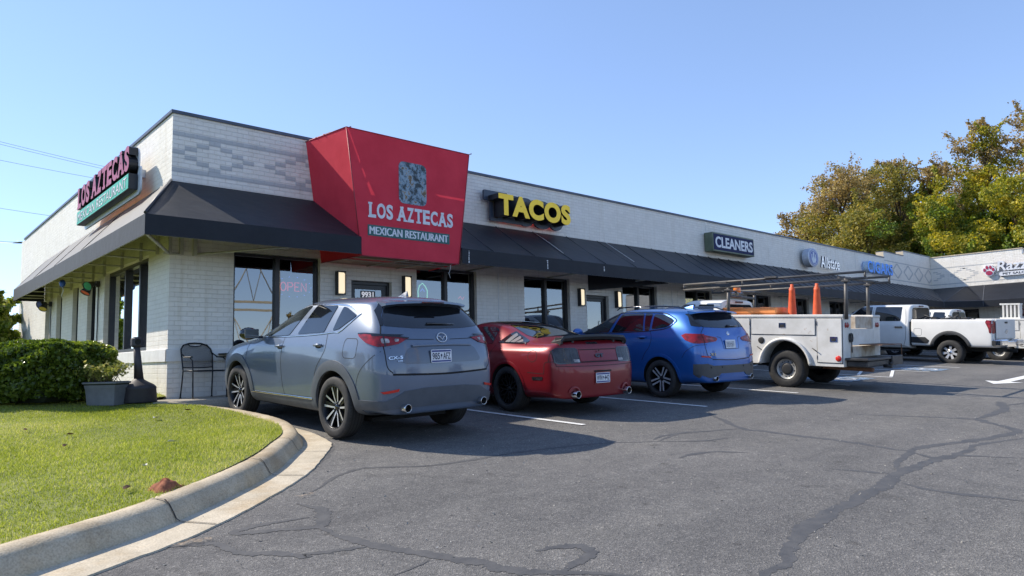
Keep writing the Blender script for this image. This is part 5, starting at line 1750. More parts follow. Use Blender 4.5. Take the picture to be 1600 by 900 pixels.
def wheel(parent, x, y, R, width, rim_r, style, side=1, face=M_RIMSV, dark=M_RIMDK, cap=M_RIMDK, turn=0.0, name='wheel', tread=True):
    """axis along y; outer face towards side * y"""
    M = Matrix.Translation((x, y, R)) @ Matrix.Rotation(-side * pi / 2, 4, 'X') @ Matrix.Rotation(turn, 4, 'Z')
    h = width / 2
    mb = MB()
    mb.lathe([(rim_r * 1.02, h * 0.90), (rim_r * 0.985, h * 0.93), (rim_r * 0.955, h * 0.84), (rim_r * 0.93, h * 0.1), (rim_r * 0.90, -h * 0.9), (rim_r * 1.0, -h * 0.9)], 48, 0, M)
    mb.lathe([(0.0, -h * 0.30), (rim_r * 0.55, -h * 0.28), (rim_r * 0.93, -h * 0.5)], 32, 0, M)
    w_ = mb.build(name, dark, parent)
    t = MB()
    prof = [(rim_r * 1.0, h * 0.86), (rim_r * 1.03, h * 0.95), (rim_r + (R - rim_r) * 0.30, h * 1.0), (rim_r + (R - rim_r) * 0.62, h * 0.985), (R * 0.975, h * 0.88), (R * 0.994, h * 0.74), (R, h * 0.45), (R, 0), (R, -h * 0.45), (R * 0.994, -h * 0.74), (R * 0.97, -h * 0.9), (rim_r + (R - rim_r) * 0.5, -h), (rim_r, -h * 0.88)]
    t.lathe(prof, 64, 0, M)
    # circumferential grooves read as thin dark rings
    for q in (0.55, 0.2, -0.2, -0.55):
        t.lathe([(R + 0.0012, h * q + 0.006), (R + 0.0012, h * q - 0.006)], 64, 1, M)
    nb = 60
    for k in range(nb):
        a = 2 * pi * k / nb
        for s in (1, -1):
            c0, s0, c1, s1 = cos(a), sin(a), cos(a + 0.018), sin(a + 0.018)
            ra_, rb_ = R * 0.978 + 0.0012, R * 0.9945 + 0.0012
            t.add([M @ Vector(p) for p in ((ra_ * c0, ra_ * s0, s * h * 0.87), (rb_ * c0, rb_ * s0, s * h * 0.72), (rb_ * c1, rb_ * s1, s * h * 0.72), (ra_ * c1, ra_ * s1, s * h * 0.87))], [(0, 1, 2, 3)], 1)
    t.build('tyre', [M_TYRE, M_WELL], w_)
    s = MB()
    zf = h * 0.80
    def spoke(a, r0, r1, w0, w1, z0, z1, th=0.03, bend=0.0, mi=0, mis=1, lat=0.0):
        # tapered bar from hub to rim, its front machined
        ca, sa = cos(a), sin(a)
        vs = []
        segs = 4
        for i in range(segs + 1):
            f = i / segs
            rr = r0 + (r1 - r0) * f; ww = (w0 + (w1 - w0) * f) / 2; zz = z0 + (z1 - z0) * f ** 0.8
            off = bend * f + lat
            for u, dz in ((-ww, 0), (ww, 0), (ww * 1.15, -th), (-ww * 1.15, -th)):
                px, py = rr, u + off
                vs.append(M @ Vector((px * ca - py * sa, px * sa + py * ca, zz + dz)))
        o = len(s.v)
        s.add(vs, [])
        for i in range(segs):
            for j in range(4):
                j2 = (j + 1) % 4
                s.f.append((o + i * 4 + j, o + i * 4 + j2, o + (i + 1) * 4 + j2, o + (i + 1) * 4 + j)); s.m.append(mi if j == 0 else mis); s.sm.append(False)
        s.f.append((o + segs * 4, o + segs * 4 + 1, o + segs * 4 + 2, o + segs * 4 + 3)); s.m.append(mis); s.sm.append(False)
    if style == 'twin_y':            # ten slim blades in five leaning pairs
        for k in range(5):
            a = 2 * pi * k / 5
            for d, b in ((-0.16, -0.05), (0.16, 0.05)):
                spoke(a + d, 0.045, rim_r * 0.965, 0.018, 0.026, zf * 0.62, zf * 0.98, 0.035, b)
            spoke(a + pi / 5, 0.05, rim_r * 0.95, 0.022, 0.034, zf * 0.55, zf * 0.9, 0.03, 0.02, 1, 1)
    elif style == 'mesh':
        for k in range(10):
            a = 2 * pi * k / 10
            spoke(a, 0.05, rim_r * 0.55, 0.028, 0.022, zf * 0.6, zf * 0.8)
            for b in (-0.06, 0.06):
                spoke(a, rim_r * 0.5, rim_r * 0.96, 0.020, 0.018, zf * 0.78, zf * 0.95, 0.025, b)
    elif style == 'double5':
        for k in range(5):
            a = 2 * pi * k / 5 + pi / 2
            for d in (-0.026, 0.026):
                spoke(a, 0.04, rim_r * 0.965, 0.026, 0.034, zf * 0.66, zf * 0.97, 0.04, d * 0.5, lat=d)
    elif style == 'truck8':
        for k in range(8):
            a = 2 * pi * k / 8
            spoke(a, 0.06, rim_r * 0.97, 0.075, 0.06, zf * 0.70, zf * 0.80, 0.05)
        s.lathe([(0.0, zf * 0.72), (rim_r * 0.48, zf * 0.70), (rim_r * 0.52, zf * 0.5)], 40, 0, M)
        s.lathe([(rim_r * 0.80, zf * 0.55), (rim_r * 0.84, zf * 0.86), (rim_r * 0.97, zf * 0.95), (rim_r * 1.0, zf * 0.8)], 48, 0, M)
    elif style == 'steel':
        for k in range(6):
            a = 2 * pi * k / 6
            spoke(a, 0.08, rim_r * 0.90, 0.16, 0.13, zf * 0.55, zf * 0.62, 0.03)
        s.lathe([(0.0, zf * 0.58), (rim_r * 0.55, zf * 0.58), (rim_r * 0.6, zf * 0.4)], 40, 0, M)
        s.lathe([(rim_r * 0.78, zf * 0.5), (rim_r * 0.83, zf * 0.72), (rim_r * 0.92, zf * 0.80), (rim_r * 1.02, zf * 1.1)], 48, 0, M)
    elif style == 'spokes7':
        for k in range(7):
            a = 2 * pi * k / 7
            for d in (-0.09, 0.09):
                spoke(a + d, 0.06, rim_r * 0.96, 0.045, 0.05, zf * 0.70, zf * 0.95, 0.045)
        s.lathe([(0.0, zf * 0.72), (0.11, zf * 0.72), (0.12, zf * 0.5)], 40, 0, M)
    s.build('spokes', [face, dark], w_)
    c = MB()
    hr = {'truck8': 0.085, 'steel': 0.12, 'spokes7': 0.05}.get(style, 0.034)
    c.lathe([(0, zf * 0.80), (hr * 0.7, zf * 0.80), (hr, zf * 0.72), (hr * 1.15, zf * 0.4)], 24, 0, M)
    nl = 8 if style in ('truck8', 'steel', 'spokes7') else 5
    lr = {'truck8': 0.12, 'steel': 0.16, 'spokes7': 0.088}.get(style, 0.057)
    for k in range(nl):
        a = 2 * pi * k / nl + 0.3
        c.lathe([(0, zf * 0.76), (0.010, zf * 0.76), (0.012, zf * 0.5)], 8, 0, M @ Matrix.Translation((lr * cos(a), lr * sin(a), 0.0)))
    c.build('hub_cap', cap, w_)
    return w_

def licence_plate(parent, pos, text, tilt=0.0, text2=None, band=True, w_=0.305, h_=0.152, bluemark=True):
    M = frame(pos, (0, -1, 0), (sin(tilt), 0, cos(tilt)))
    M = M @ Matrix.Translation((-w_ / 2, -h_ / 2, 0))
    p = MB().prism(rrect(w_, h_, 0.015), 0, 0.004, M).build('licence_plate', M_PLATE, parent)
    mb = MB()
    if text2:
        to_mb(mb, text_mesh(text, w_ * 0.36, h_ * 0.5, 0.001, 0.012), M @ Matrix.Translation((w_ * 0.06, h_ * 0.25, 0.0045)))
        to_mb(mb, text_mesh(text2, w_ * 0.36, h_ * 0.5, 0.001, 0.012), M @ Matrix.Translation((w_ * 0.58, h_ * 0.25, 0.0045)))
        mb.prism([(w_ * 0.5 + 0.012 * cos(2 * pi * k / 10), h_ * 0.55 + 0.017 * sin(2 * pi * k / 10)) for k in range(10)], 0.0045, 0.0055, M)
        mb.prism([(w_ * 0.494, h_ * 0.3), (w_ * 0.506, h_ * 0.3), (w_ * 0.506, h_ * 0.5), (w_ * 0.494, h_ * 0.5)], 0.0045, 0.0056, M)
    else:
        for r in range(4):
            for q in range(9):
                mb.box(0, 0.001, 0, 0.001, 0, 0.001, M=M @ Matrix.Translation((w_ * (0.08 + 0.09 * q), h_ * (0.2 + 0.16 * r), 0.0045)) @ Matrix.Diagonal((random.Random(r * 9 + q).uniform(10, 24), 13, 1, 1)))
    mb.build('plate_characters', M_INK, p)
    if band:
        mb = MB()
        mb.prism([(0.01, h_ - 0.028), (w_ - 0.01, h_ - 0.028), (w_ - 0.01, h_ - 0.008), (0.01, h_ - 0.008)], 0.0042, 0.0048, M)
        mb.prism([(0.01, 0.008), (w_ - 0.01, 0.008), (w_ - 0.01, 0.026), (0.01, 0.026)], 0.0042, 0.0048, M)
        mb.build('plate_bands', M_PLBLUE, p)
    return p

def car_matrix(x, y, yaw, dz=0.0):
    n_ = Vector((-GB, -GA, 1)).normalized()
    f_ = Vector((cos(radians(yaw)), sin(radians(yaw)), 0)); f_ = (f_ - n_ * f_.dot(n_)).normalized()
    l_ = n_.cross(f_)
    return Matrix(((f_.x, l_.x, n_.x, x), (f_.y, l_.y, n_.y, y), (f_.z, l_.z, n_.z, g(x, y) + 0.004 + dz), (0, 0, 0, 1)))

def decal(tree, a, b, off=.004, view='B'):
    """frame lying on the body for badges, x reading left to right"""
    p, nn = hit(tree, view, a, b)
    if nn.dot(VIEWS[view][1]) > 0:
        nn = -nn
    x = Vector((0, -1, 0)) if view == 'B' else Vector((-1, 0, 0))
    x = (x - nn * x.dot(nn)).normalized()
    return frame(p + nn * off, x, nn.cross(x))
def pipe_tip(parent, x0, x1, y, z, r, mat=M_CHR):
    mb = MB()
    M = frame((x0, y, z), (0, 1, 0), (0, 0, 1))     # axis along +x
    L = x1 - x0
    mb.lathe([(r * 0.86, 0.004), (r * 0.95, 0.0), (r, 0.006), (r, L)], 28, 0, M)
    mb.lathe([(r * 0.86, 0.004), (r * 0.84, L * 0.9), (0, L * 0.9)], 28, 1, M)
    return mb.build('exhaust_tip', [mat, M_WELL], parent)
# ------------------------------------------------------------------ grey SUV by the kerb
def R_(x, pts):
    """row helper: x scalar or per-point override as third item"""
    out = []
    for p in pts:
        out.append((p[2] if len(p) > 2 else x, p[0], p[1]))
    return out
def build_suv():
    root = thing('parked_suv', 'dark grey SUV parked nearest the grass with chrome twin exhausts', 'car', M=car_matrix(4.972, 7.64, 91.99, 0.012))
    rows = [
     R_(-.86, [(0, .325, -.955), (.69, .325, -.925), (.815, .355, -.91), (.83, .60, -.91), (.835, .80, -.91), (.82, 1.0, -.88), (.79, 1.25, -.80), (.70, 1.42, -.66), (.64, 1.575, -.50), (.52, 1.625, -.47), (0, 1.665, -.50)]),
     R_(-.70, [(0, .34), (.74, .34, -.66), (.862, .40), (.895, .58), (.902, .84), (.885, 1.04, -.67), (.842, 1.26, -.60), (.755, 1.44, -.47), (.68, 1.588, -.34), (.55, 1.642, -.32), (0, 1.685, -.32)]),
     R_(-.35, [(0, .28), (.77, .28), (.885, .35), (.914, .58), (.928, .86), (.908, 1.06), (.862, 1.245, -.28), (.782, 1.44, -.20), (.70, 1.592, -.12), (.565, 1.65, -.1), (0, 1.695, -.1)]),
     R_(.15, [(0, .24), (.78, .24), (.885, .32), (.912, .56), (.926, .88), (.908, 1.07), (.866, 1.23), (.785, 1.43), (.705, 1.596), (.57, 1.655), (0, 1.70)]),
     R_(.75, [(0, .24), (.78, .24), (.882, .32), (.903, .56), (.918, .88), (.902, 1.07), (.865, 1.21), (.785, 1.425), (.705, 1.594), (.57, 1.653), (0, 1.698)]),
     R_(1.35, [(0, .24), (.78, .24), (.882, .32), (.903, .56), (.918, .87), (.902, 1.06), (.863, 1.19, 1.30), (.782, 1.415, 1.14), (.70, 1.585, .98), (.565, 1.645, .95), (0, 1.69, .92)]),
     R_(1.95, [(0, .24), (.78, .24), (.882, .32), (.903, .56), (.92, .86), (.903, 1.05), (.86, 1.17, 1.76), (.775, 1.395, 1.48), (.69, 1.555, 1.22), (.555, 1.607, 1.2), (0, 1.65, 1.15)]),
     R_(2.3, [(0, .24), (.78, .24), (.883, .32), (.908, .56), (.924, .85), (.905, 1.04), (.853, 1.112, 2.17), (.765, 1.132, 2.18), (.66, 1.142, 2.2), (.52, 1.152, 2.22), (0, 1.168, 2.32)]),
     R_(2.7, [(0, .24), (.78, .24), (.883, .32), (.912, .55), (.924, .84), (.902, 1.0), (.84, 1.06), (.745, 1.078), (.63, 1.088), (.49, 1.095), (0, 1.112)]),
     R_(3.15, [(0, .26), (.76, .26), (.862, .32), (.89, .55), (.888, .80), (.86, .95), (.79, 1.005), (.69, 1.022), (.58, 1.032), (.45, 1.037), (0, 1.052)]),
     R_(3.42, [(0, .26), (.70, .26), (.79, .32), (.82, .52), (.81, .76), (.78, .87), (.71, .925), (.62, .942), (.52, .952), (.4, .957), (0, .972)]),
     R_(3.53, [(0, .28), (.6, .28), (.66, .33), (.69, .5), (.68, .7), (.65, .78), (.58, .83), (.5, .85), (.42, .86), (.33, .865), (0, .872, 3.56)]),
    ]
    body0 = loft_body(rows, [0, 0, -.95, -.985, -.975, -.955, -.885, -.745, -.56, 0], [0, 0, 3.58, 3.62, 3.63, 3.62, 3.6, 3.58, 3.56, 0], 3, [(5, 0, 7, 0.5), (4, 0, 9, 0.35), (8, 0, 6, 0.4)])
    T = tree_of(body0)
    body = cut_wells(body0, [(0, .375, .425), (2.70, .375, .425)], 0.55)
    PT = paint('polymetal_grey_paint', (0.112, 0.147, 0.210), 0.3, rough=0.40)
    M_CLAD = plain('grey_cladding', (0.078, 0.088, 0.105), 0.55)
    put('body', body, [PT, M_WELL], root, smooth_angle=50)
    # side glass
    fw = [(2.02, 1.165), (1.62, 1.385), (1.28, 1.50), (.93, 1.572), (.86, 1.575), (1.20, 1.195), (1.30, 1.185)]
    mw = [(.98, 1.208), (.74, 1.578), (.22, 1.568), (.32, 1.245)]
    qw = [(.13, 1.262), (.085, 1.556), (-.02, 1.54), (-.27, 1.452), (-.24, 1.42), (0.0, 1.285)]
    for v in 'LR':
        for nm, pl, mt in (('front_window', fw, M_CLEAR), ('rear_window', mw, M_TINT), ('quarter_window', qw, M_TINT)):
            mb = MB(); patch(mb, T, v, pl, 0.006, 0.008, 0.03, 0.03); mb.build(nm, mt, root)
        mb = MB()
        ribbon(mb, T, v, [(2.06, 1.155), (1.3, 1.172), (.6, 1.205), (.1, 1.245), (-.05, 1.262), (-.30, 1.44), (-.31, 1.475), (-.08, 1.55), (.1, 1.575), (.5, 1.59), (.9, 1.588)], .016, .006, 8, height=.006)
        mb.build('window_trim', M_CHR, root)
        mb = MB()
        ribbon(mb, T, v, [(1.30, 1.165), (1.33, .9), (1.31, .6), (1.25, .40)], .009, .0015, 6)
        ribbon(mb, T, v, [(.22, 1.22), (.20, 1.06), (.27, .95), (.40, .80), (.47, .62), (.46, .44)], .009, .0015, 6)
        ribbon(mb, T, v, [(2.32, 1.1), (2.38, .9), (2.36, .6), (2.30, .42)], .009, .0015, 6)
        ribbon(mb, T, v, [(-.86, 1.08), (-.60, .86), (-.50, .70), (-.47, .50)], .007, .0015, 6)
        mb.build('door_gaps', M_SEAM, root)
        mb = MB(); ring_patch(mb, T, v, 0, .375, .424, .545, -14, 194, .010, .035, 44); mb.build('arch_trim', M_CLAD, root)
        mb = MB(); ring_patch(mb, T, v, 2.70, .375, .424, .53, -12, 194, .010, .035, 44); mb.build('arch_trim', M_CLAD, root)
        mb = MB(); patch(mb, T, v, [(.50, .425), (.47, .285), (2.25, .27), (2.22, .405)], .010, .03, .06); mb.build('sill_panel', M_CLAD, root)
        mb = MB(); ribbon(mb, T, v, [(.50, .425), (1.3, .412), (2.22, .395)], .022, .014, 5, height=.008); mb.build('sill_chrome', M_CHR, root)
        s = 1 if v == 'L' else -1
        for hx in (1.38, .37):
            p, nn = hit(T, v, hx, 1.045 if hx > 1 else 1.085)
            mb = MB()
            mb.tube([p + Vector((-.09, s * .012, .004)), p + Vector((-.05, s * .035, .006)), p + Vector((.05, s * .035, .0)), p + Vector((.09, s * .012, -.004))], [.013, .016, .016, .012], 10)
            d = mb.build('door_handle', PT, root)
            mb = MB(); patch(mb, T, v, [(hx - .075 + .075 * (1 + cos(2 * pi * k / 14)), (1.03 if hx > 1 else 1.07) + .024 * sin(2 * pi * k / 14)) for k in range(14)], .0015, 0, .04); mb.build('handle_cup', M_SEAM, d)
        # mirror
        mb = MB()
        mb.box(1.98, 2.02, s * .86, s * 1.0, 1.135, 1.17)
        Mm = Matrix.Translation((2.03, s * 1.045, 1.20)) @ Matrix.Diagonal((.10, .125, .088, 1))
        prof = [(0, -1)] + [(cos(radians(a)), sin(radians(a))) for a in range(-75, 90, 15)] + [(0, 1)]
        mb.lathe(prof, 20, 0, Mm)
        m_ = mb.build('mirror', M_GLBK, root)
        mb = MB().box(1.925, 1.938, s * .945, s * 1.14, 1.14, 1.265, bev=.004); mb.build('mirror_glass', M_CLEAR, m_)
        # wheels
        for wx in (0, 2.70):
            wheel(root, wx, s * .798, .365, .225, .252, 'twin_y', s, M_RIMSV, M_RIMDK, M_GLBK, 0.35 + wx)
    # fuel flap on the left quarter
    mb = MB()
    fl = rrect(.27, .225, .06, 5, -.47, .955)
    ribbon(mb, T, 'L', fl + [fl[0]], .007, .0015, 2); mb.build('fuel_flap', M_SEAM, root)
    # tail: rear glass, lamps, tailgate
    mb = MB(); patch(mb, T, 'B', [(.70, 1.325), (.66, 1.44), (.58, 1.535), (.40, 1.56), (0, 1.568), (-.40, 1.56), (-.58, 1.535), (-.66, 1.44), (-.70, 1.325), (-.35, 1.30), (0, 1.295), (.35, 1.30)], .004, 0, .06, .03); rg = mb.build('rear_glass', M_TINT, root)
    mb = MB()
    for s in (1, -1):
        patch(mb, T, 'B', [(s * .70, 1.33), (s * .73, 1.33), (s * .685, 1.50), (s * .60, 1.585), (s * .56, 1.57), (s * .66, 1.45)], .008, .02, .04)
    mb.build('glass_surround', M_GLBK, root)
    # roof spoiler: lip over the glass
    mb = MB()
    vs = []
    ys = [-.60, -.45, -.25, 0, .25, .45, .60]
    for y in ys:
        q = 1 - (y / .62) ** 2
        xb = -.60 - .12 * q; zz = 1.575 + .045 * q ** .5
        vs += [(-.42, y, zz + .028), (xb, y, zz + .004), (xb - .004, y, zz - .022), (-.46, y, zz - .045)]
    mb.add(vs, [(4 * i + j, 4 * i + 4 + j, 4 * i + 5 + j, 4 * i + 1 + j) for i in range(6) for j in range(3)] + [(0, 1, 2, 3), (24, 27, 26, 25)], 0, True)
    sp = put('spoiler', fix_normals(mb.mesh('spoiler')), PT, root, smooth_angle=45)
    MB().box(-.738, -.715, -.16, .16, 1.598, 1.612, bev=.003).build('brake_lamp', M_REDD, sp)
    # lamps wrap the corner: side and rear patches share an edge line
    for v, s in (('L', 1), ('R', -1)):
        mb = MB()
        patch(mb, T, v, [(-.44, 1.235), (-.60, 1.235), (-.825, 1.215), (-.835, 1.10), (-.78, 1.095), (-.62, 1.135), (-.47, 1.205)], .012, .02, .04)
        patch(mb, T, 'B', [(s * .815, 1.215), (s * .66, 1.205), (s * .47, 1.185), (s * .60, 1.125), (s * .72, 1.105), (s * .815, 1.10)], .012, .02, .04)
        tl = mb.build('tail_lamp', M_RED, root)
        mb = MB()
        patch(mb, T, 'B', [(s * .775, 1.185), (s * .70, 1.18), (s * .70, 1.135), (s * .775, 1.13)], .0145, .003, .03, .015)
        patch(mb, T, 'B', [(s * .64, 1.182), (s * .585, 1.177), (s * .60, 1.15), (s * .64, 1.148)], .0145, .003, .03, .01)
        mb.build('clear_section', M_CLR, tl)
        mb = MB()
        ribbon(mb, T, v, [(-.44, 1.237), (-.60, 1.24), (-.84, 1.22)], .014, .014, 5)
        ribbon(mb, T, 'B', [(s * .82, 1.22), (s * .66, 1.21), (s * .46, 1.188)], .014, .0145, 5)
        ribbon(mb, T, 'B', [(s * .745, 1.21), (s * .75, 1.1)], .012, .0145, 5)
        mb.build('lamp_trim', M_GLBK, tl)
    mb = MB()
    for s in (1, -1):
        ribbon(mb, T, 'B', [(s * .72, 1.34), (s * .765, 1.21), (s * .765, 1.0), (s * .755, .87), (s * .70, .805)], .010, .002, 6)
    ribbon(mb, T, 'B', [(.70, .79), (0, .772), (-.70, .79)], .022, .003, 8)
    mb.build('tailgate_gap', M_SEAM, root)
    mb = MB()
    patch(mb, T, 'B', [(.50, 1.07), (.585, .93), (.55, .905), (.43, .90), (-.43, .90), (-.55, .905), (-.585, .93), (-.50, 1.07), (-.40, 1.10), (.40, 1.10)], .0035, .0, .05, .03)
    M_REC = paint('polymetal_recess_shade', (0.066, 0.088, 0.128), 0.3, rough=0.4)  # darker body colour paints in the shade of the recess
    mb.build('tailgate_recess', M_REC, root)
    mb = MB(); ribbon(mb, T, 'B', [(.44, 1.10), (.2, 1.107), (0, 1.108), (-.2, 1.107), (-.44, 1.10)], .032, .012, 5, height=.014); mb.build('tailgate_brow', PT, root)
    mb = MB()
    ribbon(mb, T, 'B', [(.75, 1.185), (.4, 1.175), (.12, 1.17)], .006, .004, 5); ribbon(mb, T, 'B', [(-.12, 1.17), (-.4, 1.175), (-.75, 1.185)], .006, .004, 5)
    mb.build('tailgate_crease', M_SEAM, root)
    licence_plate(root, hit(T, 'B', .055, .978)[0] + Vector((-.014, 0, 0)), '985', 0.06, 'AFZ')
    # winged oval emblem
    p, nn = hit(T, 'B', 0.0, 1.19)
    Me = frame(p + Vector((-.006, 0, 0)), (0, -1, 0), Vector((.25, 0, 1)))
    mb = MB()
    mb.tube([Me @ Vector((.072 * cos(2 * pi * k / 28), .056 * sin(2 * pi * k / 28), .004)) for k in range(29)], .006, 6, cap=False)
    mb.tube([Me @ Vector(q) for q in ((-.064, .018, .004), (-.03, .012, .005), (0, -.026, .006), (.03, .012, .005), (.064, .018, .004))], .006, 6)
    mb.build('emblem', M_CHR, root)
    mb = MB()
    Mb = decal(T, .66, .965, .012)
    to_mb(mb, text_mesh('CX-5', .17, .036, .004, .025, 1.05), Mb @ Matrix.Translation((-.085, -.01, 0)))
    to_mb(mb, text_mesh('AWD', .06, .015, .004, .015), Mb @ Matrix.Translation((.02, -.04, 0)))
    mb.build('badge', M_CHR, root)
    # wiper and fin
    mb = MB(); ws = []
    for y in (.06, -.05, -.2, -.36):
        p, nn = hit(T, 'B', y + .1, 1.345 - .02 * abs(y)); ws.append(p + nn * .018)
    mb.tube(ws, [.012, .012, .009, .006], 8); mb.build('wiper', M_GLBK, root)
    mb = MB()
    mb.add([(-.02, 0, 1.70), (-.20, .022, 1.69), (-.20, -.022, 1.69), (-.20, 0, 1.765), (-.22, 0, 1.69), (.03, 0, 1.69)], [(5, 1, 3, 0), (5, 0, 3, 2), (1, 4, 3), (4, 2, 3), (5, 2, 4, 1)])
    fin = put('antenna_fin', fix_normals(mb.mesh('antenna_fin')), PT, root)
    # lower bumper cladding, reflectors, tips
    mb = MB()
    patch(mb, T, 'B', [(.80, .485), (.62, .565), (.56, .60), (.3, .625), (-.3, .625), (-.56, .60), (-.62, .565), (-.80, .485), (-.79, .40), (-.5, .415), (0, .42), (.5, .415), (.79, .40)], .010, .02, .04)
    for v in 'LR':
        patch(mb, T, v, [(-.44, .495), (-.88, .50), (-.88, .40), (-.50, .385)], .010, .02, .04)
    mb.build('bumper_cladding', M_CLAD, root)
    mb = MB()
    for s in (1, -1):
        mb2 = MB(); patch(mb2, T, 'B', [(s * .82, .60), (s * .63, .63), (s * .64, .60), (s * .79, .578)], .016, .01, .03); mb2.build('reflector', M_REFL, root)
        pipe_tip(root, -1.025, -.82, s * .565, .415, .048)
    mb.box(-.60, -.3, -.40, .40, .34, .40); mb.box(-.3, 2.9, -.55, .55, .19, .24); mb.build('underbody', M_WELL, root)
    # nose, seen only from the front
    mb = MB(); patch(mb, T, 'T', [(1.24, .60), (1.22, 0), (1.24, -.60), (2.20, -.72), (2.28, 0), (2.20, .72)], .003, 0, .08); mb.build('windscreen', M_CLEAR, root)
    mb = MB(); patch(mb, T, 'F', [(.42, .80), (.35, .50), (-.35, .50), (-.42, .80)], .006, 0, .06, .05); mb.build('grille', M_GLBK, root)
    for s in (1, -1):
        mb = MB(); patch(mb, T, 'F', [(s * .45, .80), (s * .45, .74), (s * .74, .78), (s * .74, .84)], .008, .01, .04); mb.build('headlight', M_CLR, root)
    return T, root
T_SUV, suv = build_suv()
# ------------------------------------------------------------------ red coupe
def build_coupe():
    root = thing('parked_coupe', 'dark red fastback coupe with black wheels and a black rear spoiler', 'car', M=car_matrix(8.226, 8.114, 87.47, 0.005))
    rows = [
     R_(-1.0, [(0, .245, -1.155), (.72, .245, -1.11), (.84, .28, -1.05), (.865, .50, -1.06), (.865, .73, -1.05), (.855, .88, -1.02), (.83, 1.005, -1.0), (.75, 1.06, -.97), (.61, 1.082, -.96), (.5, 1.09, -.96), (0, 1.105, -.97)]),
     R_(-.85, [(0, .26), (.78, .26), (.875, .32), (.912, .5), (.922, .76), (.905, .92), (.858, 1.02), (.765, 1.062), (.62, 1.082), (.5, 1.092), (0, 1.108)]),
     R_(-.45, [(0, .22), (.8, .22), (.89, .3), (.932, .5), (.945, .78), (.918, .935), (.855, 1.022), (.755, 1.066), (.63, 1.095, -.42), (.53, 1.108, -.38), (0, 1.125, -.36)]),
     R_(0, [(0, .2), (.79, .2), (.885, .27), (.93, .5), (.943, .79), (.915, .93), (.85, 1.01), (.75, 1.085), (.635, 1.165), (.53, 1.20), (0, 1.23)]),
     R_(.45, [(0, .18), (.77, .18), (.87, .25), (.922, .49), (.933, .77), (.903, .915), (.843, 1.0), (.738, 1.155), (.615, 1.295), (.50, 1.335), (0, 1.36)]),
     R_(.95, [(0, .18), (.75, .18), (.86, .24), (.902, .48), (.917, .74), (.892, .90), (.84, .985), (.732, 1.17), (.605, 1.325), (.485, 1.368), (0, 1.398)]),
     R_(1.35, [(0, .18), (.75, .18), (.86, .24), (.902, .48), (.917, .74), (.892, .895), (.838, .975), (.73, 1.165, 1.31), (.605, 1.315, 1.21), (.485, 1.355, 1.19), (0, 1.382, 1.16)]),
     R_(1.85, [(0, .18), (.75, .18), (.86, .24), (.903, .48), (.918, .735), (.892, .885), (.833, .962, 1.80), (.722, 1.115, 1.63), (.60, 1.255, 1.43), (.48, 1.295, 1.4), (0, 1.322, 1.37)]),
     R_(2.25, [(0, .18), (.75, .18), (.86, .24), (.907, .48), (.922, .73), (.895, .87), (.82, .945, 2.15), (.72, .967, 2.13), (.6, .982, 2.16), (.48, .993, 2.19), (0, 1.01, 2.26)]),
     R_(2.75, [(0, .18), (.75, .18), (.86, .25), (.915, .48), (.925, .72), (.90, .86), (.82, .925), (.72, .945), (.6, .957), (.48, .967), (0, .985)]),
     R_(3.3, [(0, .2), (.74, .2), (.84, .26), (.885, .47), (.888, .69), (.865, .83), (.785, .885), (.69, .905), (.58, .917), (.46, .925), (0, .94)]),
     R_(3.52, [(0, .22), (.64, .22), (.74, .28), (.79, .46), (.79, .66), (.77, .79), (.70, .85), (.61, .87), (.51, .88), (.41, .885), (0, .90)]),
    ]
    body0 = loft_body(rows, [0, 0, -1.15, -1.17, -1.165, -1.075, -1.05, -1.01, -.97, 0], [0, 0, 3.62, 3.66, 3.66, 3.65, 3.6, 3.55, 3.53, 0], 3, [(5, 0, 9, 0.4), (4, 0, 1, 0.3)])
    T = tree_of(body0)
    body = cut_wells(body0, [(0, .345, .385), (2.72, .345, .385)], 0.55)
    PT = paint('candy_red_paint', (0.20, 0.007, 0.014), 0.25, rough=0.36, coat=0.4)
    put('body', body, [PT, M_WELL], root, smooth_angle=50)
    for v, s in (('L', 1), ('R', -1)):
        mb = MB(); patch(mb, T, v, [(.47, 1.02), (.50, 1.24), (.62, 1.285), (.95, 1.29), (1.2, 1.255), (1.5, 1.12), (1.72, 1.0), (1.1, 1.005)], .006, .006, .03, .03); mb.build('door_window', M_TINT, root)
        mb = MB(); patch(mb, T, v, [(.34, 1.035), (.16, 1.225), (-.02, 1.165), (-.32, 1.085), (-.33, 1.055), (-.25, 1.035)], .006, .006, .03, .02); q = mb.build('quarter_window', M_TINT, root)
        mb = MB()                                   # louvre slats
        for i in range(4):
            x0 = .16 - .125 * i
            top = 1.20 - .045 * i
            patch(mb, T, v, [(x0 + .005, 1.05), (x0 - .065, top - .01), (x0 - .145, top - .045), (x0 - .105, 1.05)], .016, .012, .03, .012)
        mb.build('louvres', plain('louvre_grey', (0.22, 0.21, 0.205), 0.25, coat=.6), q)
        mb = MB()
        ribbon(mb, T, v, [(.36, 1.0), (.42, .85), (.44, .6), (.42, .3)], .009, .0015, 6); ribbon(mb, T, v, [(1.72, .97), (1.74, .7), (1.7, .3)], .009, .0015, 6)
        ribbon(mb, T, v, [(-1.01, .80), (-.86, .78), (-.84, .64), (-.80, .62), (-.50, .625)], .008, .0015, 5)
        ribbon(mb, T, v, [(-1.0, .98), (-.93, .93), (-.915, .80)], .007, .0015, 5)
        mb.build('panel_gaps', M_SEAM, root)
        mb = MB(); patch(mb, T, v, [(-.60, .565), (-.60, .515), (-.80, .525), (-.82, .575)], .004, .0, .03, .01); mb.build('side_marker', M_SMOKE, root)
        mb = MB(); ring_patch(mb, T, v, 0, .345, .386, .435, 0, 180, .006, .02, 40, 3); mb.build('arch_lip', PT, root)
        for x in (0, 2.72):
            wheel(root, x, s * .795, .345, .255, .245, 'mesh', s, M_RIMBK, M_RIMBK, M_RIMBK, 0.2)
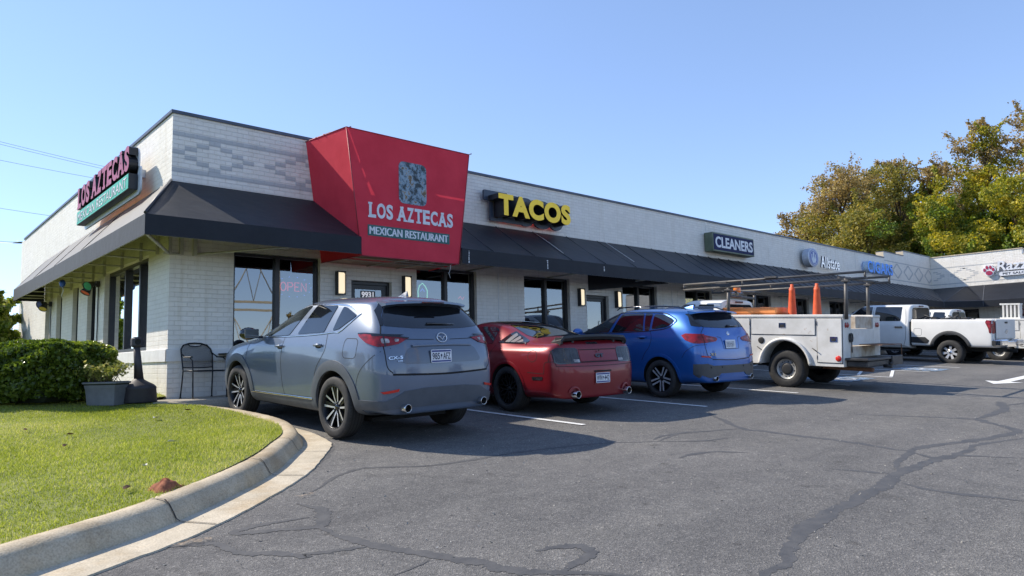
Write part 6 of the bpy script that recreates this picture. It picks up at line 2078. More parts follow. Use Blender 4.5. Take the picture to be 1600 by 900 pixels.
        mb = MB(); mb.lathe([(0, -1)] + [(cos(radians(a)), sin(radians(a))) for a in range(-75, 90, 15)] + [(0, 1)], 18, 0, Matrix.Translation((1.62, s * .98, 1.02)) @ Matrix.Diagonal((.08, .11, .07, 1)))
        mb.box(1.58, 1.63, s * .84, s * .95, .985, 1.01); mb.build('mirror', PT, root)
        mb = MB(); patch(mb, T, v, [(.58, .85), (.58, .80), (.78, .80), (.78, .85)], .012, .02, .04, .015); mb.build('door_handle', PT, root)
    fl = [(-.60 + .095 * cos(2 * pi * k / 24), .87 + .085 * sin(2 * pi * k / 24)) for k in range(25)]
    mb = MB(); ribbon(mb, T, 'L', fl, .007, .0015, 2); mb.build('fuel_flap', M_SEAM, root)
    mb = MB(); patch(mb, T, 'T', [(-.33, .57), (-.30, 0), (-.33, -.57), (-.1, -.58), (.2, -.52), (.50, -.45), (.53, 0), (.50, .45), (.2, .52), (-.1, .58)], .005, 0, .05, .05); mb.build('rear_glass', M_TINT, root)
    mb = MB(); patch(mb, T, 'T', [(.56, .44), (.56, -.44), (1.12, -.44), (1.12, .44)], .004, 0, .08, .03); mb.build('roof_panel', M_GLBK, root)
    mb = MB(); patch(mb, T, 'T', [(1.20, .52), (1.18, 0), (1.20, -.52), (2.10, -.66), (2.2, 0), (2.10, .66)], .004, 0, .08); mb.build('windscreen', M_CLEAR, root)
    # spoiler: a wing with drooped ends
    mb = MB(); vs = []
    ys = [-.72, -.66, -.5, -.25, 0, .25, .5, .66, .72]
    for y in ys:
        e_ = abs(y) / .72
        lift = .075 if e_ < .95 else .02
        xb = -1.04 + .04 * e_ ** 2
        h = 1.092 - .03 * e_ ** 2
        vs += [(-.80, y, h + lift * .75), (xb, y, h + lift + .03), (xb - .012, y, h + lift - .005), (xb + .02, y, h + lift - .05), (-.80, y, h + lift * .75 - .04)]
    mb.add(vs, [(5 * i + j, 5 * i + 5 + j, 5 * i + 5 + (j + 1) % 5, 5 * i + (j + 1) % 5) for i in range(8) for j in range(5)] + [tuple(range(5)), tuple(range(40, 45))[::-1]], 0, True)
    for y in (-.45, .45, -.68, .68):
        mb.box(-.98, -.86, y - .02, y + .02, 1.05, 1.15)
    put('spoiler', fix_normals(mb.mesh('spoiler')), M_PLBK, root, smooth_angle=40)
    # tail
    for s in (1, -1):
        mb = MB(); patch(mb, T, 'B', [(s * .835, .955), (s * .835, .80), (s * .80, .775), (s * .42, .785), (s * .435, .955), (s * .47, .985), (s * .78, .985)], .004, .02, .03, .03); tl = mb.build('tail_lamp', M_SMOKE, root)
        mb = MB()
        for y in (.555, .685):
            ribbon(mb, T, 'B', [(s * (y + .01), .79), (s * (y + .01), .88), (s * y, .975)], .012, .006, 4)
        ribbon(mb, T, 'B', [(s * .84, .96), (s * .835, .79), (s * .79, .77), (s * .42, .778), (s * .43, .965), (s * .47, .99), (s * .79, .99), (s * .84, .96)], .014, .006, 4, smooth=False)
        mb.build('lamp_dividers', M_GLBK, tl)
        mb = MB(); patch(mb, T, 'B', [(s * .425, .785), (s * .425, .825), (s * .535, .83), (s * .535, .79)], .0065, .003, .03, .006); mb.build('reverse_light', M_CLR, tl)
        pipe_tip(root, -1.21, -.95, s * .555, .325, .055)
        mb = MB(); ring_patch(mb, T, 'B', s * .555, .335, .07, .105, 10, 170, .02, .03, 20, 2); mb.build('exhaust_surround', PT, root)
    mb = MB(); patch(mb, T, 'B', [(.40, .80), (.405, .955), (-.405, .955), (-.40, .80)], .006, .01, .05, .02); mb.build('tail_panel', PT, root)
    mb = MB()
    ribbon(mb, T, 'B', [(.41, .965), (-.41, .965)], .010, .008, 4); ribbon(mb, T, 'B', [(.41, .785), (-.41, .785)], .014, .008, 4)
    ribbon(mb, T, 'B', [(.86, 1.0), (.83, .76), (.72, .735), (0, .725), (-.72, .735), (-.83, .76), (-.86, 1.0)], .008, .003, 6)
    mb.build('tail_gaps', M_SEAM, root)
    mb = MB(); patch(mb, T, 'B', [(.20, 1.075), (.19, 1.045), (-.05, 1.045), (-.05, 1.075)], .004, .0, .03, .01); mb.build('brake_lamp', M_SMOKE, root)
    p, nn = hit(T, 'B', .0, .87)
    mb = MB(); to_mb(mb, text_mesh('GT', .185, .06, .005, .06), decal(T, .0, .87, .014) @ Matrix.Translation((-.092, -.03, 0)))
    mb.box(p.x - .014, p.x - .010, .0, .02, .935, .965); mb.build('badge', M_GLBK, root)
    mb = MB(); patch(mb, T, 'B', [(.14, .66), (.17, .44), (-.17, .44), (-.14, .66)], .006, .0, .04, .02); mb.build('plate_recess', PT, root)
    licence_plate(root, hit(T, 'B', 0, .545)[0] + Vector((-.014, 0, 0)), 'WVN', .03, '442')
    mb = MB(); ribbon(mb, T, 'B', [(.17, .645), (-.2, .645)], .022, .009, 4); mb.build('plate_lamp', M_SEAM, root)
    mb = MB(); mb.tube([(-.70, .55, .30), (-1.0, .555, .33)], .045, 10); mb.tube([(-.70, -.55, .30), (-1.0, -.555, .33)], .045, 10); mb.box(-.70, -.3, -.4, .4, .24, .30); mb.build('underbody', M_WELL, root)
    for s in (1, -1):
        mb = MB(); mb.lathe([(0, 0), (.09, 0), (.095, -.03)], 20, 0, frame((3.63, s * .56, .70), (0, 1, 0), (0, 0, 1))); mb.build('headlight', M_CLR, root)
    return root
coupe = build_coupe()

# ------------------------------------------------------------------ blue crossover
def build_crossover():
    root = thing('parked_crossover', 'bright blue compact crossover with silver double spoke wheels and roof rails', 'car', M=car_matrix(11.595, 7.674, 86.9, 0.004))
    rows = [
     R_(-.82, [(0, .30, -.945), (.69, .30, -.915), (.82, .33, -.885), (.835, .52, -.88), (.845, .78, -.87), (.835, 1.0, -.85), (.80, 1.24, -.75), (.71, 1.41, -.62), (.64, 1.53, -.50), (.52, 1.58, -.47), (0, 1.612, -.49)]),
     R_(-.65, [(0, .29), (.74, .29), (.865, .35), (.90, .54), (.91, .82), (.895, 1.05), (.855, 1.255, -.55), (.77, 1.415, -.43), (.69, 1.54, -.33), (.56, 1.595, -.3), (0, 1.628, -.3)]),
     R_(-.32, [(0, .25), (.77, .25), (.875, .32), (.908, .55), (.918, .83), (.902, 1.06), (.862, 1.245, -.25), (.785, 1.42, -.18), (.705, 1.552, -.1), (.57, 1.608, -.08), (0, 1.64, -.08)]),
     R_(.15, [(0, .22), (.77, .22), (.87, .29), (.90, .54), (.912, .84), (.90, 1.06), (.864, 1.225), (.787, 1.415), (.708, 1.558), (.575, 1.615), (0, 1.648)]),
     R_(.75, [(0, .22), (.77, .22), (.865, .29), (.89, .54), (.903, .84), (.895, 1.055), (.862, 1.20), (.787, 1.41), (.708, 1.558), (.575, 1.615), (0, 1.648)]),
     R_(1.35, [(0, .22), (.77, .22), (.865, .29), (.89, .54), (.903, .83), (.893, 1.04), (.86, 1.165, 1.3), (.783, 1.395, 1.16), (.703, 1.547, 1.02), (.57, 1.603, 1.0), (0, 1.636, .97)]),
     R_(1.95, [(0, .22), (.77, .22), (.865, .29), (.892, .54), (.905, .82), (.892, 1.02), (.853, 1.13, 1.80), (.772, 1.36, 1.54), (.69, 1.508, 1.3), (.56, 1.56, 1.27), (0, 1.59, 1.23)]),
     R_(2.3, [(0, .22), (.77, .22), (.867, .29), (.897, .54), (.91, .81), (.893, 1.0), (.84, 1.075, 2.16), (.755, 1.098, 2.18), (.65, 1.108, 2.2), (.51, 1.118, 2.22), (0, 1.132, 2.32)]),
     R_(2.7, [(0, .22), (.77, .22), (.868, .3), (.90, .54), (.912, .80), (.888, .97), (.825, 1.03), (.735, 1.05), (.62, 1.06), (.48, 1.067), (0, 1.082)]),
     R_(3.1, [(0, .24), (.75, .24), (.85, .3), (.878, .53), (.875, .77), (.845, .92), (.775, .98), (.68, 1.0), (.57, 1.01), (.44, 1.015), (0, 1.03)]),
     R_(3.36, [(0, .26), (.68, .26), (.77, .32), (.80, .52), (.79, .74), (.76, .85), (.69, .91), (.6, .93), (.5, .94), (.39, .945), (0, .96)]),
     R_(3.45, [(0, .28), (.58, .28), (.64, .33), (.67, .5), (.66, .69), (.63, .77), (.56, .82), (.49, .84), (.41, .85), (.32, .855), (0, .862)]),
    ]
    body0 = loft_body(rows, [0, 0, -.95, -.95, -.935, -.915, -.82, -.70, -.55, 0], [0, 0, 3.5, 3.53, 3.54, 3.53, 3.5, 3.48, 3.46, 0], 3, [(5, 0, 7, 0.4), (4, 0, 8, 0.3), (8, 0, 6, 0.3)])
    T = tree_of(body0)
    body = cut_wells(body0, [(0, .345, .40), (2.67, .345, .40)], 0.55)
    PT = paint('estoril_blue_paint', (0.014, 0.115, 0.42), 0.4, rough=0.36)
    put('body', body, [PT, M_WELL], root, smooth_angle=50)
    for v, s in (('L', 1), ('R', -1)):
        for nm, pl, mt in (('front_window', [(2.08, 1.135), (1.75, 1.31), (1.4, 1.47), (1.18, 1.528), (1.12, 1.53), (1.30, 1.165)], M_CLEAR), ('rear_window', [(1.05, 1.53), (1.22, 1.17), (.42, 1.205), (.50, 1.535)], M_TINT), ('vent_window', [(.46, 1.535), (.38, 1.208), (.27, 1.215), (.29, 1.53)], M_TINT), ('quarter_window', [(.22, 1.235), (.24, 1.52), (.02, 1.515), (-.18, 1.445), (-.25, 1.40), (-.22, 1.35), (-.10, 1.28)], M_TINT)):
            mb = MB(); patch(mb, T, v, pl, .006, .008, .03, .03); mb.build(nm, mt, root)
        mb = MB()
        ribbon(mb, T, v, [(2.1, 1.122), (1.3, 1.152), (.5, 1.19), (.15, 1.22), (-.13, 1.265), (-.27, 1.365), (-.29, 1.41), (-.2, 1.465), (.02, 1.535), (.5, 1.552), (1.1, 1.548), (1.4, 1.49), (2.0, 1.21)], .016, .007, 8, height=.003)
        mb.build('window_trim', M_GLBK, root)
        mb = MB()
        ribbon(mb, T, v, [(1.27, 1.15), (1.3, .9), (1.27, .6), (1.2, .32)], .009, .0015, 6); ribbon(mb, T, v, [(.25, 1.22), (.20, 1.08), (.24, .92), (.34, .80), (.42, .66)], .009, .0015, 6)
        ribbon(mb, T, v, [(2.3, 1.06), (2.36, .85), (2.3, .45)], .009, .0015, 6)
        ribbon(mb, T, v, [(-.86, .98), (-.74, .96), (-.58, .86), (-.50, .74)], .008, .0015, 6)
        mb.build('door_gaps', M_SEAM, root)
        mb = MB(); ring_patch(mb, T, v, 0, .345, .401, .455, -10, 190, .007, .02, 44, 3); mb.build('arch_lip', PT, root)
        for hx in (1.42, .42):
            p, nn = hit(T, v, hx, 1.09 if hx < 1 else 1.06)
            mb = MB(); mb.tube([p + Vector((-.10, s * .008, .004)), p + Vector((-.06, s * .036, .006)), p + Vector((.06, s * .036, 0)), p + Vector((.10, s * .008, -.004))], [.012, .016, .016, .012], 10); d = mb.build('door_handle', PT, root)
            mb = MB(); patch(mb, T, v, [(hx + .07 * cos(2 * pi * k / 14), (1.075 if hx < 1 else 1.045) + .026 * sin(2 * pi * k / 14)) for k in range(14)], .0015, 0, .04); mb.build('handle_cup', M_SEAM, d)
        mb = MB(); mb.tube([(1.30, s * .60, 1.605), (1.22, s * .605, 1.648), (.9, s * .61, 1.668), (.2, s * .615, 1.672), (-.2, s * .60, 1.655), (-.36, s * .585, 1.612)], [.010, .014, .015, .015, .014, .010], 10); mb.build('roof_rail', M_GLBK, root)
        for x in (0, 2.67):
            wheel(root, x, s * .79, .343, .225, .242, 'double5', s, M_RIMSV, M_RIMDK, M_RIMDK, .12)
        mb = MB(); mb.lathe([(0, -1)] + [(cos(radians(a)), sin(radians(a))) for a in range(-75, 90, 15)] + [(0, 1)], 18, 0, Matrix.Translation((2.0, s * 1.02, 1.16)) @ Matrix.Diagonal((.09, .12, .08, 1)))
        mb.box(1.96, 2.0, s * .85, s * .97, 1.1, 1.13); mb.build('mirror', PT, root)
        # lamps
        mb = MB()
        patch(mb, T, v, [(-.47, 1.14), (-.55, 1.175), (-.795, 1.165), (-.81, 1.0), (-.72, 1.005), (-.56, 1.06)], .010, .02, .03)
        patch(mb, T, 'B', [(s * .83, 1.165), (s * .72, 1.155), (s * .40, 1.105), (s * .37, 1.075), (s * .43, 1.035), (s * .70, 1.01), (s * .83, 1.005)], .010, .02, .03, .01)
        tl = mb.build('tail_lamp', M_RED, root)
        mb = MB()
        patch(mb, T, 'B', [(s * .66, 1.105), (s * .44, 1.085), (s * .46, 1.06), (s * .66, 1.07)], .0125, .003, .03, .01)
        mb.build('clear_section', lens('rose_lens', (0.45, 0.10, 0.11)), tl)
        mb = MB(); ribbon(mb, T, 'B', [(s * .722, 1.155), (s * .715, 1.01)], .010, .0125, 4); mb.build('lamp_gap', M_SEAM, tl)
        mb = MB(); patch(mb, T, 'B', [(s * .80, .79), (s * .62, .775), (s * .62, .755), (s * .80, .765)], .010, .005, .03, .004); mb.build('reflector', M_REFL, root)
        pipe_tip(root, -.985, -.80, s * .545, .385, .045)
    # rear glass and its dark side wings
    mb = MB(); patch(mb, T, 'B', [(.60, 1.285), (.67, 1.40), (.60, 1.525), (.40, 1.545), (0, 1.55), (-.40, 1.545), (-.60, 1.525), (-.67, 1.40), (-.60, 1.285), (0, 1.268)], .005, 0, .05, .03); rg = mb.build('rear_glass', M_TINT, root)
    mb = MB()
    for s in (1, -1):
        patch(mb, T, 'B', [(s * .61, 1.285), (s * .715, 1.385), (s * .675, 1.52), (s * .61, 1.53), (s * .665, 1.40)], .008, .015, .03)
    mb.build('glass_surround', M_GLBK, root)
    for v, s in (('L', 1), ('R', -1)):
        mb = MB(); patch(mb, T, v, [(-.46, 1.50), (-.58, 1.475), (-.72, 1.29), (-.60, 1.315)], .006, .01, .03, .01); mb.build('pillar_wing', M_GLBK, root)
    mb = MB(); vs = []
    ys = [-.64, -.5, -.25, 0, .25, .5, .64]
    for y in ys:
        q = 1 - (y / .68) ** 2
        xb = -.60 - .10 * q; zz = 1.548 + .042 * q ** .5
        vs += [(-.42, y, zz + .02), (xb, y, zz - .002), (xb - .004, y, zz - .026), (-.46, y, zz - .05)]
    mb.add(vs, [(4 * i + j, 4 * i + 4 + j, 4 * i + 5 + j, 4 * i + 1 + j) for i in range(6) for j in range(3)] + [(0, 1, 2, 3), (24, 27, 26, 25)], 0, True)
    sp = put('spoiler', fix_normals(mb.mesh('spoiler')), PT, root, smooth_angle=45)
    MB().box(-.708, -.69, -.18, .18, 1.566, 1.578, bev=.003).build('brake_lamp', M_REDD, sp)
    mb = MB()
    for s in (1, -1):
        ribbon(mb, T, 'B', [(s * .60, 1.28), (s * .72, 1.17), (s * .72, 1.0), (s * .68, .80), (s * .56, .72)], .009, .002, 6)
    ribbon(mb, T, 'B', [(.56, .72), (0, .70), (-.56, .72)], .014, .002, 8); ribbon(mb, T, 'B', [(.36, 1.12), (.26, 1.095), (.23, .90), (-.23, .90), (-.26, 1.095), (-.36, 1.12)], .008, .002, 3, smooth=False)
    mb.build('tailgate_gap', M_SEAM, root)
    mb = MB()
    patch(mb, T, 'B', [(.835, .64), (.70, .65), (.55, .61), (-.55, .61), (-.70, .65), (-.835, .64), (-.83, .46), (-.66, .40), (-.45, .41), (-.36, .47), (.36, .47), (.45, .41), (.66, .40), (.83, .46)], .010, .02, .035)
    for v in 'LR':
        patch(mb, T, v, [(-.72, .64), (-.84, .645), (-.84, .44), (-.80, .40), (-.71, .46)], .010, .03, .05)
    mb.build('bumper_cladding', plain('anthracite_plastic', (0.06, 0.063, 0.068), 0.4), root)
    mb = MB(); patch(mb, T, 'B', [(.33, .45), (-.33, .45), (-.42, .385), (0, .38), (.42, .385)], .006, 0, .05); mb.build('bumper_insert', PT, root)
    mb = MB()
    for y in (.62, .33, -.33, -.62):
        p, nn = hit(T, 'B', y, .585); mb.lathe([(0, .004), (.016, .003), (.018, 0)], 12, 0, frame(p + Vector((-.014, 0, 0)), (0, -1, 0), (0, 0, 1)))
    mb.build('parking_sensors', M_PLBK, root)
    p, nn = hit(T, 'B', 0, 1.175)
    Me = frame(p + Vector((-.004, 0, 0)), (0, -1, 0), (.25, 0, 1))
    em = MB().lathe([(0, .006), (.034, .006), (.040, .003), (.041, 0)], 28, 0, Me).build('emblem', M_CHR, root)
    mb = MB()
    for a0 in (0, 180):
        mb.prism([(0, 0)] + [(.026 * cos(radians(a0 + 90 * k / 6)), .026 * sin(radians(a0 + 90 * k / 6))) for k in range(7)], .0062, .0075, Me)
    mb.build('emblem_quarters', plain('emblem_cobalt', (.03, .12, .5), .3), em)
    mb = MB(); to_mb(mb, text_mesh('X1', .13, .05, .004, .03), decal(T, .56, .81, .010) @ Matrix.Translation((-.065, -.025, 0)))
    mb.build('badge', M_CHR, root)
    licence_plate(root, hit(T, 'B', .03, .985)[0] + Vector((-.012, 0, 0)), '', .10, None, False)
    mb = MB(); ws = []
    for y in (-.10, -.2, -.34, -.46):
        p, nn = hit(T, 'B', y + .05, 1.30); ws.append(p + nn * .02)
    mb.tube(ws, [.02, .014, .010, .006], 8); mb.build('wiper', M_GLBK, root)
    mb = MB(); mb.add([(.12, 0, 1.652), (-.1, .03, 1.642), (-.1, -.03, 1.642), (-.09, 0, 1.70), (-.02, 0, 1.70), (-.13, 0, 1.645)], [(0, 1, 3, 4), (0, 4, 3, 2), (1, 5, 3), (5, 2, 3), (0, 2, 5, 1)])
    put('antenna_fin', fix_normals(mb.mesh('antenna_fin')), PT, root)
    mb = MB(); mb.box(-.66, -.3, -.45, .45, .28, .36); mb.build('underbody', M_WELL, root)
    mb = MB(); patch(mb, T, 'T', [(1.30, .55), (1.28, 0), (1.30, -.55), (2.18, -.70), (2.28, 0), (2.18, .70)], .004, 0, .08); mb.build('windscreen', M_CLEAR, root)
    for s in (1, -1):
        mb = MB(); patch(mb, T, 'F', [(s * .42, .78), (s * .42, .70), (s * .72, .74), (s * .72, .81)], .008, .01, .04); mb.build('headlight', M_CLR, root)
        mb = MB(); patch(mb, T, 'F', [(s * .03, .80), (s * .03, .62), (s * .33, .64), (s * .36, .80)], .008, .01, .04, .02); mb.build('grille', M_GLBK, root)
    return root
crossover = build_crossover()
# ------------------------------------------------------------------ white work trucks
M_WHITE = paint('white_fleet_paint', (0.72, 0.72, 0.70), 0.0, rough=0.4, coat=0.7)
M_WORN = mottled('worn_white_paint', (0.60, 0.59, 0.55), (0.74, 0.73, 0.70), 3.0, 0.45, bump=0.15, bscale=5, bdist=0.02)
def add_rust(m):
    n, l = m.node_tree.nodes, m.node_tree.links
    b = n['Principled BSDF']; src = b.inputs['Base Color'].links[0].from_socket
    tc = N(n, 'ShaderNodeTexCoord'); no = N(n, 'ShaderNodeTexNoise', Scale=4.5, Detail=9.0, Roughness=0.8); l.new(tc.outputs['Object'], no.inputs['Vector'])
    r = ramp(n, [(0.60, (1, 1, 1)), (0.66, (0.62, 0.46, 0.32)), (0.72, (0.30, 0.17, 0.10))]); l.new(no.outputs['Fac'], r.inputs[0])
    mx = N(n, 'ShaderNodeMix', data_type='RGBA', blend_type='MULTIPLY'); mx.inputs[0].default_value = 0.85
    l.new(src, mx.inputs[6]); l.new(r.outputs[0], mx.inputs[7]); l.new(mx.outputs[2], b.inputs['Base Color'])
add_rust(M_WORN)
M_RUST = mottled('rusty_white_steel', (0.34, 0.24, 0.15), (0.66, 0.62, 0.54), 3.4, 0.75, bump=0.3, bscale=30)
M_BUMPER = mottled('black_steel_bumper', (0.03, 0.03, 0.032), (0.085, 0.083, 0.08), 5, 0.5, 0.2)
M_RACK = mottled('rusty_grey_rack', (0.065, 0.067, 0.07), (0.14, 0.13, 0.12), 3.5, 0.55, 0.3, bump=0.3, bscale=40)
M_RUSTB = mottled('bare_rust', (0.12, 0.055, 0.03), (0.25, 0.14, 0.08), 8, 0.9)

def truck_cab(root, xr, xroof, xws, xbase, xnose, roof, belt, hw, sill, side_wins, front_axle, R, hood):
    """crew or extended cab with hood; xr rear wall, xroof front of roof, xbase windscreen foot"""
    k = roof - belt
    def row(x, w, upper=None, zt=None):
        r = [(x, 0, sill), (x, w * .85, sill), (x, w * .955, sill + .06), (x, w * .99, sill + .3), (x, w, sill + .62), (x, w * .975, belt - .06), (x, w * .945, belt + .02), (x, w * .875, belt + k * .5), (x, w * .79, roof - .085), (x, w * .67, roof - .032), (x, 0, roof)]
        if upper:
            for i, (dx, z, y) in upper.items():
                r[i] = (dx, y, z)
        return r
    rows = [row(xr, hw * .955), row(xr + .05, hw), row((xr + xroof) / 2 - .3, hw), row((xr + xroof) / 2 + .3, hw), row(xroof - .15, hw)]
    rows.append(row(xroof + .35, hw, {6: (xroof + .30, belt + .01, hw * .945), 7: (xroof + .18, belt + k * .5, hw * .87), 8: (xroof + .02, roof - .10, hw * .785), 9: (xroof, roof - .05, hw * .665), 10: (xroof, roof - .015, 0)}))
    rows.append(row(xbase - .1, hw, {5: (xbase - .1, belt - .07, hw * .97), 6: (xbase - .1, belt, hw * .93), 7: (xbase - .04, belt + .02, hw * .84), 8: (xbase, belt + .035, hw * .74), 9: (xbase + .03, belt + .045, hw * .6), 10: (xbase + .1, belt + .06, 0)}))
    for x, ww, dz in ((xbase + .35, 1.0, 0), (xnose - .4, 1.0, -.02), (xnose - .1, .97, -.05), (xnose, .90, -.10)):
        rows.append(row(x, hw * ww, {4: (x, sill + .5, hw * ww), 5: (x, hood - .12 + dz, hw * ww * .98), 6: (x, hood - .04 + dz, hw * ww * .92), 7: (x, hood - .015 + dz, hw * ww * .83), 8: (x, hood + dz, hw * ww * .72), 9: (x, hood + .012 + dz, hw * ww * .56), 10: (x, hood + .03 + dz, 0)}))
    body0 = loft_body(rows, [0, 0, xr - .01, xr - .015, xr - .02, xr - .02, xr - .02, xr - .015, xr - .01, 0], [0, 0] + [xnose + .04] * 8, 2, [(i, 0, 1, .6) for i in range(2, 9)] + [(5, 0, 10, .3)])
    T = tree_of(body0)
    body = cut_wells(body0, [(front_axle, R + .02, R + .09)], .55)
    put('cab', body, [M_WHITE, M_WELL], root, smooth_angle=50)
    for v, s in (('L', 1), ('R', -1)):
        for pl in side_wins:
            mb = MB(); patch(mb, T, v, pl, .006, .01, .05, .04); mb.build('side_window', M_TINT, root)
        mb = MB(); mb.box(xbase - .28, xbase - .12, s * (hw + .02), s * (hw + .24), belt + .02, belt + .27, bev=.03); mb.build('mirror', M_PLBK, root)
        wheel(root, front_axle, s * (hw - .13), R, .26, R * .56, 'truck8', s, M_RIMSV, M_RIMDK, M_CHR, .2)
    w_ = hw * .72
    mb = MB(); patch(mb, T, 'B', [(w_, belt + .06), (w_ * .95, roof - .18), (w_ * .8, roof - .12), (-w_ * .8, roof - .12), (-w_ * .95, roof - .18), (-w_, belt + .06)], .008, .01, .07, .05); mb.build('rear_window', M_TINT, root)
    mb = MB(); patch(mb, T, 'T', [(xroof + .06, hw * .6), (xroof + .06, -hw * .6), (xbase - .02, -hw * .7), (xbase + .06, 0), (xbase - .02, hw * .7)], .006, 0, .1); mb.build('windscreen', M_CLEAR, root)
    mb = MB().box(xr - .035, xr - .0, -.17, .17, roof - .085, roof - .045, bev=.008); mb.build('cab_lamp', M_REDD, root)
    mb = MB(); patch(mb, T, 'F', [(.62, hood - .16), (.62, sill + .25), (-.62, sill + .25), (-.62, hood - .16)], .01, .02, .1, .05); mb.build('grille', M_GLBK, root)
    for s in (1, -1):
        mb = MB(); patch(mb, T, 'F', [(s * .65, hood - .16), (s * .65, hood - .42), (s * .88, hood - .42), (s * .88, hood - .18)], .012, .02, .08, .02); mb.build('headlight', M_CLR, root)
    return T

def loose_panel(mb, x0, x1, y, z0, z1, s, d=.012, mi=0, bev=.004):
    a, b = sorted((y, y + s * d))
    mb.box(x0, x1, a, b, z0, z1, mi, bev=bev)

def build_service_truck(M, label, rack=True, name='service_truck'):
    root = thing(name, label, 'truck', M=M)
    truck_cab(root, 1.60, 2.62, 0, 3.30, 4.35, 1.93, 1.40, .95, .55, [[(1.80, 1.47), (1.80, 1.80), (2.20, 1.81), (2.24, 1.47)], [(2.32, 1.46), (2.30, 1.81), (2.62, 1.81), (3.1, 1.45)]], 3.62, .385, 1.33)
    W, zt, zb = 1.03, 1.555, .50
    ax_z, rw = .40, .56
    # utility body: two side compartments with a wheel opening, floor and front wall
    def comp(s):
        prof = [(1.235, zb), (1.235, zt - .06), (-1.215, zt - .06), (-1.215, zb), (-.53, zb)]
        n_ = 18
        arc = [(rw * cos(a) * .95, .46 + rw * sin(a)) for a in [pi - pi * k / n_ for k in range(n_ + 1)]]
        arc = [(x, max(z, zb)) for x, z in arc]
        poly = [(1.235, zb), (1.235, zt - .06), (-1.215, zt - .06), (-1.215, zb)] + [p for p in arc]
        seen = []
        for p in poly:
            if not seen or (Vector(p) - Vector(seen[-1])).length > 1e-4:
                seen.append(p)
        Mx = Matrix(((1, 0, 0, 0), (0, 0, 1, 0), (0, 1, 0, 0), (0, 0, 0, 1)))
        mb = MB(); mb.prism(seen, s * (W - .40), s * W, Mx)
        me = fix_normals(mb.mesh('compartment'))
        return put('side_compartment', me, M_WORN, root)
    for s in (1, -1):
        cpt = comp(s)
        mb = MB(); mb.box(-1.225, 1.245, *sorted((s * (W - .41), s * (W + .012))), zt - .058, zt, bev=.012); mb.build('top_rail', M_WORN, root)
        for nm, x0, x1, z0, z1 in (('rear_door', -1.19, -.70, .575, zt - .085), ('top_door', -.655, .74, 1.13, zt - .085), ('front_door', .78, 1.21, .52, zt - .085)):
            mb = MB(); loose_panel(mb, x0, x1, s * W, z0, z1, s, .016, bev=.006); d = mb.build(nm, M_WORN, root)
            lx, lz = ((-1.03, 1.05) if nm == 'rear_door' else (.04, 1.325) if nm == 'top_door' else (.98, 1.0))
            mb = MB(); loose_panel(mb, lx - .075, lx + .075, s * (W + .016), lz - .055, lz + .055, s, .008, 0); mb.build('latch_plate', M_CHR, d)
            mb = MB(); loose_panel(mb, lx - .045, lx + .045, s * (W + .024), lz - .04, lz + .02, s, .004, 0, .001); mb.build('latch', M_PLBK, d)
            mb = MB()
            for q0, q1, r0, r1 in ((x0 - .012, x0, z0 - .01, z1 + .01), (x1, x1 + .012, z0 - .01, z1 + .01), (x0, x1, z0 - .012, z0), (x0, x1, z1, z1 + .012)):
                loose_panel(mb, q0, q1, s * W, r0, r1, s, .003, 0, .0)
            mb.build('door_gap', M_SEAM, d)
            for hz in ((z0 + .1, z1 - .1) if nm != 'top_door' else ()):
                hx_ = x1 + .004 if nm == 'rear_door' else x0 - .004
                mb = MB(); mb.tube([(hx_, s * (W + .016), hz - .04), (hx_, s * (W + .016), hz + .04)], .009, 8); mb.build('hinge', M_BUMPER, d)
        # fender flare
        mb = MB(); pts = [(rw * .98 * cos(pi * k / 20) * 1.0, s * (W + .02), .46 + (rw + .015) * sin(pi * k / 20)) for k in range(21)]
        mb.tube([(.555, s * (W + .02), zb)] + pts[1:-1] + [(-.555, s * (W + .02), zb)], .036, 8); mb.build('fender_flare', M_WORN, root)
        mb = MB(); mb.box(-.6, .6, *sorted((s * .55, s * .64)), .42, 1.05); mb.build('wheel_well', M_WELL, root)
        mb = MB(); mb.lathe([(0, .012), (.05, .012), (.07, .008), (.072, 0)], 24, 0, Matrix.Translation((.52, s * (W + .001), 1.0)) @ Matrix.Rotation(-s * pi / 2, 4, 'X')); mb.build('fuel_cup', M_PLBK, root)
        mb = MB(); mb.lathe([(0, .022), (.045, .018), (.058, .008), (.06, 0)], 24, 0, Matrix.Translation((-1.12, s * (W + .017), .665)) @ Matrix.Rotation(-s * pi / 2, 4, 'X')); mb.build('side_marker', M_REFL, root)
        mb = MB()
        for x in (.60, -.60):
            mb.tube([(x, s * (W + .03), .86), (x - .10, s * (W + .05), .80)], .010, 6)
        mb.build('door_hook', M_PLBK, root)
        wheel(root, 0, s * .86, .40, .26, .225, 'steel', s, plain('dull_steel', (.38, .38, .37), .45, .4), M_RIMDK, M_PLBK, .3)
        # tail lamps on the rear end of each compartment
        for z in (1.36, 1.27):
            mb = MB(); mb.lathe([(0, .02), (.04, .018), (.055, .006), (.056, 0)], 20, 0, frame((-1.216, s * (W - .13 - (.1 if z < 1.3 else 0)), 1.34), (0, -1, 0), (0, 0, 1))); mb.build('tail_lamp', M_RED, root)
    mb = MB(); mb.box(-1.2, 1.2, -.625, .625, .82, .86); mb.box(1.17, 1.23, -.625, .625, .86, 1.5); mb.build('cargo_floor', M_RUST, root)
    mb = MB(); mb.box(-1.215, -1.17, -.62, .62, .92, 1.26, bev=.006); mb.build('tailgate', M_WORN, root)
    mb = MB(); mb.box(-1.19, -1.05, -.62, .30, 1.27, 1.52, bev=.006); mb.build('rusty_bin', M_RUST, root)
    mb = MB(); mb.box(-1.23, -1.18, -.66, .66, .66, .90); mb.build('rear_sill', M_RUST, root)
    mb = MB()
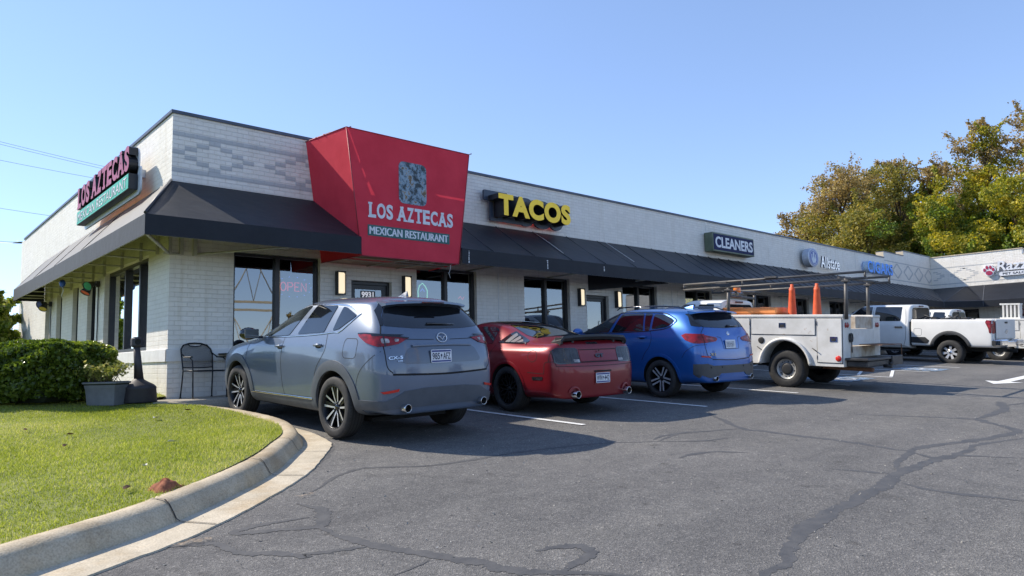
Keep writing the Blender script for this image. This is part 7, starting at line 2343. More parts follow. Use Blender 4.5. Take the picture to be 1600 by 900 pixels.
    mb.box(-1.66, -1.22, -.98, .98, .63, .68, bev=.01); mb.box(-1.62, -1.22, -.9, .9, .50, .63, bev=.02); mb.box(-1.68, -1.64, -.99, -.35, .50, .70, bev=.01)
    mb.build('step_bumper', M_BUMPER, root)
    mb = MB(); mb.tube([(-1.3, -.98, .93), (-1.66, -.98, .93), (-1.66, -.98, .66)], .012, 6); mb.box(-1.66, -1.22, -.985, .2, .925, .94); mb.build('tail_shelf', M_RUSTB, root)
    mb = MB(); mb.tube([(-1.62, .0, .50), (-1.78, .0, .50)], .035, 8); mb.lathe([(0, .05), (.03, .04), (.035, .02), (.02, -.02)], 14, 0, Matrix.Translation((-1.76, 0, .54))); mb.build('tow_hitch', M_PLBK, root)
    mb = MB(); mb.tube([(-.2, .45, .46), (-1.6, .52, .44)], .045, 10); mb.build('exhaust_pipe', M_RUSTB, root)
    mb = MB(); mb.box(-1.2, 3.9, -.42, .42, .42, .62); mb.tube([(0, -.8, .4), (0, .8, .4)], .06, 10); mb.build('chassis', M_WELL, root)
    mb = MB()
    for a in range(2):
        mb.tube([(-1.23, .72 - .10 * a + .045 * cos(2 * pi * k / 14), 1.08 + .085 * sin(2 * pi * k / 14)) for k in range(15)], .012, 6)
    mb.tube([(-1.23, .66, 1.18), (-1.24, .67, 1.0), (-1.24, .64, .78)], .010, 6); mb.build('hanging_cables', M_PLBK, root)
    if rack:
        r = thing('ladder_rack', 'rusty grey pipe ladder rack standing over the service truck bed', 'rack', M=M)
        for y, xa, xb in ((1.0, -1.66, 2.48), (-1.0, -1.46, 2.89)):
            mb = MB()
            mb.tube([(xa, y, 2.40), (xb, y, 2.275)], .026, 10); mb.tube([(xa, y, 2.275), (xb, y, 2.15)], .026, 10)
            for x in (xa + .02, (xa + xb) / 2 + .55, xb - .02):
                f_ = (x - xa) / (xb - xa)
                mb.tube([(x, y, 2.275 - .125 * f_), (x, y, 2.40 - .125 * f_)], .022, 8)
            mb.build('side_rail', M_RACK, r)
        for y, xp, zz in ((1.0, -1.27, 2.28), (1.0, 1.31, 2.17), (-1.0, -.99, 2.28), (-1.0, 1.70, 2.17)):
            mb = MB(); mb.tube([(xp, y - (0.0), zt - .1), (xp, y, zz)], .036, 10); mb.box(xp - .07, xp + .07, y - .06, y + .06, zz - .07, zz - .03, bev=.008); mb.build('post', M_RACK, r)
        mb = MB(); mb.tube([(-1.13, 1.0, 2.30), (-1.13, -1.0, 2.30)], .026, 8); mb.tube([(1.45, 1.0, 2.10), (1.55, -1.0, 2.13)], .026, 8); mb.tube([(1.31, 1.0, 1.98), (1.70, -1.0, 1.98)], .03, 8); mb.build('cross_bar', M_RACK, r)
        mb = MB(); mb.box(1.33, 1.60, .93, 1.07, 2.27, 2.31); mb.box(.15, .42, .93, 1.07, 2.35, 2.385); mb.build('step_plate', M_RACK, r)
    return root
SVM = car_matrix(15.421, 7.193, 91.38, -0.015)
service = build_service_truck(SVM, 'white utility service truck with dented side compartments carrying cones and an orange box')

# loads carried by the truck
def at(M, p):
    return M @ Matrix.Translation(p)
M_CONEO = mottled('cone_orange', (0.62, 0.085, 0.025), (0.75, 0.13, 0.04), 5, 0.55)
for i, (x, lb) in enumerate(((.15, 'orange traffic cone standing beside the orange box on the truck bed'), (-.40, 'orange traffic cone standing nearer the tailgate of the service truck'))):
    t = thing('traffic_cone', lb, 'cone', M=at(SVM, (x, .3, .865)), group='cones on the service truck')
    mb = MB(); mb.lathe([(.140, .03), (.132, .06), (.062, 1.22), (.066, 1.27), (.05, 1.275), (.05, 1.30), (.035, 1.31), (.035, 1.37), (0.0, 1.375)], 24, 0); mb.build('cone_body', M_CONEO, t)
    MB().box(-.2, .2, -.2, .2, 0, .035, bev=.012).build('cone_base', M_PLBK, t)
t = thing('tool_chest', 'orange lidded site box across the front of the truck bed', 'box', M=at(SVM, (.95, .30, .895)))
M_OBOX = mottled('orange_box_paint', (0.62, 0.20, 0.055), (0.78, 0.29, 0.09), 4, 0.5)
MB().box(-.62, .68, -.38, .42, 0, .68, bev=.012).build('chest_body', M_OBOX, t)
MB().box(-.64, .70, -.40, .44, .685, .83, bev=.025).build('chest_lid', M_OBOX, t)
t = thing('warning_beacon', 'amber warning beacon on the rack behind the truck cab', 'beacon', M=at(SVM, (1.50, .25, 2.01)))
MB().box(-.09, .09, -.12, .12, 0, .075, bev=.01).build('beacon_base', M_CHR, t)
MB().lathe([(0.085, .076), (.09, .10), (.085, .19), (.06, .225), (0, .235)], 24, 0).build('beacon_dome', plain('amber_lens', (.72, .20, .02), .2, coat=1.0), t)

def build_pickup():
    M = car_matrix(27.871, 7.449, 85.0, -0.06)
    root = thing('pickup_truck', 'clean white crew cab pickup with red tail lamps and gear in its bed', 'truck', M=M)
    R = .415
    Tc = truck_cab(root, 1.30, 3.05, 0, 3.95, 5.05, 2.07, 1.40, 1.0, .50, [[(1.60, 1.47), (1.58, 1.97), (2.50, 1.98), (2.52, 1.46)], [(2.64, 1.46), (2.62, 1.98), (3.05, 1.97), (3.62, 1.45)]], 4.03, R, 1.38)
    # bed: lofted box, hollowed
    def row(x, w, zb=.60):
        return [(x, 0, zb), (x, w * .9, zb), (x, w * .985, zb + .04), (x, w, zb + .25), (x, w * .995, 1.15), (x, w * .985, 1.32), (x, w * .975, 1.43), (x, w * .965, 1.485), (x, w * .94, 1.525), (x, w * .86, 1.528), (x, 0, 1.528)]
    rows = [row(-1.27, 1.0), row(-1.23, 1.03), row(-.9, 1.04), row(-.5, 1.055), row(0, 1.06), row(.5, 1.055), row(1.0, 1.04), row(1.21, 1.03), row(1.235, 1.0)]
    b0 = loft_body(rows, [0, 0] + [-1.29] * 7 + [0], [0, 0] + [1.24] * 8, 3, [(i, 0, 8, .8) for i in (7, 8)])
    T = tree_of(b0)
    inner = MB(); inner.box(-1.20, 1.18, -.83, .83, 1.0, 1.7)
    # trapezoid-ish wheel opening: circle plus a flat top
    body = cut_wells(b0, [(-.02, .50, .56)], .60, [fix_normals(inner.mesh('cutter'))])
    put('bed', body, [M_WHITE, M_WELL], root, smooth_angle=45)
    for v, s in (('L', 1), ('R', -1)):
        mb = MB(); ring_patch(mb, T, v, -.02, .50, .55, .645, -6, 186, .018, .03, 40, 3); mb.build('arch_trim', plain('dark_flare', (.06, .062, .065), .5), root)
        wheel(root, 0, s * .90, R, .28, .235, 'spokes7', s, M_RIMSV, M_RIMDK, M_CHR, .15)
        mb = MB()
        patch(mb, T, v, [(-1.08, 1.50), (-1.30, 1.49), (-1.30, 1.07), (-1.17, 1.08), (-1.15, 1.22), (-1.10, 1.34), (-1.06, 1.42)], .012, .02, .05, .02)
        patch(mb, T, 'B', [(s * 1.0, 1.49), (s * .88, 1.49), (s * .88, 1.07), (s * 1.0, 1.07)], .012, .02, .05, .02)
        mb.build('tail_lamp', M_RED, root)
        mb = MB(); patch(mb, T, v, [(.62, .80), (.75, .92), (1.21, .92), (1.21, .72), (.68, .70)], .006, 0, .05, .02); mb.build('bed_step', M_PLBK, root)
        mb = MB(); fl = rrect(.25, .24, .05, 4, .87, .97); ribbon(mb, T, v, fl + [fl[0]], .008, .002, 2); mb.build('fuel_flap', M_SEAM, root)
        mb = MB(); patch(mb, Tc, v, [(1.52, 1.27), (1.52, 1.22), (1.78, 1.22), (1.78, 1.27)], .03, .03, .04, .02); mb.build('door_handle', M_CHR, root)
        mb = MB(); ribbon(mb, Tc, v, [(1.47, 1.95), (1.42, 1.5), (1.42, .9), (1.5, .6)], .010, .003, 5); ribbon(mb, Tc, v, [(2.57, 1.95), (2.58, 1.4), (2.56, .6)], .010, .003, 5)
        ribbon(mb, Tc, v, [(1.45, .60), (3.7, .60)], .010, .003, 4); mb.build('door_gaps', M_SEAM, root)
        mb = MB(); mb.box(1.35, 3.6, *sorted((s * .72, s * .98)), .40, .46, bev=.015); mb.build('running_board', M_PLBK, root)
    mb = MB(); mb.box(1.237, 1.285, -.95, .95, .62, 1.45); mb.build('cab_gap', M_WELL, root)
    mb = MB(); mb.box(-1.325, -1.292, -.84, .84, .90, 1.53, bev=.012); tg = mb.build('tailgate', M_WHITE, root)
    mb = MB()
    Mt = frame((-1.327, 0, 1.13), (0, -1, 0), (0, 0, 1))
    mb.prism([(-.17, -.035), (-.055, -.035), (-.065, -.07), (.055, -.07), (.065, -.03), (.17, .035), (.055, .035), (.065, .07), (-.055, .07), (-.065, .03)], 0, .008, Mt); mb.build('tailgate_emblem', M_CHR, tg)
    MB().box(-1.335, -1.325, -.12, .12, 1.40, 1.46, bev=.004).build('handle', M_PLBK, tg)
    mb = MB(); mb.box(-1.52, -1.27, .42, 1.03, .66, .88, bev=.04); mb.box(-1.52, -1.27, -1.03, -.42, .66, .88, bev=.04); mb.box(-1.48, -1.27, -.44, .44, .62, .82, bev=.02); bp = mb.build('chrome_bumper', M_CHR, root)
    mb = MB(); mb.box(-1.36, -1.24, *sorted((1.0, 1.042)), .69, .84, bev=.01); mb.build('corner_step', M_PLBK, bp)
    mb = MB(); mb.box(-1.2, 4.4, -.45, .45, .46, .62); mb.tube([(0, -.8, .42), (0, .8, .42)], .07, 10); mb.tube([(-.3, -.5, .5), (-1.45, -.6, .48)], .05, 8); mb.build('chassis', M_WELL, root)
    t = thing('cargo_gear', 'tangle of black tools and hoses lying in the white pickup bed', 'gear', M=at(M, (.6, 0, 1.0)))
    rg = random.Random(5)
    mb = MB()
    for k in range(16):
        a = Vector((rg.uniform(-1.0, .5), rg.uniform(-.6, .7), rg.uniform(.45, .58)))
        b = a + Vector((rg.uniform(-.5, .5), rg.uniform(-.3, .3), rg.uniform(-.02, .14)))
        mb.tube([a, (a + b) / 2 + Vector((0, 0, rg.uniform(-.05, .1))), b], rg.uniform(.012, .03), 6)
    mb.build('hoses', M_PLBK, t)
    for k in range(6):
        x, y = rg.uniform(-.9, .4), rg.uniform(-.6, .6)
        MB().box(x, x + rg.uniform(.15, .35), y, y + .2, 0, rg.uniform(.5, .62), bev=.03).build('tool_case', M_PLBK, t)
    return M
PKM = build_pickup()
far = build_service_truck(car_matrix(31.4, 6.9, 86.5, -0.05), 'white utility truck parked beyond the pickup with a slatted crate on its bed', False, 'utility_truck')
t = thing('slatted_crate', 'pale slatted crate standing on the far utility truck', 'crate', M=at(car_matrix(31.4, 6.9, 86.5, -0.05), (-.35, .55, 1.556)))
mb = MB()
for k in range(5):
    mb.box(-.25 + .12 * k, -.20 + .12 * k, -.15, .15, 0, .52)
mb.box(-.27, .36, -.16, .16, .50, .56); mb.box(-.27, .36, -.16, .16, .0, .05)
mb.build('slats', M_WORN, t)
# ------------------------------------------------------------------ planting and small things
RNG = np.random.default_rng(21)
def cam_point(px, py, dist):
    """world point seen at a photograph pixel, dist metres along the view axis"""
    d = _R @ Vector(((px - 800) / 1092.94, (py - 450) / 1092.94, 1.0))
    return Vector((0, 0, 1.42)) + d * dist

# lawn blades
M_GRASS = leaf_mat('grass_blades', [(0.15, (0.17, 0.20, 0.025)), (0.45, (0.30, 0.355, 0.05)), (0.7, (0.44, 0.46, 0.10)), (0.9, (0.58, 0.53, 0.24))], 0.6, 0.4)
def grass():
    n = 760000
    x = RNG.uniform(-6.5, 3.85, n); y = RNG.uniform(2.0, 14.5, n)
    d = np.sqrt(x * x + y * y)
    keep = RNG.random(n) < np.clip(8.2 / d, 0.25, 1.0) ** 1.5
    az = np.degrees(np.arctan2(y, x))
    keep &= az < 118
    x, y = x[keep], y[keep]
    inside = np.zeros(len(x), bool)
    P = np.array(LAWN_POLY); j = len(P) - 1
    for i in range(len(P)):
        xi, yi = P[i]; xj, yj = P[j]
        c = ((yi > y) != (yj > y)) & (x < (xj - xi) * (y - yi) / (yj - yi + 1e-12) + xi)
        inside ^= c
        j = i
    x, y = x[inside], y[inside]
    m = len(x)
    z = np.array([lawn_z(a, b) for a, b in zip(x, y)])
    patch_ = 0.5 + 0.5 * np.sin(1.9 * x + 0.8 * np.sin(2.3 * y)) * np.sin(1.6 * y + 0.9 * np.sin(1.4 * x))
    h = RNG.uniform(0.012, 0.030, m) * (0.65 + 0.7 * patch_)
    w_ = RNG.uniform(0.0025, 0.0055, m)
    a = RNG.uniform(0, 2 * pi, m); l = RNG.uniform(0.2, 1.1, m) * h; b = RNG.uniform(0, 2 * pi, m)
    v = np.empty((m, 3, 3))
    v[:, 0] = np.stack([x - np.cos(a) * w_, y - np.sin(a) * w_, z - 0.008], 1)
    v[:, 1] = np.stack([x + np.cos(a) * w_, y + np.sin(a) * w_, z - 0.008], 1)
    v[:, 2] = np.stack([x + np.cos(b) * l, y + np.sin(b) * l, z + h], 1)
    o = bpy.data.objects.new('grass', np_mesh('grass', v.reshape(-1, 3), 3)); COL.objects.link(o)
    o.data.materials.append(M_GRASS)
    stuff(o)
grass()

# clipped hedges
M_HEDGE = leaf_mat('hedge_leaves', [(0.1, (0.054, 0.086, 0.013)), (0.45, (0.114, 0.168, 0.024)), (0.75, (0.216, 0.264, 0.042)), (0.95, (0.396, 0.396, 0.099))], 0.25, 0.4)
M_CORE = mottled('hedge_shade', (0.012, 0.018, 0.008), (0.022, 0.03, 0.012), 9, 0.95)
M_TWIG = mottled('twig_bark', (0.07, 0.05, 0.035), (0.13, 0.095, 0.07), 20, 0.9)
def hedge(name, label, cx, cy, hx, hy, h, n, rot=0.0, lump=0.06):
    t = thing(name, label, 'hedge', (cx, cy, lawn_z(cx, cy) - 0.02), rot)
    k = n
    u = RNG.uniform(-1, 1, size=(k, 3))
    ar = np.array([hy * h / 2, hx * h / 2, hx * hy * 1.0]); ar /= ar.sum()
    ax = RNG.choice(3, k, p=ar)
    sg_ = np.where(RNG.random(k) < 0.5, -1.0, 1.0)
    sg_[ax == 2] = 1.0
    u[np.arange(k), ax] = sg_
    p = u / ((np.abs(u) ** 4.2).sum(1) ** (1 / 4.2))[:, None]
    nor = np.zeros((k, 3)); nor[np.arange(k), ax] = sg_
    lumpy = 1 + lump * np.sin(5.1 * p[:, 0] * hx + 2 * p[:, 2]) * np.cos(4.3 * p[:, 1] * hy + 1.0) + 0.05 * np.sin(11 * p[:, 0] * hx) * np.sin(9 * p[:, 2] + 7 * p[:, 1] * hy)
    p = p * (lumpy * (1 - 0.16 * RNG.random(k) ** 1.6))[:, None]
    c = p * np.array([hx, hy, h / 2]) + np.array([0, 0, h / 2])
    c[:, 2] = np.maximum(c[:, 2], 0.03)
    me = np_mesh('foliage', leaf_quads(c, 0.062, RNG, 0.35, 0.6, nor), 4)
    put('foliage', me, M_HEDGE, t)
    mb = MB(); mb.box(-hx * .82, hx * .82, -hy * .82, hy * .82, 0.03, h * .84, bev=.15); mb.build('shade_core', M_CORE, t)  # solid core coloured dark as the shade between the leaves
hedge('clipped_hedge', 'broad rounded green hedge on the lawn in front of the side wall', 1.90, 12.95, 0.76, 1.0, 0.93, 42000, radians(34))
hedge('clipped_hedge', 'lower green hedge at the lawn edge behind the broad rounded hedge', 0.75, 13.6, 0.62, 1.3, 0.88, 16000, radians(30))

def bark_tube(mb, pts, r0, r1, n=7):
    mb.tube(pts, r0, n, 0, r2=r1)

def leafy_tree(name, label, base, H, W, mats, n_clump, leaf, per, seed, low=0.12, lean=0.0, cat='tree', group=None, sparse=1.0):
    rg = np.random.default_rng(seed)
    t = thing(name, label, cat, base, 0, group)
    mb = MB()
    top = Vector((lean * H, 0, H * 0.86))
    trunk = [Vector((0, 0, -0.3)), Vector((0.02 * W, 0.01 * W, H * 0.25)), Vector((lean * H * 0.5, -0.02 * W, H * 0.55)), top]
    mb.tube(trunk, W * 0.035, 9, 0, r2=W * 0.006)
    cl = []
    for i in range(n_clump):
        f = (i + rg.random()) / n_clump
        z = low + (0.97 - low) * f
        prof = sqrt(max(0.05, 1 - ((z - 0.42) / 0.62) ** 2)) if z > 0.42 else 0.80 + 0.2 * z / 0.42
        a = rg.uniform(0, 2 * pi); r = sqrt(rg.random()) * 0.42 * prof
        c = Vector((r * W * cos(a) + lean * H * z, r * W * sin(a), z * H))
        cl.append((c, W * rg.uniform(0.09, 0.19) * (0.6 + 0.4 * prof)))
    for c, r in cl[::2]:
        z0 = max(0.1 * H, c.z - 0.45 * Vector((c.x, c.y)).length - 0.08 * H)
        f = z0 / (0.86 * H)
        s = Vector((lean * H * f, 0, z0))
        mb.tube([s, s.lerp(c, 0.5) + Vector((0, 0, 0.03 * H)), c], W * 0.013, 6, 0, r2=W * 0.003)
    mb.build('trunk', M_TWIG, t)
    pts = [[] for _ in mats]
    for k, (c, r) in enumerate(cl):
        n = max(10, int(per * (r / (0.14 * W)) ** 2 * sparse))
        u = rg.normal(size=(n, 3)); u /= np.linalg.norm(u, axis=1)[:, None]
        rad = r * (0.35 + 0.75 * rg.random(n) ** 0.55)
        q = u * rad[:, None] * np.array([1.15, 1.15, 0.8]) + np.array(c)
        # a few stray twigs reaching out of the clump
        m = n // 5
        d = rg.normal(size=3); d /= np.linalg.norm(d); d[2] = abs(d[2])
        q[:m] = np.array(c) + d * r * rg.uniform(0.8, 2.1, m)[:, None] + rg.normal(size=(m, 3)) * r * 0.13
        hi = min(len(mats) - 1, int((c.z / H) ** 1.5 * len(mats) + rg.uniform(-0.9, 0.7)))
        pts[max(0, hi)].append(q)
    first = None
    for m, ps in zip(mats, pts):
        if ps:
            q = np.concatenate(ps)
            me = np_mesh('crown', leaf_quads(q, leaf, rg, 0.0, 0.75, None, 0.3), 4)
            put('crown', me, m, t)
    return t
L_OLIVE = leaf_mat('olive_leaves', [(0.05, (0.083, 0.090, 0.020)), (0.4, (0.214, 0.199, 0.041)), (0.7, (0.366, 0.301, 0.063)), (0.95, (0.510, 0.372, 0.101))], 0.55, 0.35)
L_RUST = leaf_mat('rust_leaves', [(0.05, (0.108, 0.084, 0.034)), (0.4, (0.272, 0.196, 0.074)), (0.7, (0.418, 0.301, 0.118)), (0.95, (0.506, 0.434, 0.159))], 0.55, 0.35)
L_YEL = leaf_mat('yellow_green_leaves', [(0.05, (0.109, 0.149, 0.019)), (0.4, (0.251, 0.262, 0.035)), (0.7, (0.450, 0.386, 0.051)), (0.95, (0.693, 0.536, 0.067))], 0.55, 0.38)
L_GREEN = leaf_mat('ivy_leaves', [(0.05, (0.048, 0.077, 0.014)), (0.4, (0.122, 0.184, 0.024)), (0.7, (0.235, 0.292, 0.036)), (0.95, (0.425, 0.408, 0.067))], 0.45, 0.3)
TG = 'autumn trees behind the far wing'
TREES = [
    ('sparse brown tree at the left end of the treeline', 1248, 330, 72, 82, [L_OLIVE, L_RUST], 24, 0.7),
    ('broad olive tree with browning top left in the treeline', 1308, 262, 70, 150, [L_GREEN, L_OLIVE, L_OLIVE, L_RUST], 46, 1.0),
    ('rounded tree with rust coloured crown beside a gap of sky', 1398, 242, 69, 112, [L_GREEN, L_OLIVE, L_RUST], 40, 1.0),
    ('thin yellowing tree just right of the gap of sky', 1456, 250, 67, 82, [L_GREEN, L_YEL, L_RUST], 34, 0.9),
    ('tall tree with dark red top standing over the ivy', 1533, 187, 66, 112, [L_GREEN, L_YEL, L_YEL, L_RUST], 50, 1.0),
    ('tallest tree with reddish crown at the right edge', 1622, 158, 64, 135, [L_GREEN, L_YEL, L_RUST], 54, 1.0),
    ('ivy covered green tree low in front of the browning trees', 1350, 322, 63, 130, [L_GREEN, L_OLIVE], 36, 1.1),
    ('bright yellow green tree low between the tall crowns', 1472, 305, 61, 120, [L_GREEN, L_YEL], 36, 1.1),
    ('golden leaved tree beneath the tallest crown', 1580, 268, 59, 120, [L_GREEN, L_YEL, L_YEL], 38, 1.1),
    ('orange brown tree low at the left behind the broad olive tree', 1275, 318, 75, 105, [L_GREEN, L_RUST, L_RUST], 30, 1.0),
    ('dark green tree filling in behind the rounded rust crown', 1418, 300, 78, 150, [L_GREEN, L_GREEN, L_OLIVE], 40, 1.2),
    ('olive tree filling in behind the tall red topped tree', 1510, 262, 76, 150, [L_GREEN, L_OLIVE, L_RUST], 40, 1.2),
    ('bronze tree between the broad olive tree and the rounded rust tree', 1352, 268, 76, 110, [L_GREEN, L_OLIVE, L_RUST], 34, 1.0)]
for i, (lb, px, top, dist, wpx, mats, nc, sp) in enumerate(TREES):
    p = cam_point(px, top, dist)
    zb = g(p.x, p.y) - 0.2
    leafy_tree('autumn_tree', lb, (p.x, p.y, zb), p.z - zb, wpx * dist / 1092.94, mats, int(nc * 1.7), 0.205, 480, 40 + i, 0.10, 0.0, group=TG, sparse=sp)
# tall evergreen beside the rear of the side wall
leafy_tree('evergreen_tree', 'dark upright evergreen beside the far end of the side wall', (2.12, 27.4, g(2.0, 27.4)), 3.15, 2.5, [M_HEDGE], 90, 0.15, 700, 77, 0.03)
# trees across the street, met in the window glass and in the car paint
a = leafy_tree('street_tree', 'orange brown street tree mirrored in the side window', (-24, 31, 0.4), 6.4, 6.5, [L_OLIVE, L_RUST], 30, 0.3, 160, 90, 0.2, group='street trees across the road')
for k, (x, y, r_) in enumerate(((-26, 23, 1.2), (-27, 39, 2.6), (-23, 14, 3.7), (-25, 48, 0.6), (-8, -38, 2.0), (12, -44, 4.1), (30, -40, 5.2), (48, -36, 0.9))):
    copy_thing(a, (x, y, g(x, y)), r_, ['street tree second from the left window reflection', 'street tree farthest along the road', 'street tree nearest the lawn across the road', 'street tree at the far bend of the road', 'street tree behind the lawn corner', 'street tree straight across the lot entrance', 'street tree across the lot by the pylon', 'street tree across the lot opposite the far wing'][k])

# red clay ant mound on the kerb
t = thing('ant_mound', 'small red clay ant mound at the edge of the grass', 'mound', (1.69, 5.75, lawn_z(1.69, 5.75) - 0.01))
rr = random.Random(9)
vs, fs = [], []
for i in range(9):
    for j in range(22):
        a = 2 * pi * j / 22; r = 0.112 * (i / 8) * (1 + 0.25 * sin(3 * a + 1) + rr.uniform(-.06, .06))
        vs.append((r * cos(a) * 1.1, r * sin(a) * 0.9, max(-0.02, 0.085 * (1 - (i / 8) ** 1.5) + rr.uniform(-.009, .009))))
fs = [(i * 22 + j, (i + 1) * 22 + j, (i + 1) * 22 + (j + 1) % 22, i * 22 + (j + 1) % 22) for i in range(8) for j in range(22)]
MB().add(vs, fs, 0, True).build('clay', mottled('red_clay', (0.20, 0.065, 0.032), (0.34, 0.125, 0.06), 40, 0.95, bump=0.6, bscale=140), t)

# fallen leaves and paper on the lawn
M_LEAFB = mottled('dead_leaf', (0.12, 0.06, 0.03), (0.24, 0.13, 0.06), 30, 0.8)
M_PAPER = mottled('paper_scrap', (0.6, 0.58, 0.55), (0.75, 0.73, 0.7), 10, 0.8)
for k, (px, py, s, m, lb) in enumerate(((102, 697, .05, M_LEAFB, 'curled brown leaf lying on the grass toward the left'), (199, 763, .055, M_LEAFB, 'dark brown leaf beside the clay mound'), (294, 641, .05, M_LEAFB, 'reddish leaf on the grass near the kerb tip'), (41, 672, .05, M_LEAFB, 'brown leaf on the grass at the left edge'), (244, 653, .07, M_PAPER, 'torn white paper scrap on the grass near the kerb'), (269, 690, .05, M_PAPER, 'small white paper scrap in the middle of the lawn'), (110, 679, .04, M_LEAFB, 'tan leaf close to the curled brown leaf'), (226, 728, .03, M_PAPER, 'tiny pale scrap above the clay mound'))):
    d = cam_point(px, py, 1.0) - Vector((0, 0, 1.42))
    tt = 6.0
    for _ in range(30):
        q = Vector((0, 0, 1.42)) + d * tt
        tt += (q.z - lawn_z(q.x, q.y) - 0.03) / max(0.02, -d.z + GA * d.y) * 0.8
    mb = MB()
    aa = rr.uniform(0, 6)
    M = Matrix.Translation((q.x, q.y, lawn_z(q.x, q.y) + 0.032)) @ Matrix.Rotation(aa, 4, 'Z')
    mb.add([M @ Vector(v) for v in ((-s, 0, 0), (-s * .3, s * .5, .012), (s * .6, s * .4, .02), (s, 0, .005), (s * .4, -s * .45, .018), (-s * .4, -s * .4, .01), (0, 0, -.002))], [(0, 1, 6), (1, 2, 6), (2, 3, 6), (3, 4, 6), (4, 5, 6), (5, 0, 6)])
    o = mb.build('fallen_leaf' if m is M_LEAFB else 'paper_scrap', m)
    tag(o, lb, 'leaf' if m is M_LEAFB else 'litter')

# planter box with a straggly shrub
rz = -0.86
t = thing('planter_box', 'grey rectangular planter with a tapered body in front of the hedge', 'planter', (2.63, 11.84, lawn_z(2.63, 11.84)), rz)
M_PLANT = mottled('planter_grey', (0.15, 0.155, 0.16), (0.20, 0.205, 0.21), 6, 0.7)
mb = MB()
def frustum(mb, w0, d0, w1, d1, z0, z1):
    vs = [(-w0, -d0, z0), (w0, -d0, z0), (w0, d0, z0), (-w0, d0, z0), (-w1, -d1, z1), (w1, -d1, z1), (w1, d1, z1), (-w1, d1, z1)]
    mb.add(vs, [(3, 2, 1, 0), (0, 1, 5, 4), (1, 2, 6, 5), (2, 3, 7, 6), (3, 0, 4, 7)])
frustum(mb, .215, .125, .235, .145, 0, .25); frustum(mb, .242, .152, .248, .158, .25, .315)
mb.build('planter_body', M_PLANT, t)
MB().box(-.27, .27, -.18, .18, .315, .345, bev=.008).build('rim', M_PLANT, t)
MB().box(-.25, .25, -.16, .16, .30, .35).build('soil', M_CORE, t)
s = thing('potted_shrub', 'straggly yellow green shrub growing in the grey planter', 'plant', (2.58, 11.74, lawn_z(2.63, 11.84) + .345), rz)
mb = MB(); tips = []
for k in range(38):
    a = rr.uniform(0, 6.28); L = rr.uniform(.14, .40)
    b = Vector((rr.uniform(-.2, .2), rr.uniform(-.1, .1), 0)); e_ = b + Vector((cos(a) * L * .9 - .08, sin(a) * L * .6, L * .75))
    mb.tube([b, b.lerp(e_, .5) + Vector((0, 0, .03)), e_], .004, 5, 0, r2=.0015); tips += [b.lerp(e_, f) for f in (.55, .75, .9, 1.0)]
mb.build('stems', M_TWIG, s)
c = np.array([list(p) for p in tips]); c = np.repeat(c, 5, 0) + RNG.normal(size=(len(c) * 5, 3)) * .022
put('leaves', np_mesh('leaves', leaf_quads(c, .055, RNG, 0, .6), 4), leaf_mat('shrub_leaves', [(0.1, (0.12, 0.14, 0.03)), (0.5, (0.28, 0.30, 0.07)), (0.8, (0.42, 0.38, 0.14)), (1, (0.48, 0.38, 0.20))], .5, .3), s)

# smokers' receptacle
t = thing('ash_receptacle', 'dark plastic smokers receptacle with a long leaning neck by the wall corner', 'ash can', (3.07, 11.86, lawn_z(3.07, 11.86)))
M_ASH = mottled('dark_resin', (0.035, 0.032, 0.036), (0.055, 0.050, 0.055), 9, 0.6, bump=.2, bscale=120)
MB().lathe([(0, 0), (.255, 0), (.262, .02), (.245, .20), (.25, .21), (.245, .235), (.21, .27), (.11, .325), (.075, .35), (.07, .36), (0, .36)], 36).build('base', M_ASH, t)
mb = MB(); mb.tube([(0, 0, .35), (-.02, 0, .6), (-.045, 0, .88)], [.068, .055, .045], 20); mb.build('neck', M_ASH, t)
mb = MB(); mb.box(-.12, .03, -.075, .075, .84, 1.0, bev=.03); hd = mb.build('head', M_ASH, t)
for sx in (1, -1):
    MB().lathe([(0, .002), (.035, .002), (.042, .008), (.046, 0)], 20, 0, frame((-.045, -sx * .0765, .925), (sx, 0, 0), (0, 0, 1))).build('ash_hole', M_WELL, hd)
MB().lathe([(0, .002), (.032, .002), (.040, .008), (.044, 0)], 20, 0, frame((.0315, 0, .925), (0, 1, 0), (0, 0, 1))).build('ash_hole', M_WELL, hd)

# wrought iron chair and table by the wall
M_IRON = mottled('black_iron', (0.010, 0.010, 0.012), (0.02, 0.02, 0.023), 12, 0.45, .3)
M_MESHM = new_mat('expanded_mesh')
def mesh_metal():
    m, n, l, b = M_MESHM
    tc = N(n, 'ShaderNodeTexCoord')
    ck = N(n, 'ShaderNodeTexChecker', Scale=110.0); l.new(tc.outputs['Object'], ck.inputs['Vector'])
    tr = N(n, 'ShaderNodeBsdfTransparent'); ms = N(n, 'ShaderNodeMixShader')
    setin(b, col=(.018, .018, .021), rough=.5)
    mp = N(n, 'ShaderNodeMapRange', **{'To Min': .22, 'To Max': .72}); l.new(ck.outputs['Fac'], mp.inputs[0])
    l.new(mp.outputs[0], ms.inputs[0]); l.new(tr.outputs[0], ms.inputs[1]); l.new(b.outputs[0], ms.inputs[2]); l.new(ms.outputs[0], n['Material Output'].inputs[0])
    return m
MM = mesh_metal()
cz = swz(4.1) + .004
t = thing('metal_chair', 'black metal mesh armchair against the white wall beside the grey SUV', 'chair', (4.06, 12.0, cz), radians(8))
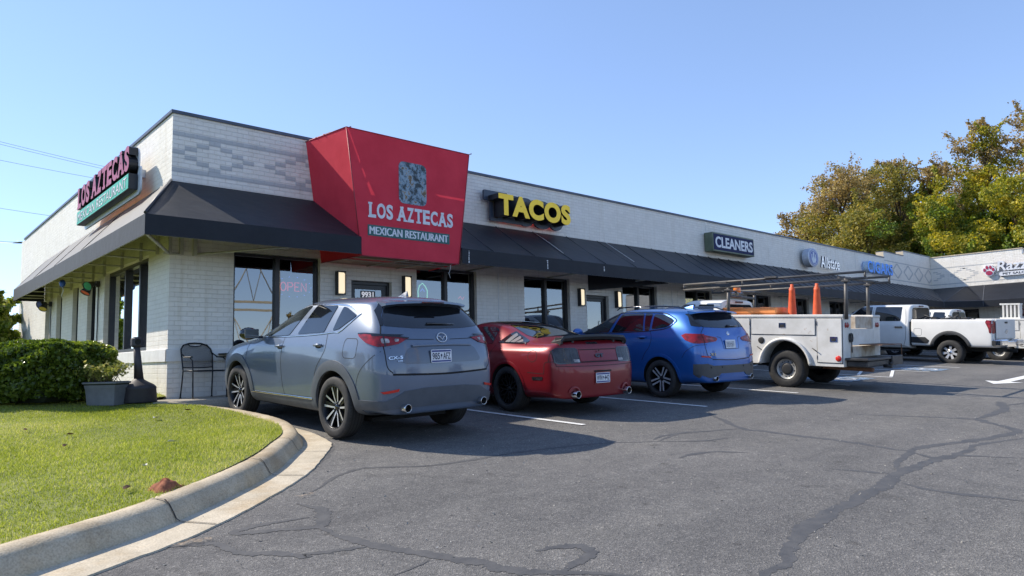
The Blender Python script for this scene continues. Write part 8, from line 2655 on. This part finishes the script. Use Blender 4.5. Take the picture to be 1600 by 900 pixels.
# chair faces -y; width along x
for s in (1, -1):
    mb = MB(); mb.tube([(s * .265, .20, 0), (s * .255, .17, .25), (s * .25, .15, .44), (s * .262, .20, .72)], .011, 8); mb.lathe([(0, 0), (.02, 0), (.02, .012), (0, .014)], 12, 0, Matrix.Translation((s * .265, .20, 0))); mb.build('leg', M_IRON, t)
    mb = MB(); mb.tube([(s * .285, -.27, 0), (s * .28, -.25, .25), (s * .275, -.235, .44), (s * .28, -.22, .60), (s * .28, -.14, .655), (s * .275, .05, .665), (s * .265, .20, .73)], .011, 8); mb.lathe([(0, 0), (.02, 0), (.02, .012), (0, .014)], 12, 0, Matrix.Translation((s * .285, -.27, 0))); mb.build('leg', M_IRON, t)
    mb = MB(); mb.box(s * .28 - .022, s * .28 + .022, -.20, .06, .655, .672, bev=.006); mb.build('armrest', M_IRON, t)
mb = MB(); mb.tube([(-.25, .15, .44), (-.275, -.235, .44), (-.2, -.27, .435), (.2, -.27, .435), (.275, -.235, .44), (.25, .15, .44), (-.25, .15, .44)], .011, 8); mb.build('seat_frame', M_IRON, t)
MB().add([(-.25, .15, .441), (.25, .15, .441), (.27, -.25, .441), (-.27, -.25, .441)], [(0, 1, 2, 3)]).build('seat', MM, t)
arc = [(x, .20 + .09 * (z - .72) / .2, z) for x, z in [(-.262, .72), (-.25, .80), (-.20, .865), (-.1, .895), (0, .90), (.1, .895), (.20, .865), (.25, .80), (.262, .72)]]
mb = MB(); mb.tube(arc, .013, 8); mb.tube([(-.252, .165, .50), (-.1, .15, .49), (.1, .15, .49), (.252, .165, .50)], .009, 8)
mb.tube([(-.13, .287, .895), (-.09, .27, .855), (0, .265, .845), (.09, .27, .855), (.13, .287, .895)], .009, 8); mb.build('back_frame', M_IRON, t)
bp_ = [(-.252, .165, .50), (.252, .165, .50), (.262, .20, .72), (.25, .236, .80), (.20, .265, .865), (.13, .278, .885), (.09, .258, .85), (0, .255, .842), (-.09, .258, .85), (-.13, .278, .885), (-.20, .265, .865), (-.25, .236, .80), (-.262, .20, .72)]
MB().add(bp_, [tuple(range(13))]).build('backrest', MM, t)
t = thing('metal_table', 'black metal bistro table between the mesh chair and the window', 'table', (4.72, 11.95, cz))
MB().box(-.32, .32, -.32, .32, .70, .725, bev=.008).build('tabletop', M_IRON, t)
for k in range(4):
    a = pi / 4 + k * pi / 2
    mb = MB(); mb.tube([(.30 * cos(a), .30 * sin(a), .01), (.16 * cos(a), .16 * sin(a), .09), (.10 * cos(a), .10 * sin(a), .35), (.20 * cos(a), .20 * sin(a), .70)], .011, 7); mb.build('leg', M_IRON, t)

# coloured floodlights on conduits
M_GLENS = plain('green_glass', (.02, .30, .17), .15); M_BLENS = plain('blue_glass', (.03, .06, .30), .15); M_YLENS = plain('amber_glass', (.55, .42, .10), .2)
def flood(y, z, heads, label, low):
    t = thing('flood_lamp', label, 'lamp', (XC, y, z))
    mb = MB(); mb.tube([(-.02, 0, .0), (-.02, 0, low - z)], .012, 6); mb.build('conduit', M_FRAME, t)
    MB().box(-.07, -.001, -.06, .06, -.05, .08, bev=.01).build('junction_box', M_FRAME, t)
    for dy, dz, d, ml in heads:
        p = Vector((-.10, dy * .5, .0)); q = Vector((-.20, dy, dz))
        mb = MB(); mb.tube([(-.05, dy * .2, .0), p, q], .014, 6)
        dd = Vector(d).normalized()
        xx = dd.cross(Vector((0, 0, 1))).normalized()
        Mh = frame(q, xx, dd.cross(xx))
        Mh = Mh if (Mh.to_3x3() @ Vector((0, 0, 1))).dot(dd) > 0 else frame(q, -xx, dd.cross(xx))
        mb.lathe([(.0, -.12), (.045, -.11), (.06, -.05), (.10, .08), (.105, .10), (.098, .10), (.09, .085)], 20, 0, Mh)
        h = mb.build('lamp_head', M_FRAME, t)
        MB().lathe([(0, .092), (.07, .09), (.095, .084)], 20, 0, Mh).build('lens', ml, h)
flood(17.1, 3.22, [(-.12, -.02, (-.75, -.6, -.45), M_GLENS), (.12, -.10, (-.5, -.2, -.8), M_REFL)], 'green lensed floodlight on a conduit beside the big side window', 1.4)
flood(22.45, 3.18, [(.14, .02, (-.8, -.5, -.25), M_BLENS), (-.14, -.06, (-.35, -.45, -.8), M_YLENS)], 'pair of blue and amber floodlights near the far end of the side wall', 1.4)
t = thing('blue_ribbon', 'blue balloon scrap on a white string hanging under the side awning', 'ribbon', (3.05, 17.9, VB + .02))
mb = MB(); mb.lathe([(0, -.16), (.05, -.13), (.065, -.06), (.04, 0), (0, .01)], 14); mb.build('balloon', plain('ribbon_blue', (.03, .10, .40), .4), t)
MB().tube([(0, 0, -.14), (.02, -.03, -.24), (-.01, 0, -.33), (.02, .02, -.42)], .008, 5).build('string', M_NUM, t)

# overhead lines and the poles that carry them
M_WIRE = plain('line_wire', (.24, .29, .36), .6)
M_POLE = mottled('pole_wood', (.10, .075, .05), (.17, .13, .095), 5, .9)
ends = []
for k, (y0, sl, r_, dist, lb) in enumerate(((218, .245, .013, 46, 'topmost overhead line over the side wall'), (222, .245, .013, 47, 'overhead line just below the topmost line'), (247, .195, .013, 46, 'single overhead line above the side awning'), (322, .15, .013, 45, 'lowest thin overhead line left of the building'))):
    A_, B_ = cam_point(-420, y0 - sl * 420, dist - 4), cam_point(420, y0 + sl * 420, dist + 6)
    ends.append((A_, B_))
    mb = MB(); mb.tube([A_.lerp(B_, i / 12) - Vector((0, 0, .0 + .5 * 4 * (i / 12) * (1 - i / 12) - .35)) for i in range(13)], r_, 5)
    tag(mb.build('overhead_line', M_WIRE), lb, 'cable', 'overhead lines')
A_, B_ = cam_point(-60, 362, 34), Vector((XC + .05, LEFT_END - .15, ROOF - .02))
mb = MB(); mb.tube([A_.lerp(B_, i / 8) - Vector((0, 0, .15 * 4 * (i / 8) * (1 - i / 8))) for i in range(9)], .035, 6)
tag(mb.build('service_drop', M_GLBK), 'thick black service cable running to the rear corner of the building', 'cable')
for k, idx in enumerate((0, 1)):
    q = sum((e_[idx] for e_ in ends), Vector()) / 4
    zb = g(q.x, q.y)
    hi = max(e_[idx].z for e_ in ends) + .8
    t = thing('utility_pole', ['utility pole beyond the lawn carrying the overhead lines', 'utility pole behind the building carrying the overhead lines'][k], 'pole', (q.x, q.y, zb))
    MB().tube([(0, 0, -.5), (0, 0, hi - zb)], .16, 12, r2=.11).build('mast', M_POLE, t)
    mb = MB()
    for e_ in ends:
        p = e_[idx]
        mb.tube([(0, 0, p.z - zb + .2), (p.x - q.x, p.y - q.y, p.z - zb + .35)], .05, 6)
    mb.build('cross_arm', M_POLE, t)

# braced sign pylon across the lot, met only in the window glass
t = thing('sign_pylon', 'tall beige pylon of two braced posts mirrored in the corner window', 'pylon', (15.6, -13.2, g(15.6, -13.2)))
M_PYL = plain('pylon_beige', (.52, .43, .28), .6)
for x in (-1.35, 1.25):
    MB().tube([(x - .15, 0, 0), (x, 0, 6), (x + .15, 0, 14)], .20, 14).build('post', M_PYL, t)
mb = MB()
for z in (4.9, 5.35, 10.5):
    mb.box(-1.3, 1.2, -.06, .06, z, z + .12)
mb.build('cross_beam', M_PYL, t)
mb = MB()
for z0, z1 in ((.6, 4.9), (5.45, 10.4)):
    mb.tube([(-1.4, .0, z0), (1.2, .0, z1)], .03, 6); mb.tube([(1.2, .1, z0), (-1.4, .1, z1)], .03, 6)
    mb.tube([(-1.2, -.1, z1), (0.0, -.1, z0)], .02, 6); mb.tube([(1.1, -.1, z1), (0.0, -.1, z0)], .02, 6)
mb.build('bracing_rods', M_PYL, t)
